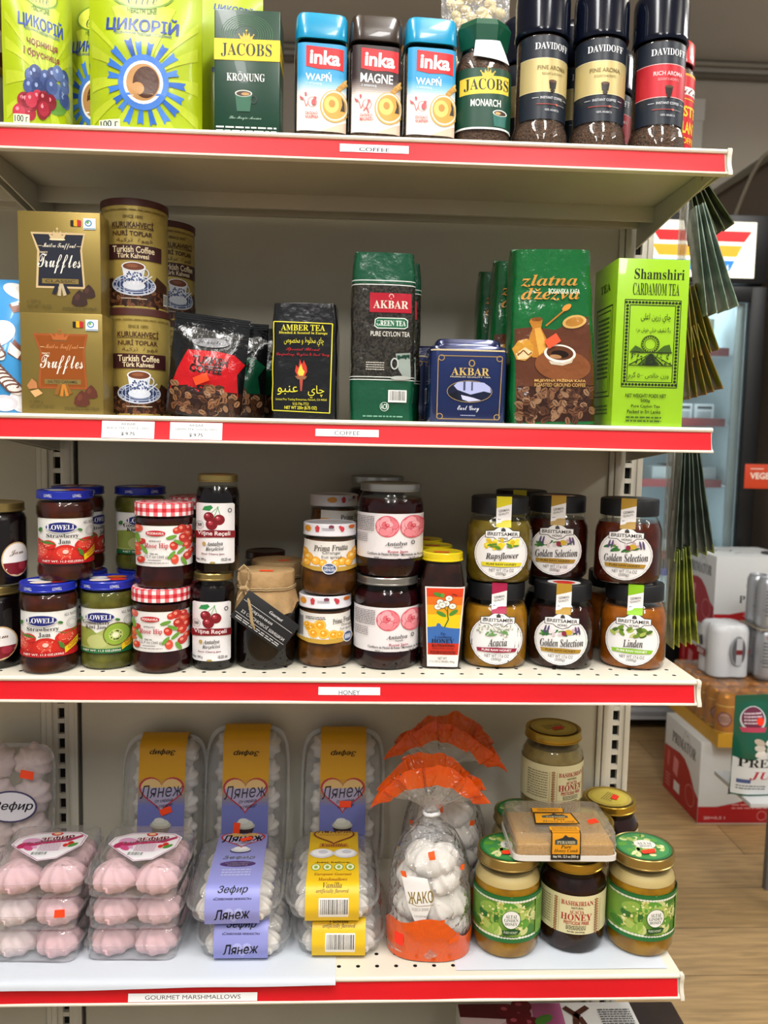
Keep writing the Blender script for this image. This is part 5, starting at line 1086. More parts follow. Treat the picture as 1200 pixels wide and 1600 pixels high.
# --- square honey bottles with yellow caps
def bee(label, loc, rz):
    o = jar('honey_bottle', label, 'honey bottle', 'yellow capped honey bottles', loc, rz, [(0, 0), (25, 0), (27, 2), (27.4, 8), (30.4, 106), (29.6, 114), (25, 136), (23.5, 141), (23.5, 146)], 139, jam('#33160d', '#1d0b06', .2), None, None, n=6.)
    B().lathe(gprof(lidprof(27, 142, 153.5, .8)), mat('#e2c814', .3, coat=.3), 56).out('lid', o)
    b = B(); b.art(Top(.1528), [('r', -12, -16, 8, -4, mat('#d8541e', .5))], MM, .0005); b.out('price_sticker', o)
    S = Round(gprof([(27.4, 8), (30.4, 106), (29.6, 114)]), 6.); T = fit(866, 1113, 1355, 636, .0608, .1535, 990); b = B()
    ops = [('p', [(897, 838), (1107, 838), (1080, 1338), (918, 1338)], '#ece6e0')]+[('p', [(904, 846), (1100, 846), (1097, 900), (907, 900)], '#d8401e'), ('p', [(907, 900), (1097, 900), (1095, 950), (909, 950)], '#e0701e'), ('p', [(909, 950), (1095, 950), (1090, 1010), (911, 1010)], '#e8a21e'), ('p', [(911, 1010), (1090, 1010), (1085, 1100), (914, 1100)], '#e8c81e'), ('p', [(914, 1090), (960, 1084), (966, 1064), (980, 1066), (990, 1084), (1030, 1092), (1086, 1096), (1083, 1190), (918, 1190)], '#3a6ab0'), ('p', [(918, 1190), (1083, 1190), (1080, 1262), (920, 1262)], '#c8301e')]
    ops += [('l', [(1018, 980), (1020, 1020), (1024, 1040), (1004, 1090)], 7, '#3f6a2a'), ('l', [(1018, 990), (980, 940)], 4, '#3f6a2a'), ('l', [(1018, 980), (1030, 910)], 4, '#3f6a2a'), ('e', 986, 1006, 30, 12, '#4a8a34', 30), ('e', 1050, 996, 28, 12, '#4a8a34', -40), ('e', 966, 886, 26, 12, '#4a8a34', 20), ('e', 990, 890, 14, 10, '#5a9a3a', 100)]
    for x, y in ((978, 932), (966, 962), (1024, 908), (1044, 956), (1010, 940), (990, 950)): ops += [('e', x, y, 20, 19, '#3a3030'), ('e', x, y, 18, 17, '#f0ece6'), ('e', x, y, 6, 6, '#c8c0a8')]
    ops += [('l', [(1040, 880), (1066, 888)], 4, '#2a2018'), ('t', 'The', 984, 1122, 1012, 1136, '#16224a', 'S'), ('t', 'Lüneburg', 954, 1142, 1044, 1160, '#16224a', 'S'), ('t', 'HONEY', 938, 1162, 1056, 1188, '#14162a', 'S'), ('t', 'BLUTENHONIG', 940, 1196, 1060, 1210, '#2a1410', 'b'), ('t', 'Naturreiner Honig', 944, 1216, 1056, 1228, '#2a1410', ''), ('x', 932, 1236, 1066, 1256, 2, '#2a1410'), ('t', 'NET WT', 974, 1276, 1022, 1292, '#2a2626', ''), ('t', '17.5 OZ (1.09LBS) 496g', 930, 1298, 1062, 1314, '#2a2626', '')]
    b.art(S, ops, T, .0005, .00004); b.out('label', o)
    return o
b1 = bee('square honey bottle with yellow cap and sunset label, front one of its row', (.1290, .0690, THI), rad(3))
dup(b1, 'square honey bottle with yellow cap, second in its row', (.1235, .1330, THI)); dup(b1, 'square honey bottle with yellow cap, farthest back in its row', (.1170, .1980, THI))
# --- black lidded honeys with round labels
HN_P = [(0, 0), (34, 0), (40, 2), (43, 6), (44.2, 13), (44.2, 66), (43, 74), (39.5, 83), (36.5, 87.5), (36.5, 92)]
KIND = {'acacia': ('#a0701a', '#865810', '#8f1f3c', 'Acacia'), 'gold': ('#341008', '#200804', '#a8822a', 'Golden Selection'), 'linden': ('#9c5612', '#80420c', '#86b82a', 'Linden'), 'raps': ('#77651e', '#5d4a12', '#d8cc28', 'Rapsflower'), 'gold2': ('#521c08', '#3a1005', '#a8822a', 'Golden Selection')}
def honey(label, loc, kind, rz=0.):
    c, c2, bc, txt = KIND[kind]
    o = jar('honey_jar', label, 'honey jar', 'black lidded honey jars', loc, rz, HN_P, 82, jam(c, c2, .2, .0), [(36, 90.5), (38, 90.5), (38.6, 91.2), (38.6, 111), (37.5, 112.8), (35, 113.4), (0, 113.4)], mat('#141416', .45), n=2.6)
    S = Round(gprof([(44.2, 13), (44.2, 66), (43, 74), (39.5, 83), (38.0, 88), (38.7, 90), (38.7, 114)]), 2.6); T = fit(75, 362, 1047, 655, .0884, .1125, 226)
    b = B(); CR = '#2a2624'
    ops = [('e', 230, 908, 113, 117, CR), ('e', 230, 908, 111, 115, '#eceaea'), ('o', 230, 908, 106, 110, 1.5, '#8a8684')]
    ops += [('p', [(160, 802), (196, 798), (210, 786), (236, 778), (262, 786), (276, 798), (306, 800), (306, 830), (276, 832), (262, 846), (236, 854), (210, 846), (196, 834), (160, 834)], CR), ('p', [(163, 805), (197, 801), (212, 789), (236, 781), (260, 789), (275, 801), (303, 803), (303, 827), (275, 829), (260, 843), (236, 851), (212, 843), (197, 831), (163, 831)], '#eceaea'), ('p', [(226, 804), (228, 792), (236, 786), (244, 792), (246, 804)], '#3a3634'), ('t', 'BREITSAMER', 170, 808, 298, 824, '#2a2624', 'b'), ('t', 'HONIG', 216, 830, 256, 841, '#2a2624', 'b')]
    rr = random.Random(len(kind)+3)
    if kind == 'raps':
        for i in range(26): x, y = rr.uniform(160, 300), rr.uniform(842, 880); ops.append(('e', x, y, 11, 8, rr.choice(('#e8d020', '#d8b81a', '#f0e050')), rr.uniform(0, 180)))
        for i in range(8): ops.append(('e', rr.uniform(160, 310), rr.uniform(862, 884), 13, 4, '#5a8a2a', rr.uniform(-30, 30)))
    elif kind == 'acacia':
        for i in range(24): x, y = rr.uniform(155, 310), rr.uniform(846, 886); ops += [('e', x, y, 13, 5, '#a8aca0', rr.uniform(0, 180)), ('e', x+1, y, 11, 3.6, '#e6e6dc', rr.uniform(0, 180))]
        for i in range(8): ops.append(('e', rr.uniform(180, 290), rr.uniform(866, 886), 12, 4, '#6a9a5a', rr.uniform(-60, 60)))
    elif kind == 'linden':
        for i in range(18): ops.append(('e', rr.uniform(150, 310), rr.uniform(846, 884), 15, 8, rr.choice(('#6a8a2a', '#a8b85a', '#d8d8a0', '#4a6a22', '#c8c890')), rr.uniform(-50, 50)))
    else:
        for i in range(10): ops.append(('e', rr.uniform(150, 320), rr.uniform(866, 886), 18, 6, rr.choice(('#3f7a34', '#5a8f3a', '#2f6a3a')), rr.uniform(-40, 40)))
        for i in range(9): ops.append(('e', rr.uniform(160, 300), rr.uniform(848, 882), 10, 7, rr.choice(('#d8c8cc', '#e8dce0', '#c8a8b0')), rr.uniform(0, 180)))
        for x in (165, 178, 292, 304): ops.append(('e', x, 858, 4, 20, '#5a4a72', 12 if x < 200 else -12))
        ops += [('e', 262, 866, 16, 12, '#c8a832'), ('e', 244, 872, 10, 12, '#8a2a44')]
    w = 40 if len(txt) < 8 else 68 if len(txt) < 12 else 88
    ops += [('t', txt, 234-w, 900, 234+w, 936, '#241f1e', 'I', -3), ('p', [(148, 946), (230, 942), (316, 946), (310, 962), (230, 966), (152, 962)], bc), ('t', 'PURE RAW HONEY', 170, 949, 294, 959, '#f0ecea' if kind in ('acacia', 'linden') else '#3a3020', 'b'), ('t', 'NET WT 17.6 OZ', 182, 974, 284, 988, '#4a4644', ''), ('t', '(500g)', 210, 990, 252, 1006, '#4a4644', '')]
    b.art(S, ops, T, .0005, .00004); b.out('label', o)
    sc = {'acacia': '#a81e4a', 'linden': '#8cc420', 'raps': '#d8cc20'}.get(kind, '#b08a2c')
    b = B(); b.art(S, [('r', 205, 646, 268, 786, sc), ('p', [(205, 700), (268, 680), (268, 752), (205, 770)], '#eceaea'), ('t', 'GERMAN', 214, 704, 258, 716, '#5a5654', 'b', -12), ('t', 'QUALITY', 214, 720, 258, 731, '#5a5654', 'b', -12), ('l', [(212, 750), (260, 738)], 6, '#2a2624')], T, .0008, .00004)
    b.art(Top(.1134), [('e', 2, -18, 22, 17, '#dcdad8'), ('r', -6.5, -37.5, 13, -20, sc), ('e', 2, -20, 15, 11, '#c8281e')] if kind in ('acacia', 'linden', 'gold') else [('r', -6.5, -37.5, 13, -20, sc)], MM, .0003, .0001)
    b.out('seal_strip', o)
    return o
a1 = honey('pale acacia honey jar with crimson seal strip, lower left of the black lidded honeys', (.2055, .0855, THI), 'acacia', rad(2))
a2 = honey('dark honey jar with gold seal strip, lower middle of the black lidded honeys', (.2970, .0840, THI), 'gold', rad(-2))
a3 = honey('amber linden honey jar with lime seal strip, lower right of the black lidded honeys', (.3965, .0835, THI), 'linden', rad(-2))
a4 = honey('cloudy yellow rapeseed honey jar with yellow seal strip, upper left of the honeys', (.2075, .0870, THI+.1137), 'raps', rad(3))
dup(a2, 'dark honey jar with gold seal strip stacked behind, upper middle of the honeys', (.2960, .1240, THI+.1137), rad(-3)+facing((.2960, .1240, THI+.1137))); 
a6 = honey('reddish honey jar with gold seal strip, upper right above the linden jar', (.3855, .0880, THI+.1137), 'gold2', rad(-6))
dup(a2, 'honey jar at the back, second row left, lower one', (.2180, .1790, THI), rad(10)+facing((.2180, .1790, THI))); dup(a4, 'black lidded jar at the back with green seal, above the rapeseed honey jar', (.2660, .2245, THI+.1137), rad(-8)+facing((.2660, .2245, THI+.1137)))
dup(a2, 'honey jar at the back, second row middle, its yellow seal just showing', (.3100, .1760, THI), rad(-5)+facing((.3100, .1760, THI))); dup(a3, 'amber honey jar in the second row, between the dark and the linden jars', (.4010, .1790, THI), rad(20)+facing((.4010, .1790, THI)))
# ================================================================== LOW SHELF: marshmallows and honeys
PAPER = mat('#c6ccd5', .65)
def sheet(label, x0, x1, y0, droop, name='paper_sheet'):
    b = B(); path = [(.285, .0005)]+[(.285-(.285-y0)*i/14, .0005) for i in range(1, 15)]
    if droop: path += [(-.0030, .0002), (-.0062, -.0018), (-.0078, -.0048), (-.0084, -.0085)]
    n = 40; vs_, fs = [], []
    for i in range(n+1):
        x = x0+(x1-x0)*i/n
        for j, (y, z) in enumerate(path):
            w = .0006*noise.noise(Vector((x*14, y*9, 3))) if z > -.001 else 0
            k = (1+.35*noise.noise(Vector((x*8, 1, 0))))*(1.15-.5*i/n) if z < -.001 else 1
            vs_.append((x, y, max(z*k, z if z > 0 else -1)+max(w, 0)))
    m = len(path)
    for i in range(n):
        for j in range(m-1): a = i*m+j; fs.append((a, a+m, a+m+1, a+1))
    b.faces(vs_, fs, PAPER, True); o = b.out(name, None, (0, 0, LOW+.0004)); return tag(o, label, 'paper', 'paper liners')
sheet('white paper sheet lining the low shelf under the marshmallow packs, drooping over the lip', -.4535, -.0040, .004, True)
sheet('white paper sheet lining the low shelf under the honey jars', .155, .4400, .010, False)
class Band:
    curved = True; p = ()
    def __init__(s, path): s.pt = path
    def at(s, x, v, k):
        a = 0
        for (y0, z0), (y1, z1) in zip(s.pt, s.pt[1:]):
            L_ = math.hypot(y1-y0, z1-z0)
            if v <= a+L_+1e-9 or (y1, z1) == s.pt[-1]:
                q = (v-a)/L_; n = Vector((0, -(z1-z0)/L_, (y1-y0)/L_)); return Vector((x, y0+(y1-y0)*q, z0+(z1-z0)*q))+n*k
            a += L_
WHITEM = mat('#e8e2da', .65, sss=.15); PINKM = mat('#e2b9c0', .65, sss=.15, bump=.3, bscale=120.); PINKW = mat('#e6d2d4', .65, sss=.15, bump=.3, bscale=120.)
def zefir_mesh(m, r=.0235, h=.030, seed=0):
    b = B(); prof = [(0, 0), (r*.66, 0), (r*.84, h*.08), (r*.96, h*.2), (r, h*.36), (r*.93, h*.52), (r*.78, h*.68), (r*.60, h*.80), (r*.40, h*.90), (r*.2, h*.97), (0, h)]
    vs_, fs = [], []; seg = 54
    for i, (q, z) in enumerate(prof):
        for j in range(seg):
            t = 2*pi*j/seg; f = 1+.085*cos(9*t+z/h*4.2)*(1 if 1 < i < 10 else 0)+.05*noise.noise(Vector((cos(t)+seed, sin(t), z*40)))
            vs_.append((q*f*sin(t), -q*f*cos(t), z))
    for i in range(len(prof)-1):
        for j in range(seg): a = i*seg+j; c = i*seg+(j+1) % seg; fs.append((a, c, c+seg, a+seg))
    vv = b.faces(vs_, fs, m, True)
    bmesh.ops.remove_doubles(b.bm, verts=b.bm.verts, dist=.00001)
    o = b.out('marshmallow'); me = o.data; bpy.data.objects.remove(o); return me
ZW = [zefir_mesh(WHITEM, seed=i*3.) for i in range(2)]; ZP = [zefir_mesh(PINKM, .0290, .0365, seed=i*2.+9) for i in range(2)]; ZQ = [zefir_mesh(PINKW, .0290, .0365, seed=4.)]
def put(me, parent, loc, rot=(0, 0, 0), sc=1., name='marshmallow'):
    o = bpy.data.objects.new(name, me); COL.objects.link(o); o.parent = parent; o.location = loc; o.rotation_euler = rot; o.scale = (sc,)*3; return o
def clam(w, d, h, rim=.42, flute=0, fd=0., n=5.):
    b = B(); a = w/2; ry = d/w
    b.lathe([(0, .0008), (a*.86, .0008), (a*.93, h*.06), (a*.97, h*rim), (a*1.03, h*rim+.0006), (a*1.03, h*rim+.0022), (a*.97, h*rim+.003), (a*.955, h*.74), (a*.91, h*.9), (a*.84, h*.985), (a*.7, h), (0, h)], CLAM, 240 if flute else 72, n, ry, flute=flute, fd=fd)
    return b
# clear packs with a printed paper band
HEART = lambda cx, cy, w, h: [(cx+w/2*(16*sin(t)**3)/16, cy+h/2*((13*cos(t)-5*cos(2*t)-2*cos(3*t)-cos(4*t))/15)) for t in [2*pi*i/40 for i in range(40)]]
LY = 'Лянеж'
def band_pack(name, label, loc, rot, w, d, h, bw, ops, rows, group, stick=None):
    o = thing(name, label, 'marshmallow pack', loc, 0, group); o.rotation_euler = rot
    clam(w, d, h, .42, 64, .004).out('clamshell', o)
    ry = d/w
    for i in range(2):
        for j in range(rows):
            put(ZW[(i+j) % 2], o, ((-.5+i)*w*.43, -d/2+d*(j+.5)/rows*.94+d*.03, .0022), (0, 0, i*1.3+j*.7), min(.97, h/.034))
    pth = [(-d/2*.90, -.0002), (-d/2*1.0, h*.10), (-d/2*1.045, h*.44), (-d/2*.985, h*.78), (-d/2*.93, h*.93), (-d/2*.85, h*1.012), (d/2*.85, h*1.012), (d/2*.96, h*.85), (d/2*1.045, h*.44), (d/2*1.0, h*.1), (d/2*.9, -.0002)]
    S = Band(pth); b = B(); tot = sum(math.hypot(y1-y0, z1-z0) for (y0, z0), (y1, z1) in zip(pth, pth[1:]))*1000
    b.art(S, ops(tot), MM, .0005, .00004, .42); b.out('paper_band', o)
    if stick:
        b = B(); x, v, a = stick; ca, sa = cos(rad(a)), sin(rad(a)); P = [(x+q*ca-r*sa, v+q*sa+r*ca) for q, r in ((-9, -5), (9, -5), (9, 5), (-9, 5))]
        b.art(S, [('p', P, ORANGE)], MM, .0035); b.out('price_sticker', o)
    return o
def T_(s, x0, v1, x1, v0, h, st='', ro=0): return ('t', s, x0, v1, x1, v0, h, st, ro)
PUR, PUR2, YEL = '#8d90cf', '#7076b8', '#d9a51a'
def ops_purple(tot):
    H = HEART(0, 186, 66, 46)
    return [('r', -36, 0, 36, tot, PUR), ('p', HEART(2, 24, 26, 22), '#a6a9dc'), T_(LY, -24, 32, 24, 17, '#1c1a2c', 'bi', 3), T_('Зефир', -20, 61, 20, 49, '#1c1a2c', 'bi'), T_('«Сливочная нежность»', -25, 46.5, 25, 43, '#3a3460', 'b'),
            ('e', 0, 116, 25, 8, '#4a2f6a'), T_('«Сливочная', -18, 121, 18, 116.5, '#e8e0f0', 'b'), T_('нежность»', -14, 115, 14, 110.5, '#e8e0f0', 'b'), T_('Зефир', -23, 138, 23, 127, '#eceaf4', 'bi'), ('x', -20, 104, 20, 84, 3, '#b8bae0'), ('e', 0, 152, 15, 7, '#3a3560'), ('e', 0, 155, 14, 7, '#d8d8dc'), ('e', 0, 159, 10, 5, '#eeeeee'), ('p', H, '#c03a3a'), ('p', HEART(0, 186, 60, 41), '#b5b2d4'), ('p', [(-24, 193), (-18, 203), (-8, 204), (0, 198), (8, 204), (18, 203), (24, 193)], '#d8b060'), T_(LY, -31, 199, 31, 178, '#1c1a2c', 'bi', 4), T_('От сердца', -10, 176, 14, 171, '#2c2a4a', 'b', 8), ('r', -36, 207, 36, 216, YEL)]
def ops_yellow(tot):
    o = [('r', -36, 0, 36, tot, '#e0b81e'), ('r', -18, 16, 22, 42, '#ece8e0'), ('b', -16, 20, 20, 40), T_('artificially flavored', -22, 53, 22, 47, '#3a2a1c', 'I'), T_('Vanilla', -13, 62, 13, 54, '#3a2a1c', 'I'), T_('Marshmallows', -20, 74, 20, 66, '#8a2a1c', 'I'), T_('European Gourmet', -26, 86, 26, 78, '#8a2a1c', 'I'), T_('-best before-', -26, 116, 26, 112, '#3a2a1c', 'b')]
    for i, x in enumerate((-24, -8, 8, 24)): o += [('e', x, 101, 6.6, 9, '#6f9a2c'), ('e', x, 101, 5.4, 7.4, '#e6e4c0'), ('e', x, 101, 2.6, 4, '#8aaa3a')]
    for x in (-17, 17): o += [('e', x, 138, 17, 13, '#d8d8e0'), ('e', x, 140, 14, 10, '#f2f2f4'), ('e', x+2, 142, 7, 5, '#d0d2dc')]
    return o+[('p', [(-22, 156), (22, 156), (20, 166), (-20, 166)], '#d08a1e'), T_('Vanilla', -18, 165, 18, 157, '#3a241a', 'I'), ('p', HEART(0, 188, 62, 46), '#7a2a1e'), ('p', HEART(0, 189, 57, 41), '#e0b030'), T_('ЛЯНЕЖ', -26, 204, 26, 196, '#2a1c16', 'S'), T_('European Gourmet', -22, 193, 22, 189, '#7a2a1e', 'I')]
def ops_upright(tot):
    base = 60.
    g = []
    for i in range(10):
        q = i/9; c = [int(a+(b_-a)*q) for a, b_ in zip((112, 118, 184), (214, 158, 24))]; g.append(('r', -36, base+98+i*5, 36, base+103+i*5, '#%02x%02x%02x' % tuple(c)))
    return [('r', -36, 0, 36, tot, '#d69e18'), ('r', -36, 0, 36, base+99, PUR2)]+g+[('p', HEART(0, base+122, 70, 58), '#b0303a'), ('p', HEART(0, base+122, 64, 52), '#a8a0bc'), ('p', [q for q in HEART(0, base+122, 64, 52)[20:]+HEART(0, base+122, 64, 52)[:20] if q[1] > base+124], '#dcb87a'), T_(LY, -34, base+134, 34, base+114, '#1c1a24', 'i', 5), T_('От сердца', -10, base+112, 18, base+106, '#2c2a44', 'bi', 8), T_('к сердцу!', -8, base+104, 18, base+98, '#2c2a44', 'bi', 8),
            ('p', [(-15, base+70), (15, base+70), (11, base+58), (-11, base+58)], '#3a2a2c'), ('e', 0, base+72, 16, 6, '#b8b8a8'), ('e', 0, base+75, 13, 6, '#cfcfc2'), ('e', -2, base+79, 8, 4, '#dcdcd2'), T_('Зефир', -22, base+46, 22, base+35, '#d4d2de', 'bi'), T_('Зефир', -20, base+188, 20, base+178, '#4a3a10', 'bi', 180)]
PK = 'purple banded marshmallow packs'
band_pack('marshmallow_pack', 'lilac banded marshmallow pack lying flat, lower one of the lilac pair', (-.1310, .116, LOW+.0012), (0, 0, 0), .128, .168, .0490, 72, ops_purple, 4, 'flat lying marshmallow packs')
band_pack('marshmallow_pack', 'lilac banded marshmallow pack lying flat on top of another lilac one', (-.1445, .114, LOW+.0512), (0, 0, rad(1.5)), .128, .168, .0490, 72, ops_purple, 4, 'flat lying marshmallow packs', (6, 181, 24))
band_pack('marshmallow_pack', 'yellow banded vanilla marshmallow pack lying flat, lower one of the yellow pair', (.0005, .120, LOW+.0012), (0, 0, rad(-1)), .126, .168, .0480, 72, ops_yellow, 4, 'flat lying marshmallow packs')
band_pack('marshmallow_pack', 'yellow banded vanilla marshmallow pack lying flat on top of another yellow one', (-.0105, .121, LOW+.0502), (0, 0, 0), .128, .168, .0490, 72, ops_yellow, 4, 'flat lying marshmallow packs')
for x, z_, lab, st in ((-.2805, .0, 'upright marshmallow pack with heart band behind the right pink packs', (8, 154, 22)), (-.1505, .014, 'upright marshmallow pack with heart band behind the lilac flat packs', (-12, 128, 85)), (.0015, .010, 'upright marshmallow pack with heart band behind the yellow flat packs', (4, 165, 0))):
    o = band_pack('marshmallow_pack', lab, (x, .274, LOW+.1120+z_/2-.0015), (rad(81), 0, 0), .130, .218+z_, .044, 72, ops_upright, 5, 'upright marshmallow packs', st)
# pink packs
def pink_pack(label, loc, rz=0., lab=True, me=None, grp='pink marshmallow packs'):
    o = thing('marshmallow_pack', label, 'marshmallow pack', loc, rz, grp); w, d, h = .1240, .1240, .0425
    b = B(); a = w/2
    b.lathe([(0, .0006), (a*.93, .0006), (a*.96, .003), (a*.985, h*.5), (a*1.035, h*.52), (a*1.035, h*.56), (a*.985, h*.58), (a*.97, h*.93), (a*.94, h), (0, h)], CLAM, 96, 9., d/w, amp=.0012, sc=60.); b.out('clamshell', o)
    for i in range(2):
        for j in range(2): put((me or ZP)[(i+j) % len(me or ZP)], o, ((-.5+i)*.0575, (-.5+j)*.0590, .0018), (0, 0, i*2.1+j), 1.02)
    if lab:
        b = B(); P = []
        for x, y in ((-50, 8), (-46, 22), (-24, 32), (8, 34), (36, 32), (48, 24), (46, 4), (22, -22), (-2, -26), (-26, -10)): P.append((x, y))
        LT = lambda x, y: (x*.001, (y*1.32-7)*.001)
        P2 = [(x*.95, 2+(y-2)*.94) for x, y in P]
        ops = [('p', P, '#e9e6ea'), ('l', P2+P2[:1], 1., '#b05a8a'), ('e', -20, 10, 18, 10, '#d49ac0', -20), ('e', 8, 4, 22, 12, '#e6d4e0'), ('p', [(-40, 8), (-20, 12), (0, 16), (24, 18), (40, 26), (42, 22), (26, 12), (0, 9), (-22, 4), (-40, 2)], '#b0265a'), ('e', -32, 6, 9, 6, '#b0265a', 20), ('e', -24, 0, 8, 4, '#c84a80', -30), ('t', 'ЗЕФИР', -14, 24, 30, 15, '#c8283a', 'h', 6), ('t', 'в шоколаде', -30, 16, 26, 11, '#ece0e6', 'b', 8), ('e', 4, 29, 8, 4, '#c83a3a'), ('e', 4, 29.5, 5, 2.4, '#e8c8a0'), ('x', -10, 9, 18, -7, 6, '#a890a0'), ('e', 30, 8, 4, 4, '#c8281e'), ('e', 24, 4, 3.4, 3.4, '#c8281e'), ('e', 34, 4, 7, 3, '#4a8a3a', 30), ('r', -16, -16, 6, -8, '#f0f0f0'), ('b', -15, -15, 5, -9)]
        b.art(Top(h), ops, LT, .0006, .00005); b.out('top_label', o)
    return o
p1 = pink_pack('pink marshmallow pack with oval label, top of the stack beside the lilac packs', (-.2735, .0930, LOW+.0012+.0866), rad(-2))
pink_pack('pink marshmallow pack in the middle of the stack beside the lilac packs', (-.2745, .0940, LOW+.0012+.0433), rad(1), False)
pink_pack('pink marshmallow pack at the bottom of the stack beside the lilac packs', (-.2760, .0940, LOW+.0012), rad(-1), False)
p2 = pink_pack('pink marshmallow pack with oval label, top of the stack at the left end', (-.4045, .0950, LOW+.0012+.0866), rad(3))
q = pink_pack('pale marshmallow pack with orange price sticker, middle of the left end stack', (-.4075, .0930, LOW+.0012+.0433), 0, False, ZQ+ZP[:1]); b = B(); b.art(Flat(.0645), [('p', [(34, 22), (48, 23), (48, 34), (35, 33)], ORANGE)], MM, .0006); b.out('price_sticker', q)
pink_pack('pale marshmallow pack at the bottom of the left end stack', (-.4062, .0920, LOW+.0012), rad(-2), False, ZQ+ZP[:1])
# pale pack standing at the back left
o = thing('marshmallow_pack', 'pale marshmallow pack standing upright at the back left corner of the low shelf', 'marshmallow pack', (-.5080, .252, LOW+.1075)); o.rotation_euler = (rad(82), 0, 0)
clam(.125, .210, .044, .42, 0, 0., 6.).out('clamshell', o)
for i in range(2):
    for j in range(4): put(ZQ[0], o, ((-.5+i)*.055, -.105+.21*(j+.5)/4, .002), (0, 0, i+j), .98)
b = B(); b.art(Top(.0440), [('e', 6, 18, 40, 24, '#3a3560'), ('e', 6, 18, 37, 21.5, '#dcdae6'), ('t', 'Зефир', -20, 26, 40, 10, '#1c1a2c', 'bi')], MM, .0006); b.out('top_label', o)
b = B(); b.art(Top(.0440), [('p', [(18, 62), (38, 58), (40, 70), (20, 74)], ORANGE)], MM, .0010); b.out('price_sticker', o)
# ---- tied bags of marshmallows with orange foot
ORF = mat('#e0560e', .28, coat=.4, bump=.5, bscale=90.)
ORT = clear('orange_film', '#ffb070', .8, .72, '#e8580c', .08, 1., 70.)
def tied_bag(label, loc, rz, seed, sy=1., fl=1.):
    o = thing('marshmallow_bag', label, 'marshmallow bag', loc, rz, 'tied bags of marshmallows')
    rows = [(.0, .064, .042), (.010, .066, .047), (.045, .0655, .050), (.085, .0645, .050), (.115, .061, .047), (.138, .053, .041), (.158, .040, .031), (.172, .024, .020), (.184, .0105, .009), (.191, .0085, .0075)]
    fl_rows = [(.191, .0085, .0075), (.200, .016, .010), (.212, .032, .016), (.224, .048, .021), (.236, .060, .025), (.248, .070, .026), (.258, .077, .026), (.264, .080, .027)]
    def grid(rs, seg, pleat, m, z0=0, droop=0.):
        b = B(); vs_, fs = [], []
        for i, (z, a, c) in enumerate(rs):
            for j in range(seg):
                t = 2*pi*j/seg; q = 1+pleat*(.5+.5*i/len(rs))*(cos(11*t+2*sin(3*t)+seed)*.6+.4*cos(23*t+seed*2+3*sin(2*t)))
                p = Vector((a*q*math.copysign(abs(sin(t))**.8, sin(t)), -c*q*math.copysign(abs(cos(t))**.8, cos(t)), z))
                p += p.normalized()*(.0030*noise.noise(p*34+Vector((seed, 0, 0)))+.0014*noise.noise(p*95))
                if droop and z > .19: p.z -= droop*(abs(p.x)/.067)**2
                if z > .225: p.z += .009*noise.noise(Vector((p.x*45+seed, p.y*60, 2)))
                p.z = max(p.z, .0003)
                vs_.append(p)
        for i in range(len(rs)-1):
            for j in range(seg): k = i*seg+j; l = i*seg+(j+1) % seg; fs.append((k, l, l+seg, k+seg))
        if rs[0][0] == 0: fs.append(tuple(range(seg))[::-1])
        b.faces(vs_, fs, m, True); return b
    grid(rows, 72, .02, FILM).out('film', o)
    grid(fl_rows[:5], 144, .16, FILM, droop=.026*fl).out('film_neck', o); grid(fl_rows[4:], 144, .26, ORT, droop=.034*fl).out('film_fringe', o)
    # orange printed foot with an uneven edge
    b = B(); vs_, fs = [], []; seg = 72
    for j in range(seg):
        t = 2*pi*j/seg; top = .050+.014*sin(t*2+2.2)+.006*sin(5*t+seed)
        for i in range(5):
            z = top*i/4+(.0006 if i == 0 else 0); q = min(z/.045, 1); a = .0662+(.0686-.0662)*q; c = .0452+(.0548-.0452)*q
            vs_.append((a*math.copysign(abs(sin(t))**.8, sin(t)), -c*math.copysign(abs(cos(t))**.8, cos(t)), z))
    for j in range(seg):
        for i in range(4): k = j*5+i; l = ((j+1) % seg)*5+i; fs.append((k, l, l+1, k+1))
    b.faces(vs_, fs, ORF, True); b.out('printed_foot', o)
    rr = random.Random(int(seed)+3); n = 0
    for z, cnt, R_, RY in ((.018, 4, .033, .013), (.048, 4, .034, .015), (.080, 4, .033, .015), (.108, 3, .022, .010)):
        for i in range(cnt):
            a = 2*pi*(i+.25*n)/cnt; put(ZW[i % 2], o, (R_*sin(a), -RY*cos(a), z), (rr.uniform(-.4, .4), rr.uniform(-.4, .4), rr.uniform(0, 6)), rr.uniform(1.14, 1.26))
        n += 1
    S = Round([(.0672, 0), (.0660, .09), (.062, .115), (.054, .138), (.042, .158)], 2.5, .77); b = B()
    ops = [('p', [(-44, 118), (-26, 120), (-6, 119), (0, 100), (0, 84), (-6, 66), (-14, 56), (-24, 62), (-34, 82), (-40, 104)], '#e9e7e6'), ('t', 'ЖАКО', -34, 102, 4, 86, '#8f7a34', 'b', 8), ('l', [(-34, 86), (-20, 82), (4, 85)], .8, '#8f7a34'), ('t', 'ЧУДЕСА ЗЕФИР', -28, 80, -3, 75, '#8a8478', '', 4), ('t', 'САХАРНЫЙ', -24, 71, -4, 67, '#8a8478', '', 3)]
    for P in ([(-6, 150), (4, 152), (6, 142), (-3, 141)], [(-46, 122), (-38, 124), (-36, 117), (-43, 117)], [(44, 132), (50, 130), (49, 124), (43, 126)], [(8, 62), (22, 65), (22, 61), (9, 58)], [(28, 30), (44, 32), (44, 44), (30, 40)]):
        q = B(); q.art(S, [('p', P, ORF)], MM, .0018); q.out('film_mark', o)
    b.art(S, ops, MM, .0016, .00005, .3); b.out('film_print', o)
    B().tube([(.0115*sin(2*pi*i/20), -.0105*cos(2*pi*i/20), .188+.001*sin(i)) for i in range(20)], .0028, mat('#e4e4e6', .5), 8, True).out('tie', o)
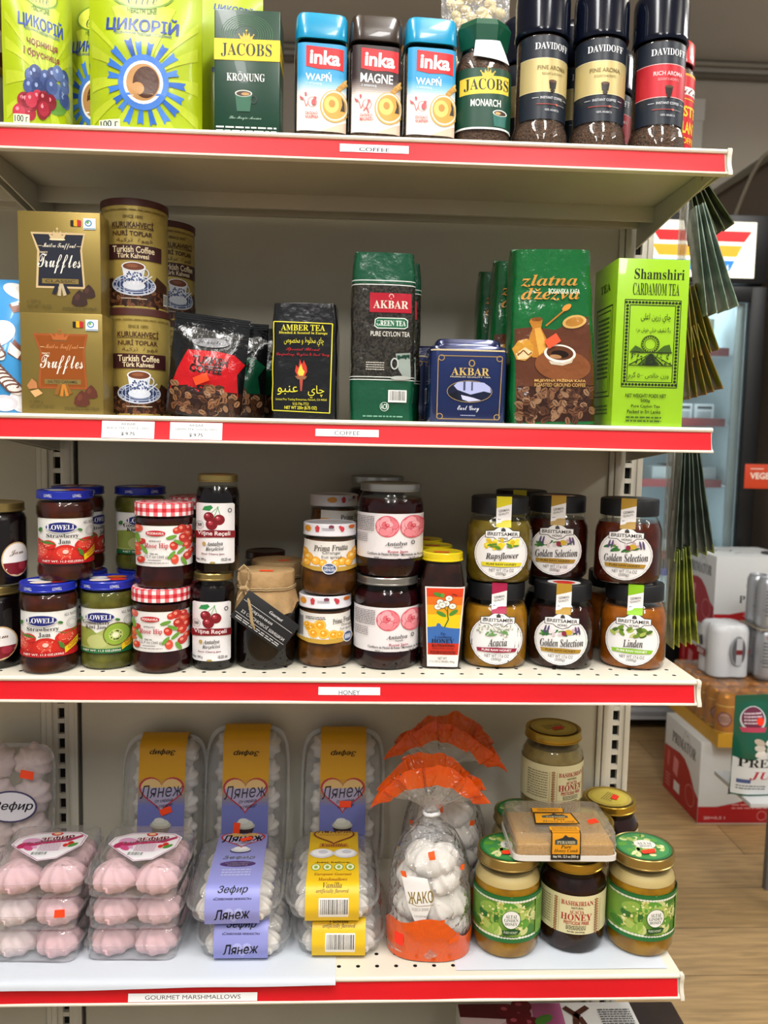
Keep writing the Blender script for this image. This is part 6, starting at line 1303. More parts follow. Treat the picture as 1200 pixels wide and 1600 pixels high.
    b = B(); b.art(S, [('p', [(-52, 24), (-40, 22), (-39, 42), (-52, 40)], mat('#ff2e12', .5))], MM, .0022); b.out('price_sticker', o)
    return o
tied_bag('tied clear bag of white marshmallows with orange foot and fringe, front one', (.1238, .0720, LOW+.0012), rad(-4), 1., fl=.9).scale = (.88, 1, 1)
q = tied_bag('tied clear bag of marshmallows with orange fringe, back one beside the honey jars', (.1560, .1900, LOW+.0012), rad(-16), 6., fl=1.); q.scale = (1, 1, 1.06)
# ---- honey jars of the low shelf
BIG_P = [(0, 0), (36, 0), (43, 2.5), (45.6, 9), (46, 20), (46, 92), (44.6, 104), (41, 112), (40, 115), (40, 124)]
def big_lid(z1): return lidprof(42.6, z1-15, z1, 1.)
def lime_art(o):
    S = Round(.0461); T = fit(62, 385, 1300, 822, .0920, .1375, 224); b = B(); GD = '#1f6a34'
    b.surf(S, .0275, .0915, mat('#6f9a3a', .4), 2, 56, False, .0004, -2.2, 2.2); ops = []; rr = random.Random(5)
    ops += [('r', 64, 982, 384, 1000, GD), ('r', 64, 1186, 384, 1206, GD), ('K', 13)]
    for i in range(40): ops.append(('e', rr.uniform(80, 370), rr.uniform(1005, 1182), rr.uniform(14, 38), rr.uniform(10, 26), rr.choice(('#3f7a2a', '#5a9a34', '#8ab04a', '#a8c060', '#2f6a2a', '#c8cf8a')), rr.uniform(0, 180)))
    for x, y, r in ((140, 1075, 46), (300, 1050, 34), (110, 1130, 30), (280, 1130, 26), (330, 1090, 28), (190, 1030, 22)):
        for i in range(24): a = rr.uniform(0, 6.28); q = r*rr.uniform(.2, 1); ops.append(('e', x+q*cos(a), y+q*sin(a)*.9, 6, 4.5, rr.choice(('#d8d890', '#e6e4b0', '#b8b85a', '#a8a84a')), rr.uniform(0, 180)))
    ops.append(('K', 0))
    for x in range(70, 384, 14): ops += [('e', x, 1006, 7, 6, '#e6ead8'), ('e', x, 1182, 7, 6, '#e6ead8')]
    ops += [('r', 64, 984, 384, 1000, GD), ('r', 64, 1188, 384, 1206, GD), ('e', 238, 1092, 43, 46, '#2f6a3a'), ('e', 238, 1092, 40, 43, '#ecebe6'), ('t', 'ALTAI', 212, 1068, 262, 1084, '#3a4a3a', 'S'), ('t', 'LINDEN', 206, 1088, 270, 1102, '#3a4a3a', 'S'), ('t', 'HONEY', 210, 1106, 266, 1120, '#3a4a3a', 'S'), ('p', [(196, 1146), (270, 1140), (282, 1146), (270, 1164), (204, 1168)], '#1c4a2a'), ('t', 'PURE HONEY', 206, 1148, 268, 1160, '#b8c8a8', 'b'), ('x', 190, 1172, 270, 1182, 1, '#2a4a2a'), ('p', [(350, 1000), (384, 1000), (384, 1186), (350, 1186)], '#7aa84a'), ('x', 354, 1020, 382, 1120, 8, '#3a6a2a')]
    b.art(S, ops, T, .0008, .00003); b.out('label', o)
    b = B(); rr = random.Random(8); ops = [('e', 0, 0, 39, 39, '#3f8a4a'), ('o', 0, 0, 39, 39, 4, '#1f6a34'), ('K', 9)]
    for i in range(46): a = rr.uniform(0, 6.28); q = rr.uniform(4, 31); ops.append(('e', q*cos(a), q*sin(a), rr.uniform(3, 8), rr.uniform(2, 5), rr.choice(('#5a9a34', '#a8b85a', '#c8cf8a', '#3f7a2a', '#d8d8a0')), rr.uniform(0, 180)))
    ops += [('K', 0), ('e', 4, 4, 15, 12, '#e8e6de'), ('t', 'ALTAI', -6, 9, 14, 3, '#3a4a3a', 'S'), ('t', 'HONEY', -5, 1, 13, -4, '#3a4a3a', 'S')]
    b.art(Top(.1372), ops, MM, .0006, .00003); b.out('lid_print', o)
    b = B(); b.art(Top(.1372), [('p', [(-10, -17), (12, -12), (10, -23), (-9, -26)], mat('#ff3a1c', .5))], MM, .0030); b.out('price_sticker', o)
def lime_jar(label, loc, rz):
    o = jar('honey_jar', label, 'honey jar', 'gold lidded honey jars', loc, rz, BIG_P, 106, jam('#a87a14', '#8f6410', .22), big_lid(138), GOLDL)
    B().lathe([(.0446, .1000), (.0434, .1048), (.0402, .1105), (.0376, .1128), (0, .1128)], mat('#bda56c', .5), 56).out('foam', o)
    lime_art(o); return o
h1 = lime_jar('honey jar with green linden blossom label beside the orange footed bag', (.2325, .0730, LOW+.0010), rad(4))
h2 = dup(h1, 'honey jar with green linden blossom label at the right end of the low shelf', (.4228, .0740, LOW+.0010), rad(22)+facing((.4228, .0740, LOW+.0010)))
def cream_jar(label, loc, rz, c, c2, fill=104, k=1.):
    o = jar('honey_jar', label, 'honey jar', 'gold lidded honey jars', loc, rz, [(r, z*k) for r, z in [(0, 0), (36, 0), (43, 2.5), (45.4, 9), (45.8, 18), (45.8, 84), (44.5, 94), (40.5, 101), (39, 104), (39, 114)]], fill*k, jam(c, c2, .22), [(r, z*k) for r, z in lidprof(41.5, 113.5, 126.5, 1.)], mat('#b8973c', .28, .85))
    S = Round(.0459); T = fit(385, 700, 1270, 841, .0918, .1265, 548); b = B()
    b.surf(S, .031*k, .0855*k, mat('#d9d1a4', .45), 2, 56, False, .0004, -2.3, 2.3)
    ops = [('t', 'BASHKIRIAN', 502, 1004, 646, 1026, '#a8242a', 'S'), ('t', 'NATURAL', 548, 1032, 604, 1042, '#4a3a2a', 'b'), ('t', 'ACACIA', 540, 1048, 606, 1064, '#a8242a', 'S'), ('t', 'HONEY', 502, 1066, 642, 1098, '#a8242a', 'S'), ('t', 'PESTICIDE FREE', 516, 1102, 630, 1118, '#a8242a', 'b'), ('x', 526, 1122, 616, 1144, 3, '#3a3428'), ('t', 'family packing', 532, 1148, 612, 1158, '#3a3428', 'b'), ('x', 394, 1000, 455, 1140, 11, '#8a7f5a')]
    for i in range(14):
        y = 1002+i*12
        for x in (478, 658): ops += [('p', [(x, y-6), (x+9, y), (x, y+6), (x-9, y)], '#7a2a1c'), ('e', x, y, 3, 2.6, '#d9b060')]
    ops += [('l', [(462, 998), (462, 1164)], 2, '#b8a060'), ('l', [(494, 998), (494, 1164)], 2, '#b8a060'), ('l', [(672, 998), (672, 1164)], 2, '#b8a060')]
    b.art(S, ops, T, .0008, .00004); b.out('label', o)
    b = B(); b.art(Top((.1258)*k), [('e', 0, 0, 36, 36, '#b8a03a'), ('o', 0, 0, 36, 36, 2, '#6a5a1c'), ('e', 0, 0, 28, 28, '#c8b54a'), ('x', -16, 10, 16, -8, 5, '#6a5a1c')], MM, .0006, .0001); b.out('lid_print', o)
    b = B(); b.art(Top((.1258)*k), [('p', [(-6, -4), (12, -1), (11, -12), (-6, -14)], mat('#e8301c', .5))], MM, .0018); b.out('price_sticker', o)
    return o
c1 = cream_jar('dark red brown honey jar with cream label, under the honeycomb box', (.3280, .0830, LOW+.0010), rad(0), '#2a0d06', '#180703')
c4 = dup(h1, 'honey jar at the back left, behind the linden blossom jar by the bag', (.2760, .1830, LOW+.0010), rad(40)+facing((.2760, .1830, LOW+.0010)))
c5 = dup(c1, 'dark honey jar at the back, its gold lid showing right of the honeycomb box', (.3740, .1800, LOW+.0010), rad(50)+facing((.3690, .1800, LOW+.0010))); 
dup(c1, 'dark honey jar behind the right linden blossom jar, its gold lid showing', (.4345, .2530, LOW+.0010), rad(70)+facing((.4345, .2530, LOW+.0010)))
c2 = cream_jar('pale crystallised honey jar with cream label, topmost on the low shelf behind the honeycomb', (.3180, .1800, LOW+.0010+.1386), rad(30), '#9a8550', '#82703e', 102, 1.04)
# ---- honeycomb box
o = thing('honeycomb_box', 'clear plastic box of honeycomb with yellow black label resting on the jar lids', 'honeycomb box', (.3020, .0790, LOW+.0010+.1394), rad(-1)); w, d, h = .1420, .1020, .0390
b = B(); b.lathe([(0, 0), (w/2*.97, 0), (w/2, .001), (w/2, .0085), (w/2*.97, .0085), (w/2*.96, .003), (0, .003)], mat('#dddad4', .4), 96, 12., d/w); b.out('tray', o)
b = B(); b.lathe([(w/2*.985, .0075), (w/2*.985, .020), (w/2*1.0, .0205), (w/2*1.0, .0225), (w/2*.98, .023), (w/2*.97, h-.002), (w/2*.95, h), (0, h)], clear('lid_plastic', '#f7f3ea', 1., .15, '#efe8da', .04), 96, 12., d/w); b.out('clear_lid', o)
CMB = bpy.data.materials.new('honeycomb_wax'); CMB.use_nodes = True; nt = CMB.node_tree; bs = nt.nodes['Principled BSDF']; vo = nt.nodes.new('ShaderNodeTexVoronoi'); vo.inputs['Scale'].default_value = 190; vo.feature = 'DISTANCE_TO_EDGE'; tc = nt.nodes.new('ShaderNodeTexCoord'); nt.links.new(tc.outputs['Object'], vo.inputs['Vector'])
mx = nt.nodes.new('ShaderNodeMix'); mx.data_type = 'RGBA'; mx.inputs[6].default_value = lin('#cfa452'); mx.inputs[7].default_value = lin('#bd8c2c'); mr = nt.nodes.new('ShaderNodeMapRange'); mr.inputs[2].default_value = .12; nt.links.new(vo.outputs['Distance'], mr.inputs[0]); nt.links.new(mr.outputs[0], mx.inputs[0]); nt.links.new(mx.outputs[2], bs.inputs['Base Color']); bs.inputs['Roughness'].default_value = .3
bp = nt.nodes.new('ShaderNodeBump'); bp.inputs['Strength'].default_value = .5; bp.inputs['Distance'].default_value = .001; nt.links.new(mr.outputs[0], bp.inputs['Height']); bp.invert = True; nt.links.new(bp.outputs['Normal'], bs.inputs['Normal'])
b = B(); b.box(-w/2*.92, -d/2*.93, .0032, w/2*.92, d/2*.92, .0235, CMB, .003, 3); b.out('honeycomb', o)
S = Band([(-d/2*1.005, .004), (-d/2*1.005, .0225), (-d/2*.975, h-.001), (-d/2*.95, h+.0008), (d/2*.96, h+.0008)]); BK, OY = '#17130f', '#d8921a'
ops = [('r', -21, 0, 19, 40, BK), ('r', -19.5, 8, 17.5, 40, OY), ('t', 'Net Wt. 12.3 oz (350 g)', -18, 6.4, 16, 1.8, '#e8e4d8', 'b'), ('t', 'Honey Comb', -17, 15, 15, 9.5, BK, 'I'), ('t', 'Pure', -8, 20.5, 6, 16, BK, 'I'), ('r', -16, 21, 14, 27, '#3a4a48'), ('t', 'PYRAMID', -13, 26, 11, 22, '#c8b890', 'S'), ('p', [(-16, 27), (-6, 30), (-2, 34), (2, 31), (8, 31), (14, 27)], '#2a2a2a'), ('r', -19.5, 36, 17.5, 39, '#b87a1a'), ('x', -18, 48, 16, 41, 3, BK), ('r', -21, 40, 19, 50, OY), ('x', -18, 49, 16, 41, 4, '#6a4a1c'),
       ('p', [(-38, 58), (24, 58), (20, 90), (-34, 90)], BK), ('p', [(-36, 60), (22, 60), (18, 88), (-32, 88)], OY), ('t', 'Honey Comb', -26, 67, 18, 61, BK, 'I', -1), ('t', 'Pure', -10, 74, 6, 68, BK, 'I'), ('r', -24, 75, 12, 81, '#3a4a48'), ('t', 'PYRAMID', -18, 80, 8, 76, '#c8b890', 'S'), ('p', [(-22, 81), (-10, 84), (-6, 88), (0, 84), (6, 85), (10, 81)], '#2a2a2a'), ('p', [(-36, 90), (10, 90), (12, 104), (-34, 104)], BK), ('p', [(-34, 91.5), (9, 91.5), (11, 104), (-33, 104)], OY), ('x', -26, 102, 4, 94, 3, '#6a4a1c')]
b = B(); b.art(S, ops, MM, .0012, .00005); b.out('label', o)
b = B(); b.art(Band([(-d/2*.95, h+.0008), (d/2*.96, h+.0008)]), [('p', [(38, 24), (53, 30), (50, 41), (37, 35)], mat('#ff3a1c', .5))], MM, .0005); b.out('price_sticker', o)
# ================================================================== below the low shelf
o = thing('wooden_crate', 'dark brown wooden crate on the base deck, under the low shelf', 'crate', (.378, .040, .1002)); WD = mat('#3a2a20', .5, var=.35, vscale=14., vcol='#241812')
B().box(-.170, -.195, .168, .170, .195, .199, WD, .003).out('top_board', o)
for y in (-.19, .172): B().box(-.168, y, 0, .168, y+.018, .168, WD, .002).out('side_board', o)
for x in (-.168, .150): B().box(x, -.172, 0, x+.018, .172, .168, WD, .002).out('end_board', o)
o = thing('cherry_box', 'flat cake box with printed cherries and brown ribbon, lying on the dark crate', 'cake box', (.319, .060, .3000))
B().box(-.136, -.120, 0, .136, .120, .040, mat('#dcdad6', .4, coat=.2), .0015).out('carton', o)
ops = [('r', -134, -118, 0, 118, '#c9a6b0'), ('p', [(-40, -118), (10, -118), (26, 118), (-20, 118)], '#b05a86'), ('r', -134, 84, -60, 118, '#5a1220'), ('p', [(-134, 60), (-80, 70), (-60, 84), (-134, 90)], '#e0c8c8')]
for x, y in ((-40, 96), (-28, 74), (-50, 78), (-36, 112), (-20, 56), (-60, 102)): ops += [('e', x, y, 16, 15, '#6a0f1e'), ('e', x-4, y+4, 5, 4, '#b8505e')]
ops += [('e', -8, 82, 16, 8, '#4f8a34', 30), ('e', -18, 60, 12, 6, '#4f8a34', -40), ('l', [(30, 108), (48, 86), (54, 60), (44, 44), (36, 58), (44, 92), (66, 108)], 9, '#4a2418'), ('x', 80, 104, 130, 64, 8, '#4a4a50'), ('x', 70, 50, 130, 10, 6, '#4a4a50'), ('t', 'CHERRY', -120, 40, -50, 20, '#7a1428', 'I')]
b = B(); b.art(Top(.040), ops, MM, .0003, .00005); b.out('lid_print', o)
# ================================================================== packets hanging on the end of the gondola
o = thing('clip_strip', 'narrow clear hanging strip on the right end of the shelving', 'hanging strip', (.4865, .205, .82)); B().box(-.0012, -.014, 0, .0012, .014, .765, clear('strip', '#eef0ee', .5, .25), .0004).out('strip', o)
b = B(); b.tube([(-.004, 0, .765), (0, 0, .772), (.004, 0, .766), (.0, 0, .758)], .0016, mat('#b8b8b4', .3, .8), 8); b.out('hook', o)
def hang_mesh(c, tip, h, seed):
    S = Pillow(.046, h, .0042, .10, .0005, 40, seed, .5); b = B(); b.pouch(S, mat(c, .28, coat=.4, var=.3, vscale=40., vcol='#3c483e' if c == '#566458' else tip), 10, 22)
    bmesh.ops.transform(b.bm, matrix=Matrix.Rotation(rad(90), 4, 'Z') @ Matrix.Translation((0, 0, -h)), verts=b.bm.verts)
    o = b.out('snack_packet'); me = o.data; bpy.data.objects.remove(o)
    b = B(); M9 = Matrix.Rotation(rad(90), 4, 'Z'); b.box(-.023, -.0009, -h-.004, .023, .0009, -h+.010, mat(tip, .4), .0006); bmesh.ops.transform(b.bm, matrix=M9, verts=b.bm.verts)
    o = b.out('crimp'); m2 = o.data; bpy.data.objects.remove(o)
    return me, m2
HB = [('dark green packet hanging in the topmost bunch under the top shelf', 'topmost bunch of hanging packets', 1.5950, .082, '#2f3a22', '#586038', 5, 12, 36, .2200),
      ('grey green packet hanging in the second bunch, beside the lit cooler sign', 'second bunch of hanging packets', 1.5500, .150, '#6f8578', '#9fb0a4', 4, 9, 21, .1900),
      ('olive yellow packet hanging in the bunch right of the lime tea box top half', 'third bunch of hanging packets', 1.4400, .098, '#6f7020', '#8f7a2c', 4, 8, 22, .2050),
      ('olive yellow packet hanging in the bunch beside the lime tea box lower half', 'fourth bunch of hanging packets', 1.3800, .098, '#6f7020', '#8f6a2c', 5, 7, 24, .2050),
      ('dark grey green packet hanging in the long bunch above the upper right honey jar', 'fifth bunch of hanging packets', 1.2120, .168, '#566458', '#93a060', 6, -1, 11, .1900),
      ('yellow green packet hanging in the lowest bunch behind the linden honey jar', 'lowest bunch of hanging packets', 1.0550, .143, '#5f7032', '#a8b03a', 5, 1, 8, .1900)]
for lab, grp, z, h, c, tip, n, a0, a1, y in HB:
    me, m2 = hang_mesh(c, tip, h, z*30)
    for i in range(n):
        a = a0+(a1-a0)*i/(n-1); o = bpy.data.objects.new('snack_packet', me); COL.objects.link(o); o.location = (.4905+.0046*i, y+.003*(i % 2), z+.002*i); o.rotation_euler = (0, -rad(a), rad(-6))
        tag(o, lab, 'packet', grp); e = bpy.data.objects.new('crimped_end', m2); COL.objects.link(e); e.parent = o
# ================================================================== the drinks cooler
fr = thing('drinks_cooler', 'black glass door drinks cooler with lit striped sign behind the shelving', 'cooler', (1.335, 2.25, 0)); BKM = mat('#121213', .4); GRY = mat('#b9bcc0', .5); INW = mat('#c3d0d6', .5)
B().box(-.325, .62, .05, .325, .66, 2.12, BKM).out('back', fr)
for sx in (-.325, .295): B().box(sx, .02, .05, sx+.03, .62, 2.12, BKM, .004).out('side_panel', fr)
B().box(-.325, .02, 1.845, .325, .62, 2.12, BKM, .004).out('top_case', fr)
b = B()
b.box(-.295, .61, .40, .295, .619, 1.84, INW); b.box(-.294, .06, .40, -.288, .61, 1.84, INW); b.box(.288, .06, .40, .294, .61, 1.84, INW); b.box(-.29, .06, .395, .29, .61, .402, INW); b.box(-.29, .06, 1.838, .29, .61, 1.844, INW); b.out('liner', fr)
B().box(-.325, .02, .26, .325, .62, .395, BKM, .003).out('machine_case', fr)
b = B(); b.box(-.325, .0, .26, .325, .03, .40, BKM, .003); b.out('lower_panel', fr)
b = B(); b.box(-.322, .006, .055, .322, .03, .255, GRY, .003)
for i in range(5): b.box(-.30, .002, .075+i*.036, .30, .008, .090+i*.036, mat('#8f9296', .5))
b.out('grille', fr)
b = B(); b.box(-.325, -.012, 1.85, .325, .03, 2.118, BKM, .008); b.out('sign_frame', fr)
LITW = mat('#fff8e6', .5, emit=1.15); SG = Flat(.0125); b = B(); sx = 1335
ops = [('r', -305, 1872, 270, 2088, LITW)]
for x0, x1, xb, z1, z0, c in ((-40, 253, 224, 2052, 2010, mat('#d9141e', .4, emit=.75)), (-40, 217, 195, 1996, 1952, mat('#f2a81a', .4, emit=.85)), (-40, 189, 171, 1938, 1898, mat('#1f7fd0', .4, emit=.8))):
    ops.append(('p', [(x0-110, z1), (x1, z1), (xb, z0), (x0-80, z0)], c))
ops += [('t', 'Milk', 92, 1922, 166, 1902, LITW, 'C')]
b.art(SG, ops, MM, .0004, .00025); b.out('sign_face', fr)
b = B()
for x0, x1 in ((-.325, -.268), (.262, .325)): b.box(x0, -.02, .405, x1, .018, 1.838, BKM, .004)
b.box(-.27, -.02, 1.78, .265, .018, 1.838, BKM, .004); b.box(-.27, -.02, .405, .265, .018, .46, BKM, .004); b.out('door_frame', fr)
B().box(.224, .018, .46, .262, .03, 1.78, mat('#c8cdd0', .35, .3), .002).out('door_gasket', fr)
B().box(-.268, -.004, .45, .262, .002, 1.79, clear('door_glass', '#e6eeee', .35, .05, '#dfe8ea')).out('door_glass', fr)
B().tube([(-.295, -.05, .9), (-.295, -.05, 1.35)], .011, mat('#2a2a2c', .3, .6)).out('door_handle', fr)
B().box(.25, .045, .47, .268, .058, 1.76, mat('#eef6ff', .4, emit=2.2)).out('lamp_tube', fr)
la = bpy.data.lights.new('cooler_light', 'AREA'); la.shape = 'RECTANGLE'; la.size = .5; la.size_y = .3; la.energy = 3.2; la.color = (.9, .97, 1)
lo = bpy.data.objects.new('cooler_light', la); COL.objects.link(lo); lo.parent = fr; lo.location = (0, .33, 1.83)
la2 = la.copy(); la2.energy = 3.; lo = bpy.data.objects.new('cooler_light', la2); COL.objects.link(lo); lo.parent = fr; lo.location = (-.05, .05, 1.1); lo.rotation_euler = (rad(90), 0, 0); la2.size = .4; la2.size_y = 1.2
SHZ = (1.585, 1.290, 1.030, .722)
for z in SHZ:
    b = B(); b.box(-.285, .15, z, .285, .60, z+.008, mat('#d4d8da', .4), .001); b.out('wire_shelf', fr); B().box(-.285, .142, z-.004, .262, .152, z+.030, mat('#7a1c22', .4), .002).out('shelf_edge', fr)
def cooler_item(name, label, cat, x, z, parts, y=.24):
    o = thing(name, label, cat, (1.335+x, 2.25+y, z))
    for nm, bb in parts: bb.out(nm, o)
    return o
def bx3(w, d, h, c, **k): return B().box(-w/2, -d/2, 0, w/2, d/2, h, mat(c, .45), .004)
cooler_item('paper_bag', 'beige paper bag on the top shelf of the cooler', 'bag', .165, SHZ[0]+.0085, [('bag', bx3(.11, .07, .15, '#c9bda4')), ('label', B().box(-.03, -.037, .04, .03, -.0352, .10, mat('#8a8578', .5)))])
for x, lab in ((.10, 'white carton with dark top, left one on the second cooler shelf'), (.195, 'white carton with dark top, right one on the second cooler shelf')):
    b = B(); b.art(Flat(.0405), [('r', -32, 62, 32, 74, '#3a3d44'), ('x', -30, 52, 30, 12, 5, '#5a5e66')], MM, .0004)
    cooler_item('carton', lab, 'carton', x, SHZ[1]+.0085, [('box', bx3(.085, .08, .085, '#d8dade')), ('print', b)])
o = cooler_item('food_tray', 'grey tray with a dark round plate on it, third shelf of the cooler', 'tray', .105, SHZ[2]+.0085, [('tray', bx3(.28, .16, .075, '#8f9294')), ('plate', B().lathe([(0, .0755), (.05, .0755), (.085, .083), (.086, .085), (.05, .078), (0, .078)], mat('#4a4a4c', .4), 40)), ('price_sticker', B().box(.01, -.081, .062, .032, -.0802, .074, mat('#e8283a', .5)))])
for x, y, z, lab in ((.09, .22, 0, 'white plastic tub, lower left on the fourth cooler shelf'), (.20, .22, 0, 'white plastic tub, lower right on the fourth cooler shelf'), (.14, .25, .066, 'white plastic tub stacked on the two others in the cooler')):
    o = cooler_item('plastic_tub', lab, 'tub', x, SHZ[3]+.0085+z, [('tub', B().lathe([(0, 0), (.042, 0), (.050, .054), (0, .054)], mat('#dfe3e4', .4), 32)), ('lid', B().lathe([(0, .0545), (.0525, .0545), (.0525, .062), (0, .0645)], mat('#c9d2d6', .4), 32))], y)
def bottle(label, x, capc, body, lab):
    b = B(); b.surf(Round(.0402), .06, .145, mat(lab, .45), 2, 32, False, .0005); b.art(Round(.0408), [('r', -22, 112, 22, 122, '#4a3a2a'), ('x', -22, 104, 22, 72, 3, '#5a5a4a')], MM)
    cooler_item('drink_bottle', label, 'bottle', x, .4025, [('bottle', B().lathe([(0, 0), (.038, 0), (.041, .006), (.041, .17), (.034, .205), (.020, .225), (.019, .235), (0, .235)], mat(body, .35), 36)), ('cap', B().lathe([(.021, .236), (.022, .236), (.022, .262), (.018, .266), (0, .266)], mat(capc, .35), 28)), ('label', b)], .2)
bottle('white drink bottle with blue cap on the floor of the cooler', .055, '#2a4ab0', '#c9d6dc', '#e4e8ea'); bottle('yellow labelled drink bottle with pale blue cap on the floor of the cooler', .178, '#7f9ac8', '#b9bd8a', '#d9c25a')
bottle('pinkish drink bottle at the left side of the cooler floor', -.06, '#b8404a', '#b8a0a4', '#c8b0b0')
# ================================================================== stacked beer boxes, cans and seed bag
def beer_box(label, loc, front=True):
    o = thing('beer_box', label, 'beer box', loc, 0, 'white and red beer boxes'); w, d, h = .300, .284, .268; CW = mat('#d4d6d6', .5)
    B().box(0, 0, 0, w, d, h, CW, .002).out('carton', o)
    b = B(); RD = '#a9181f'
    b.art(Flat(0), [('p', [(0, 2), (w*1000, 2), (w*1000, 95), (240, 92), (180, 84), (120, 68), (60, 56), (0, 56)], RD), ('t', 'PRIMATOR', 92, 126, 292, 98, '#1c1c1e', 'S'), ('p', [(116, 168), (130, 180), (220, 180), (234, 168), (234, 158), (220, 148), (130, 148), (116, 158)], '#0a0a0a'), ('x', 110, 68, 280, 46, 2, '#d88a8a'), ('t', '20×0,5 l', 20, 24, 90, 13, '#e0b0b0', 'b'), ('o', 210, 26, 16, 16, 2, '#d88a8a'), ('o', 260, 26, 16, 16, 2, '#d88a8a'), ('r', 0, 0, w*1000, 2, '#c8c8c6')], MM, .0004); b.out('front_print', o)
    class L_:
        curved = False
        def at(s, x, v, k): return Vector((-k, d-x, v))
    b = B(); b.art(L_(), [('p', [(2, 2), (282, 2), (282, 80), (250, 96), (210, 140), (170, 166), (130, 172), (80, 166), (2, 158)], RD), ('t', 'PRIMATOR', 62, 228, 250, 190, '#1c1c1e', 'S', 0), ('l', [(150, 232), (166, 262), (178, 244), (186, 254), (206, 228)], 2, '#8a8e90'), ('p', [(30, 150), (50, 146), (46, 90), (28, 96)], '#c85a5e'), ('p', [(84, 146), (124, 140), (116, 80), (80, 90)], '#d88488'), ('r', 92, 30, 140, 64, '#e4e2e0'), ('o', 220, 64, 36, 36, 3, '#d88a8a'), ('x', 20, 70, 60, 20, 4, '#d88a8a')], MM, .0004); b.out('side_print', o)
    return o
bb = beer_box('white and red beer box standing on the wooden floor under the golden can tray', (1.138, 1.450, .0005))
dup(bb, 'white and red beer box at the bottom of the rear stack, behind the can tray', (1.350, 1.865, .0005)); dup(bb, 'white and red beer box in the middle of the rear stack, behind the can tray', (1.350, 1.865, .2690)); 
b3 = dup(bb, 'white and red beer box on top of the rear stack, beside the silver cans', (1.345, 1.860, .5375)); 
b = B(); b.art(Top(.268), [('l', [(60, 150), (90, 190), (120, 150), (150, 200)], 6, '#5a5c5e'), ('l', [(110, 90), (150, 120), (190, 100)], 6, '#5a5c5e')], MM, .0004); b.out('top_scribble', b3)
def can_mesh(c, lc, pr):
    b = B(); b.lathe([(0, .003), (.024, .003), (.026, 0), (.032, .010), (.0327, .016), (.0327, .148), (.030, .156), (.0265, .163), (.0265, .167), (.0255, .167), (.0245, .163), (0, .163)], mat(c, .3, .55), 32)
    S = Round(.0328); b.art(S, pr, MM, .0004, .00005, .35); o = b.out('can'); me = o.data; bpy.data.objects.remove(o); return me
o = thing('can_tray', 'shrink wrapped tray of golden beer cans on the lower beer box', 'can tray', (1.306, 1.610, .2690)); w, d = .272, .404
b = B(); TR = mat('#c8962a', .5); b.box(-w/2, -d/2, 0, w/2, d/2, .003, TR)
for a in (-1, 1): b.box(a*w/2-.001, -d/2, 0, a*w/2+.001, d/2, .045, TR); b.box(-w/2, a*d/2-.001, 0, w/2, a*d/2+.001, .045, TR)
b.art(Flat(d/2+.001), [('r', -80, 10, 10, 30, '#6a2a3a'), ('t', 'PREMIUM', -70, 27, 0, 13, '#e8d8b8', 'b')], MM, .0004); b.out('tray', o)
GC = can_mesh('#c98a1c', '', [('e', 0, 84, 22, 24, '#7a3a52'), ('e', 0, 84, 18, 19, '#b89aa8'), ('x', -16, 94, 16, 74, 3, '#5a2436'), ('r', -28, 124, 28, 128, '#e8c86a'), ('r', -28, 40, 28, 44, '#e8c86a')])
for i in range(4):
    for j in range(6): q = bpy.data.objects.new('can', GC); COL.objects.link(q); q.parent = o; q.location = (-.1005+.067*i, -.1675+.067*j, .0035); q.rotation_euler = (0, 0, rad(-30+17*(i+j)))
b = B(); vs_ = []; b.lathe([(w/2*1.0, .046), (w/2*.995, .150), (w/2*.97, .168), (w/2*.90, .1725), (0, .1725)], clear('wrap', '#fff4e0', .7, .06, '#f0d8b0', .08, .5, 60.), 96, 14., d/w); b.out('shrink_wrap', o)
o = thing('can_pack', 'white wrapped four pack of cans on the golden can tray', 'can pack', (1.2800, 1.635, .4425)); WM = mat('#d4d6da', .4, coat=.2)
b = B(); vs_, fs = [], []; seg = 96; rows = [(0, .94), (.004, 1), (.150, 1), (.165, .95), (.174, .84), (.178, .6), (.178, 0.001)]
for z, k in rows:
    for j in range(seg):
        t = 2*pi*j/seg; lob = .0640*(1+.10*abs(sin(2*t))**.8-.05*max(0, 1-abs(sin(2*t))*3)); x = k*lob*math.copysign(abs(sin(t))**.66, sin(t)); y = -k*lob*math.copysign(abs(cos(t))**.66, cos(t)); vs_.append((x, y, z))
for i in range(len(rows)-1):
    for j in range(seg): a = i*seg+j; c = i*seg+(j+1) % seg; fs.append((a, c, c+seg, a+seg))
b.faces(vs_, fs, WM, True); b.out('wrap', o)
S = Round(.0695, 4.5); b = B(); b.art(S, [('e', 16, 92, 26, 50, '#8a8d92'), ('e', 18, 90, 22, 45, '#55575c'), ('r', 10, 44, 30, 134, '#b9bcc2'), ('r', 10, 80, 30, 96, '#7a1c26'), ('r', 54, 80, 60, 98, '#8a2a34')], MM, .0012, .0002); b.out('wrap_print', o); b = B(); b.art(Side(.0695, -1), [('r', -50, 60, 20, 84, '#7a1c26'), ('t', 'BEER', -40, 80, 10, 64, '#e8d8d8', 'b'), ('p', [(-30, 120), (-10, 130), (0, 96), (-20, 92)], '#3a3c42')], MM, .0015, .0002); b.out('side_print', o)
SCN = can_mesh('#b4b7bc', '', [('x', -18, 130, 18, 40, 8, '#5f646c'), ('r', -10, 138, 12, 148, '#d8404a'), ('r', -24, 60, 24, 64, '#8a8f96')])
def silver(label, x, y, z, a):
    q = bpy.data.objects.new('beer_can', SCN); COL.objects.link(q); q.location = (x, y, z); q.rotation_euler = (0, 0, rad(a)); tag(q, label, 'can', 'silver beer cans')
    return q
NM = ('first', 'second', 'third')
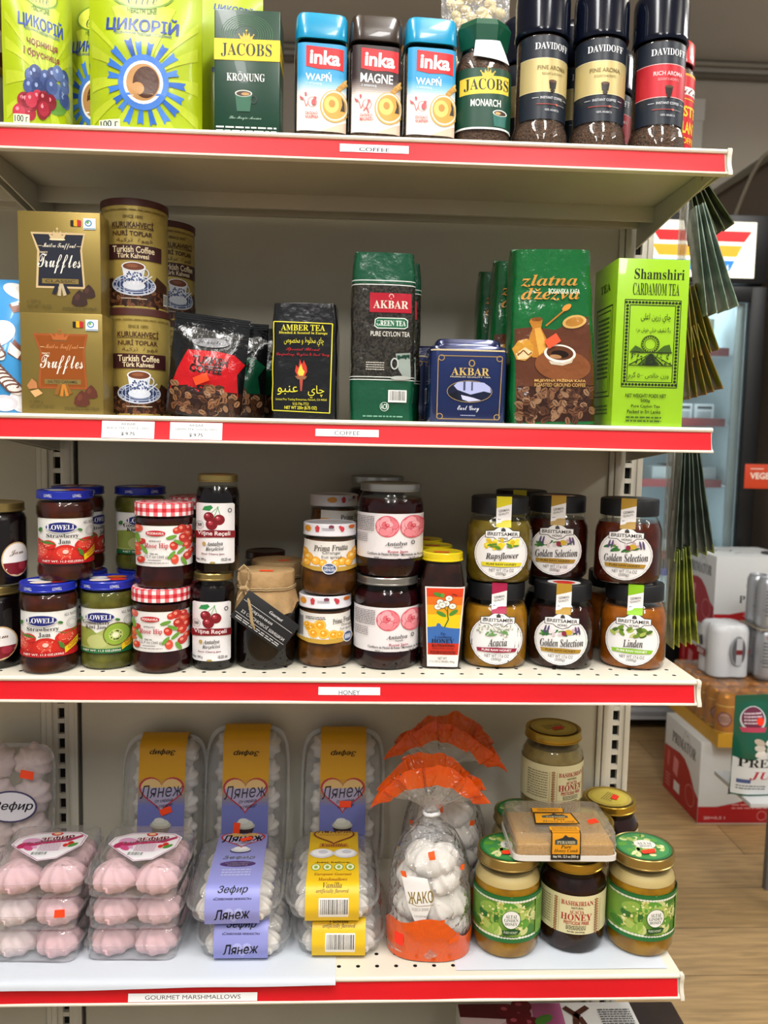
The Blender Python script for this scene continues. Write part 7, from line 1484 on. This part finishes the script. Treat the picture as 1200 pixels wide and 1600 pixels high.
for i in range(3):
    silver('lower front silver can, %s to the right of the white four pack' % NM[i], 1.3895+.067*i, 1.575, .4425, 10*i); silver('lower rear silver can, %s to the right of the white four pack' % NM[i], 1.3895+.067*i, 1.643, .4425, 30*i)
B().box(1.352, 1.538, .6098, 1.564, 1.680, .6128, mat('#9a9080', .7)).out('cardboard_divider'); tag(bpy.data.objects['cardboard_divider'], 'thin cardboard divider lying on the lower silver cans', 'cardboard')
for i in range(3):
    silver('silver can in the upper front row on the cardboard divider, %s from the left' % NM[i], 1.3890+.067*i, 1.577, .6132, 20*i); silver('silver can in the upper rear row on the cardboard divider, %s from the left' % NM[i], 1.3890+.067*i, 1.645, .6132, 40*i)
o = thing('display_stand', 'plain grey metal stand under the green seed bag', 'stand', (1.160, .990, 0)); SM = mat('#77787a', .45, .3); B().box(-.150, -.10, .318, .15, .10, .330, mat('#c9cacb', .4), .003).out('top', o)
for sx in (.01, .135):
    for sy in (-.06, .085): B().box(sx-.009, sy-.009, 0, sx+.009, sy+.009, .318, SM, .001).out('leg', o)
o = thing('seed_bag', 'dark green and white bag of seeds on the grey stand at the right edge', 'seed bag', (1.080, .960, .3305), rad(8))
S = Pillow(.195, .255, .065, .07, .003, 22, 4., .75); B().pouch(S, mat('#0e5a44', .3, coat=.4)).out('bag', o)
ops = [('p', [(-97, 4), (97, 4), (97, 120), (60, 126), (20, 108), (-20, 118), (-60, 92), (-97, 100)], '#d9dcdc'), ('e', -52, 196, 34, 32, '#c8ccd0'), ('e', -52, 198, 30, 28, '#6a2a44'), ('x', -76, 214, -28, 182, 4, '#d8c8d0'), ('e', -34, 190, 10, 10, '#ff3a1c'), ('p', [(-86, 176), (-18, 176), (-24, 164), (-80, 164)], '#b8405a'), ('t', 'PREMIUM', -88, 98, 90, 76, '#14181a', 'S'), ('t', 'JUMBO', -62, 66, 80, 44, '#b8283a', 'I'), ('r', -88, 34, -58, 44, '#4a5a8a'), ('x', -88, 30, -20, 16, 2, '#6a6e70')]
for i in range(12): ops.append(('e', -40+(i % 4)*28, 112+(i//4)*14, 14, 8, ('#e4e0d8', '#c8c0b4', '#b8a898')[i % 3], 20+40*i))
b = B(); b.art(S, ops, MM, .0005, .00006); b.out('front_print', o)
o = thing('shelf_sign', 'small orange sign on a thin post above the upper beer box', 'sign', (1.600, 1.950, .8062)); B().tube([(0, 0, .006), (0, 0, .36)], .005, mat('#55555a', .4, .5)).out('post', o); B().lathe([(0, 0), (.04, 0), (.04, .006), (0, .006)], mat('#55555a', .4, .5), 24).out('foot', o)
b = B(); b.box(-.130, -.0085, .245, .06, -.0055, .335, mat('#c8401c', .5), .0008); b.art(Flat(.0085), [('t', 'VEGETABLE', -110, 304, 50, 280, '#ecd8c8', 'h'), ('l', [(-110, 318), (-60, 318)], 3, '#ecd8c8')], MM, .0006); b.out('panel', o)
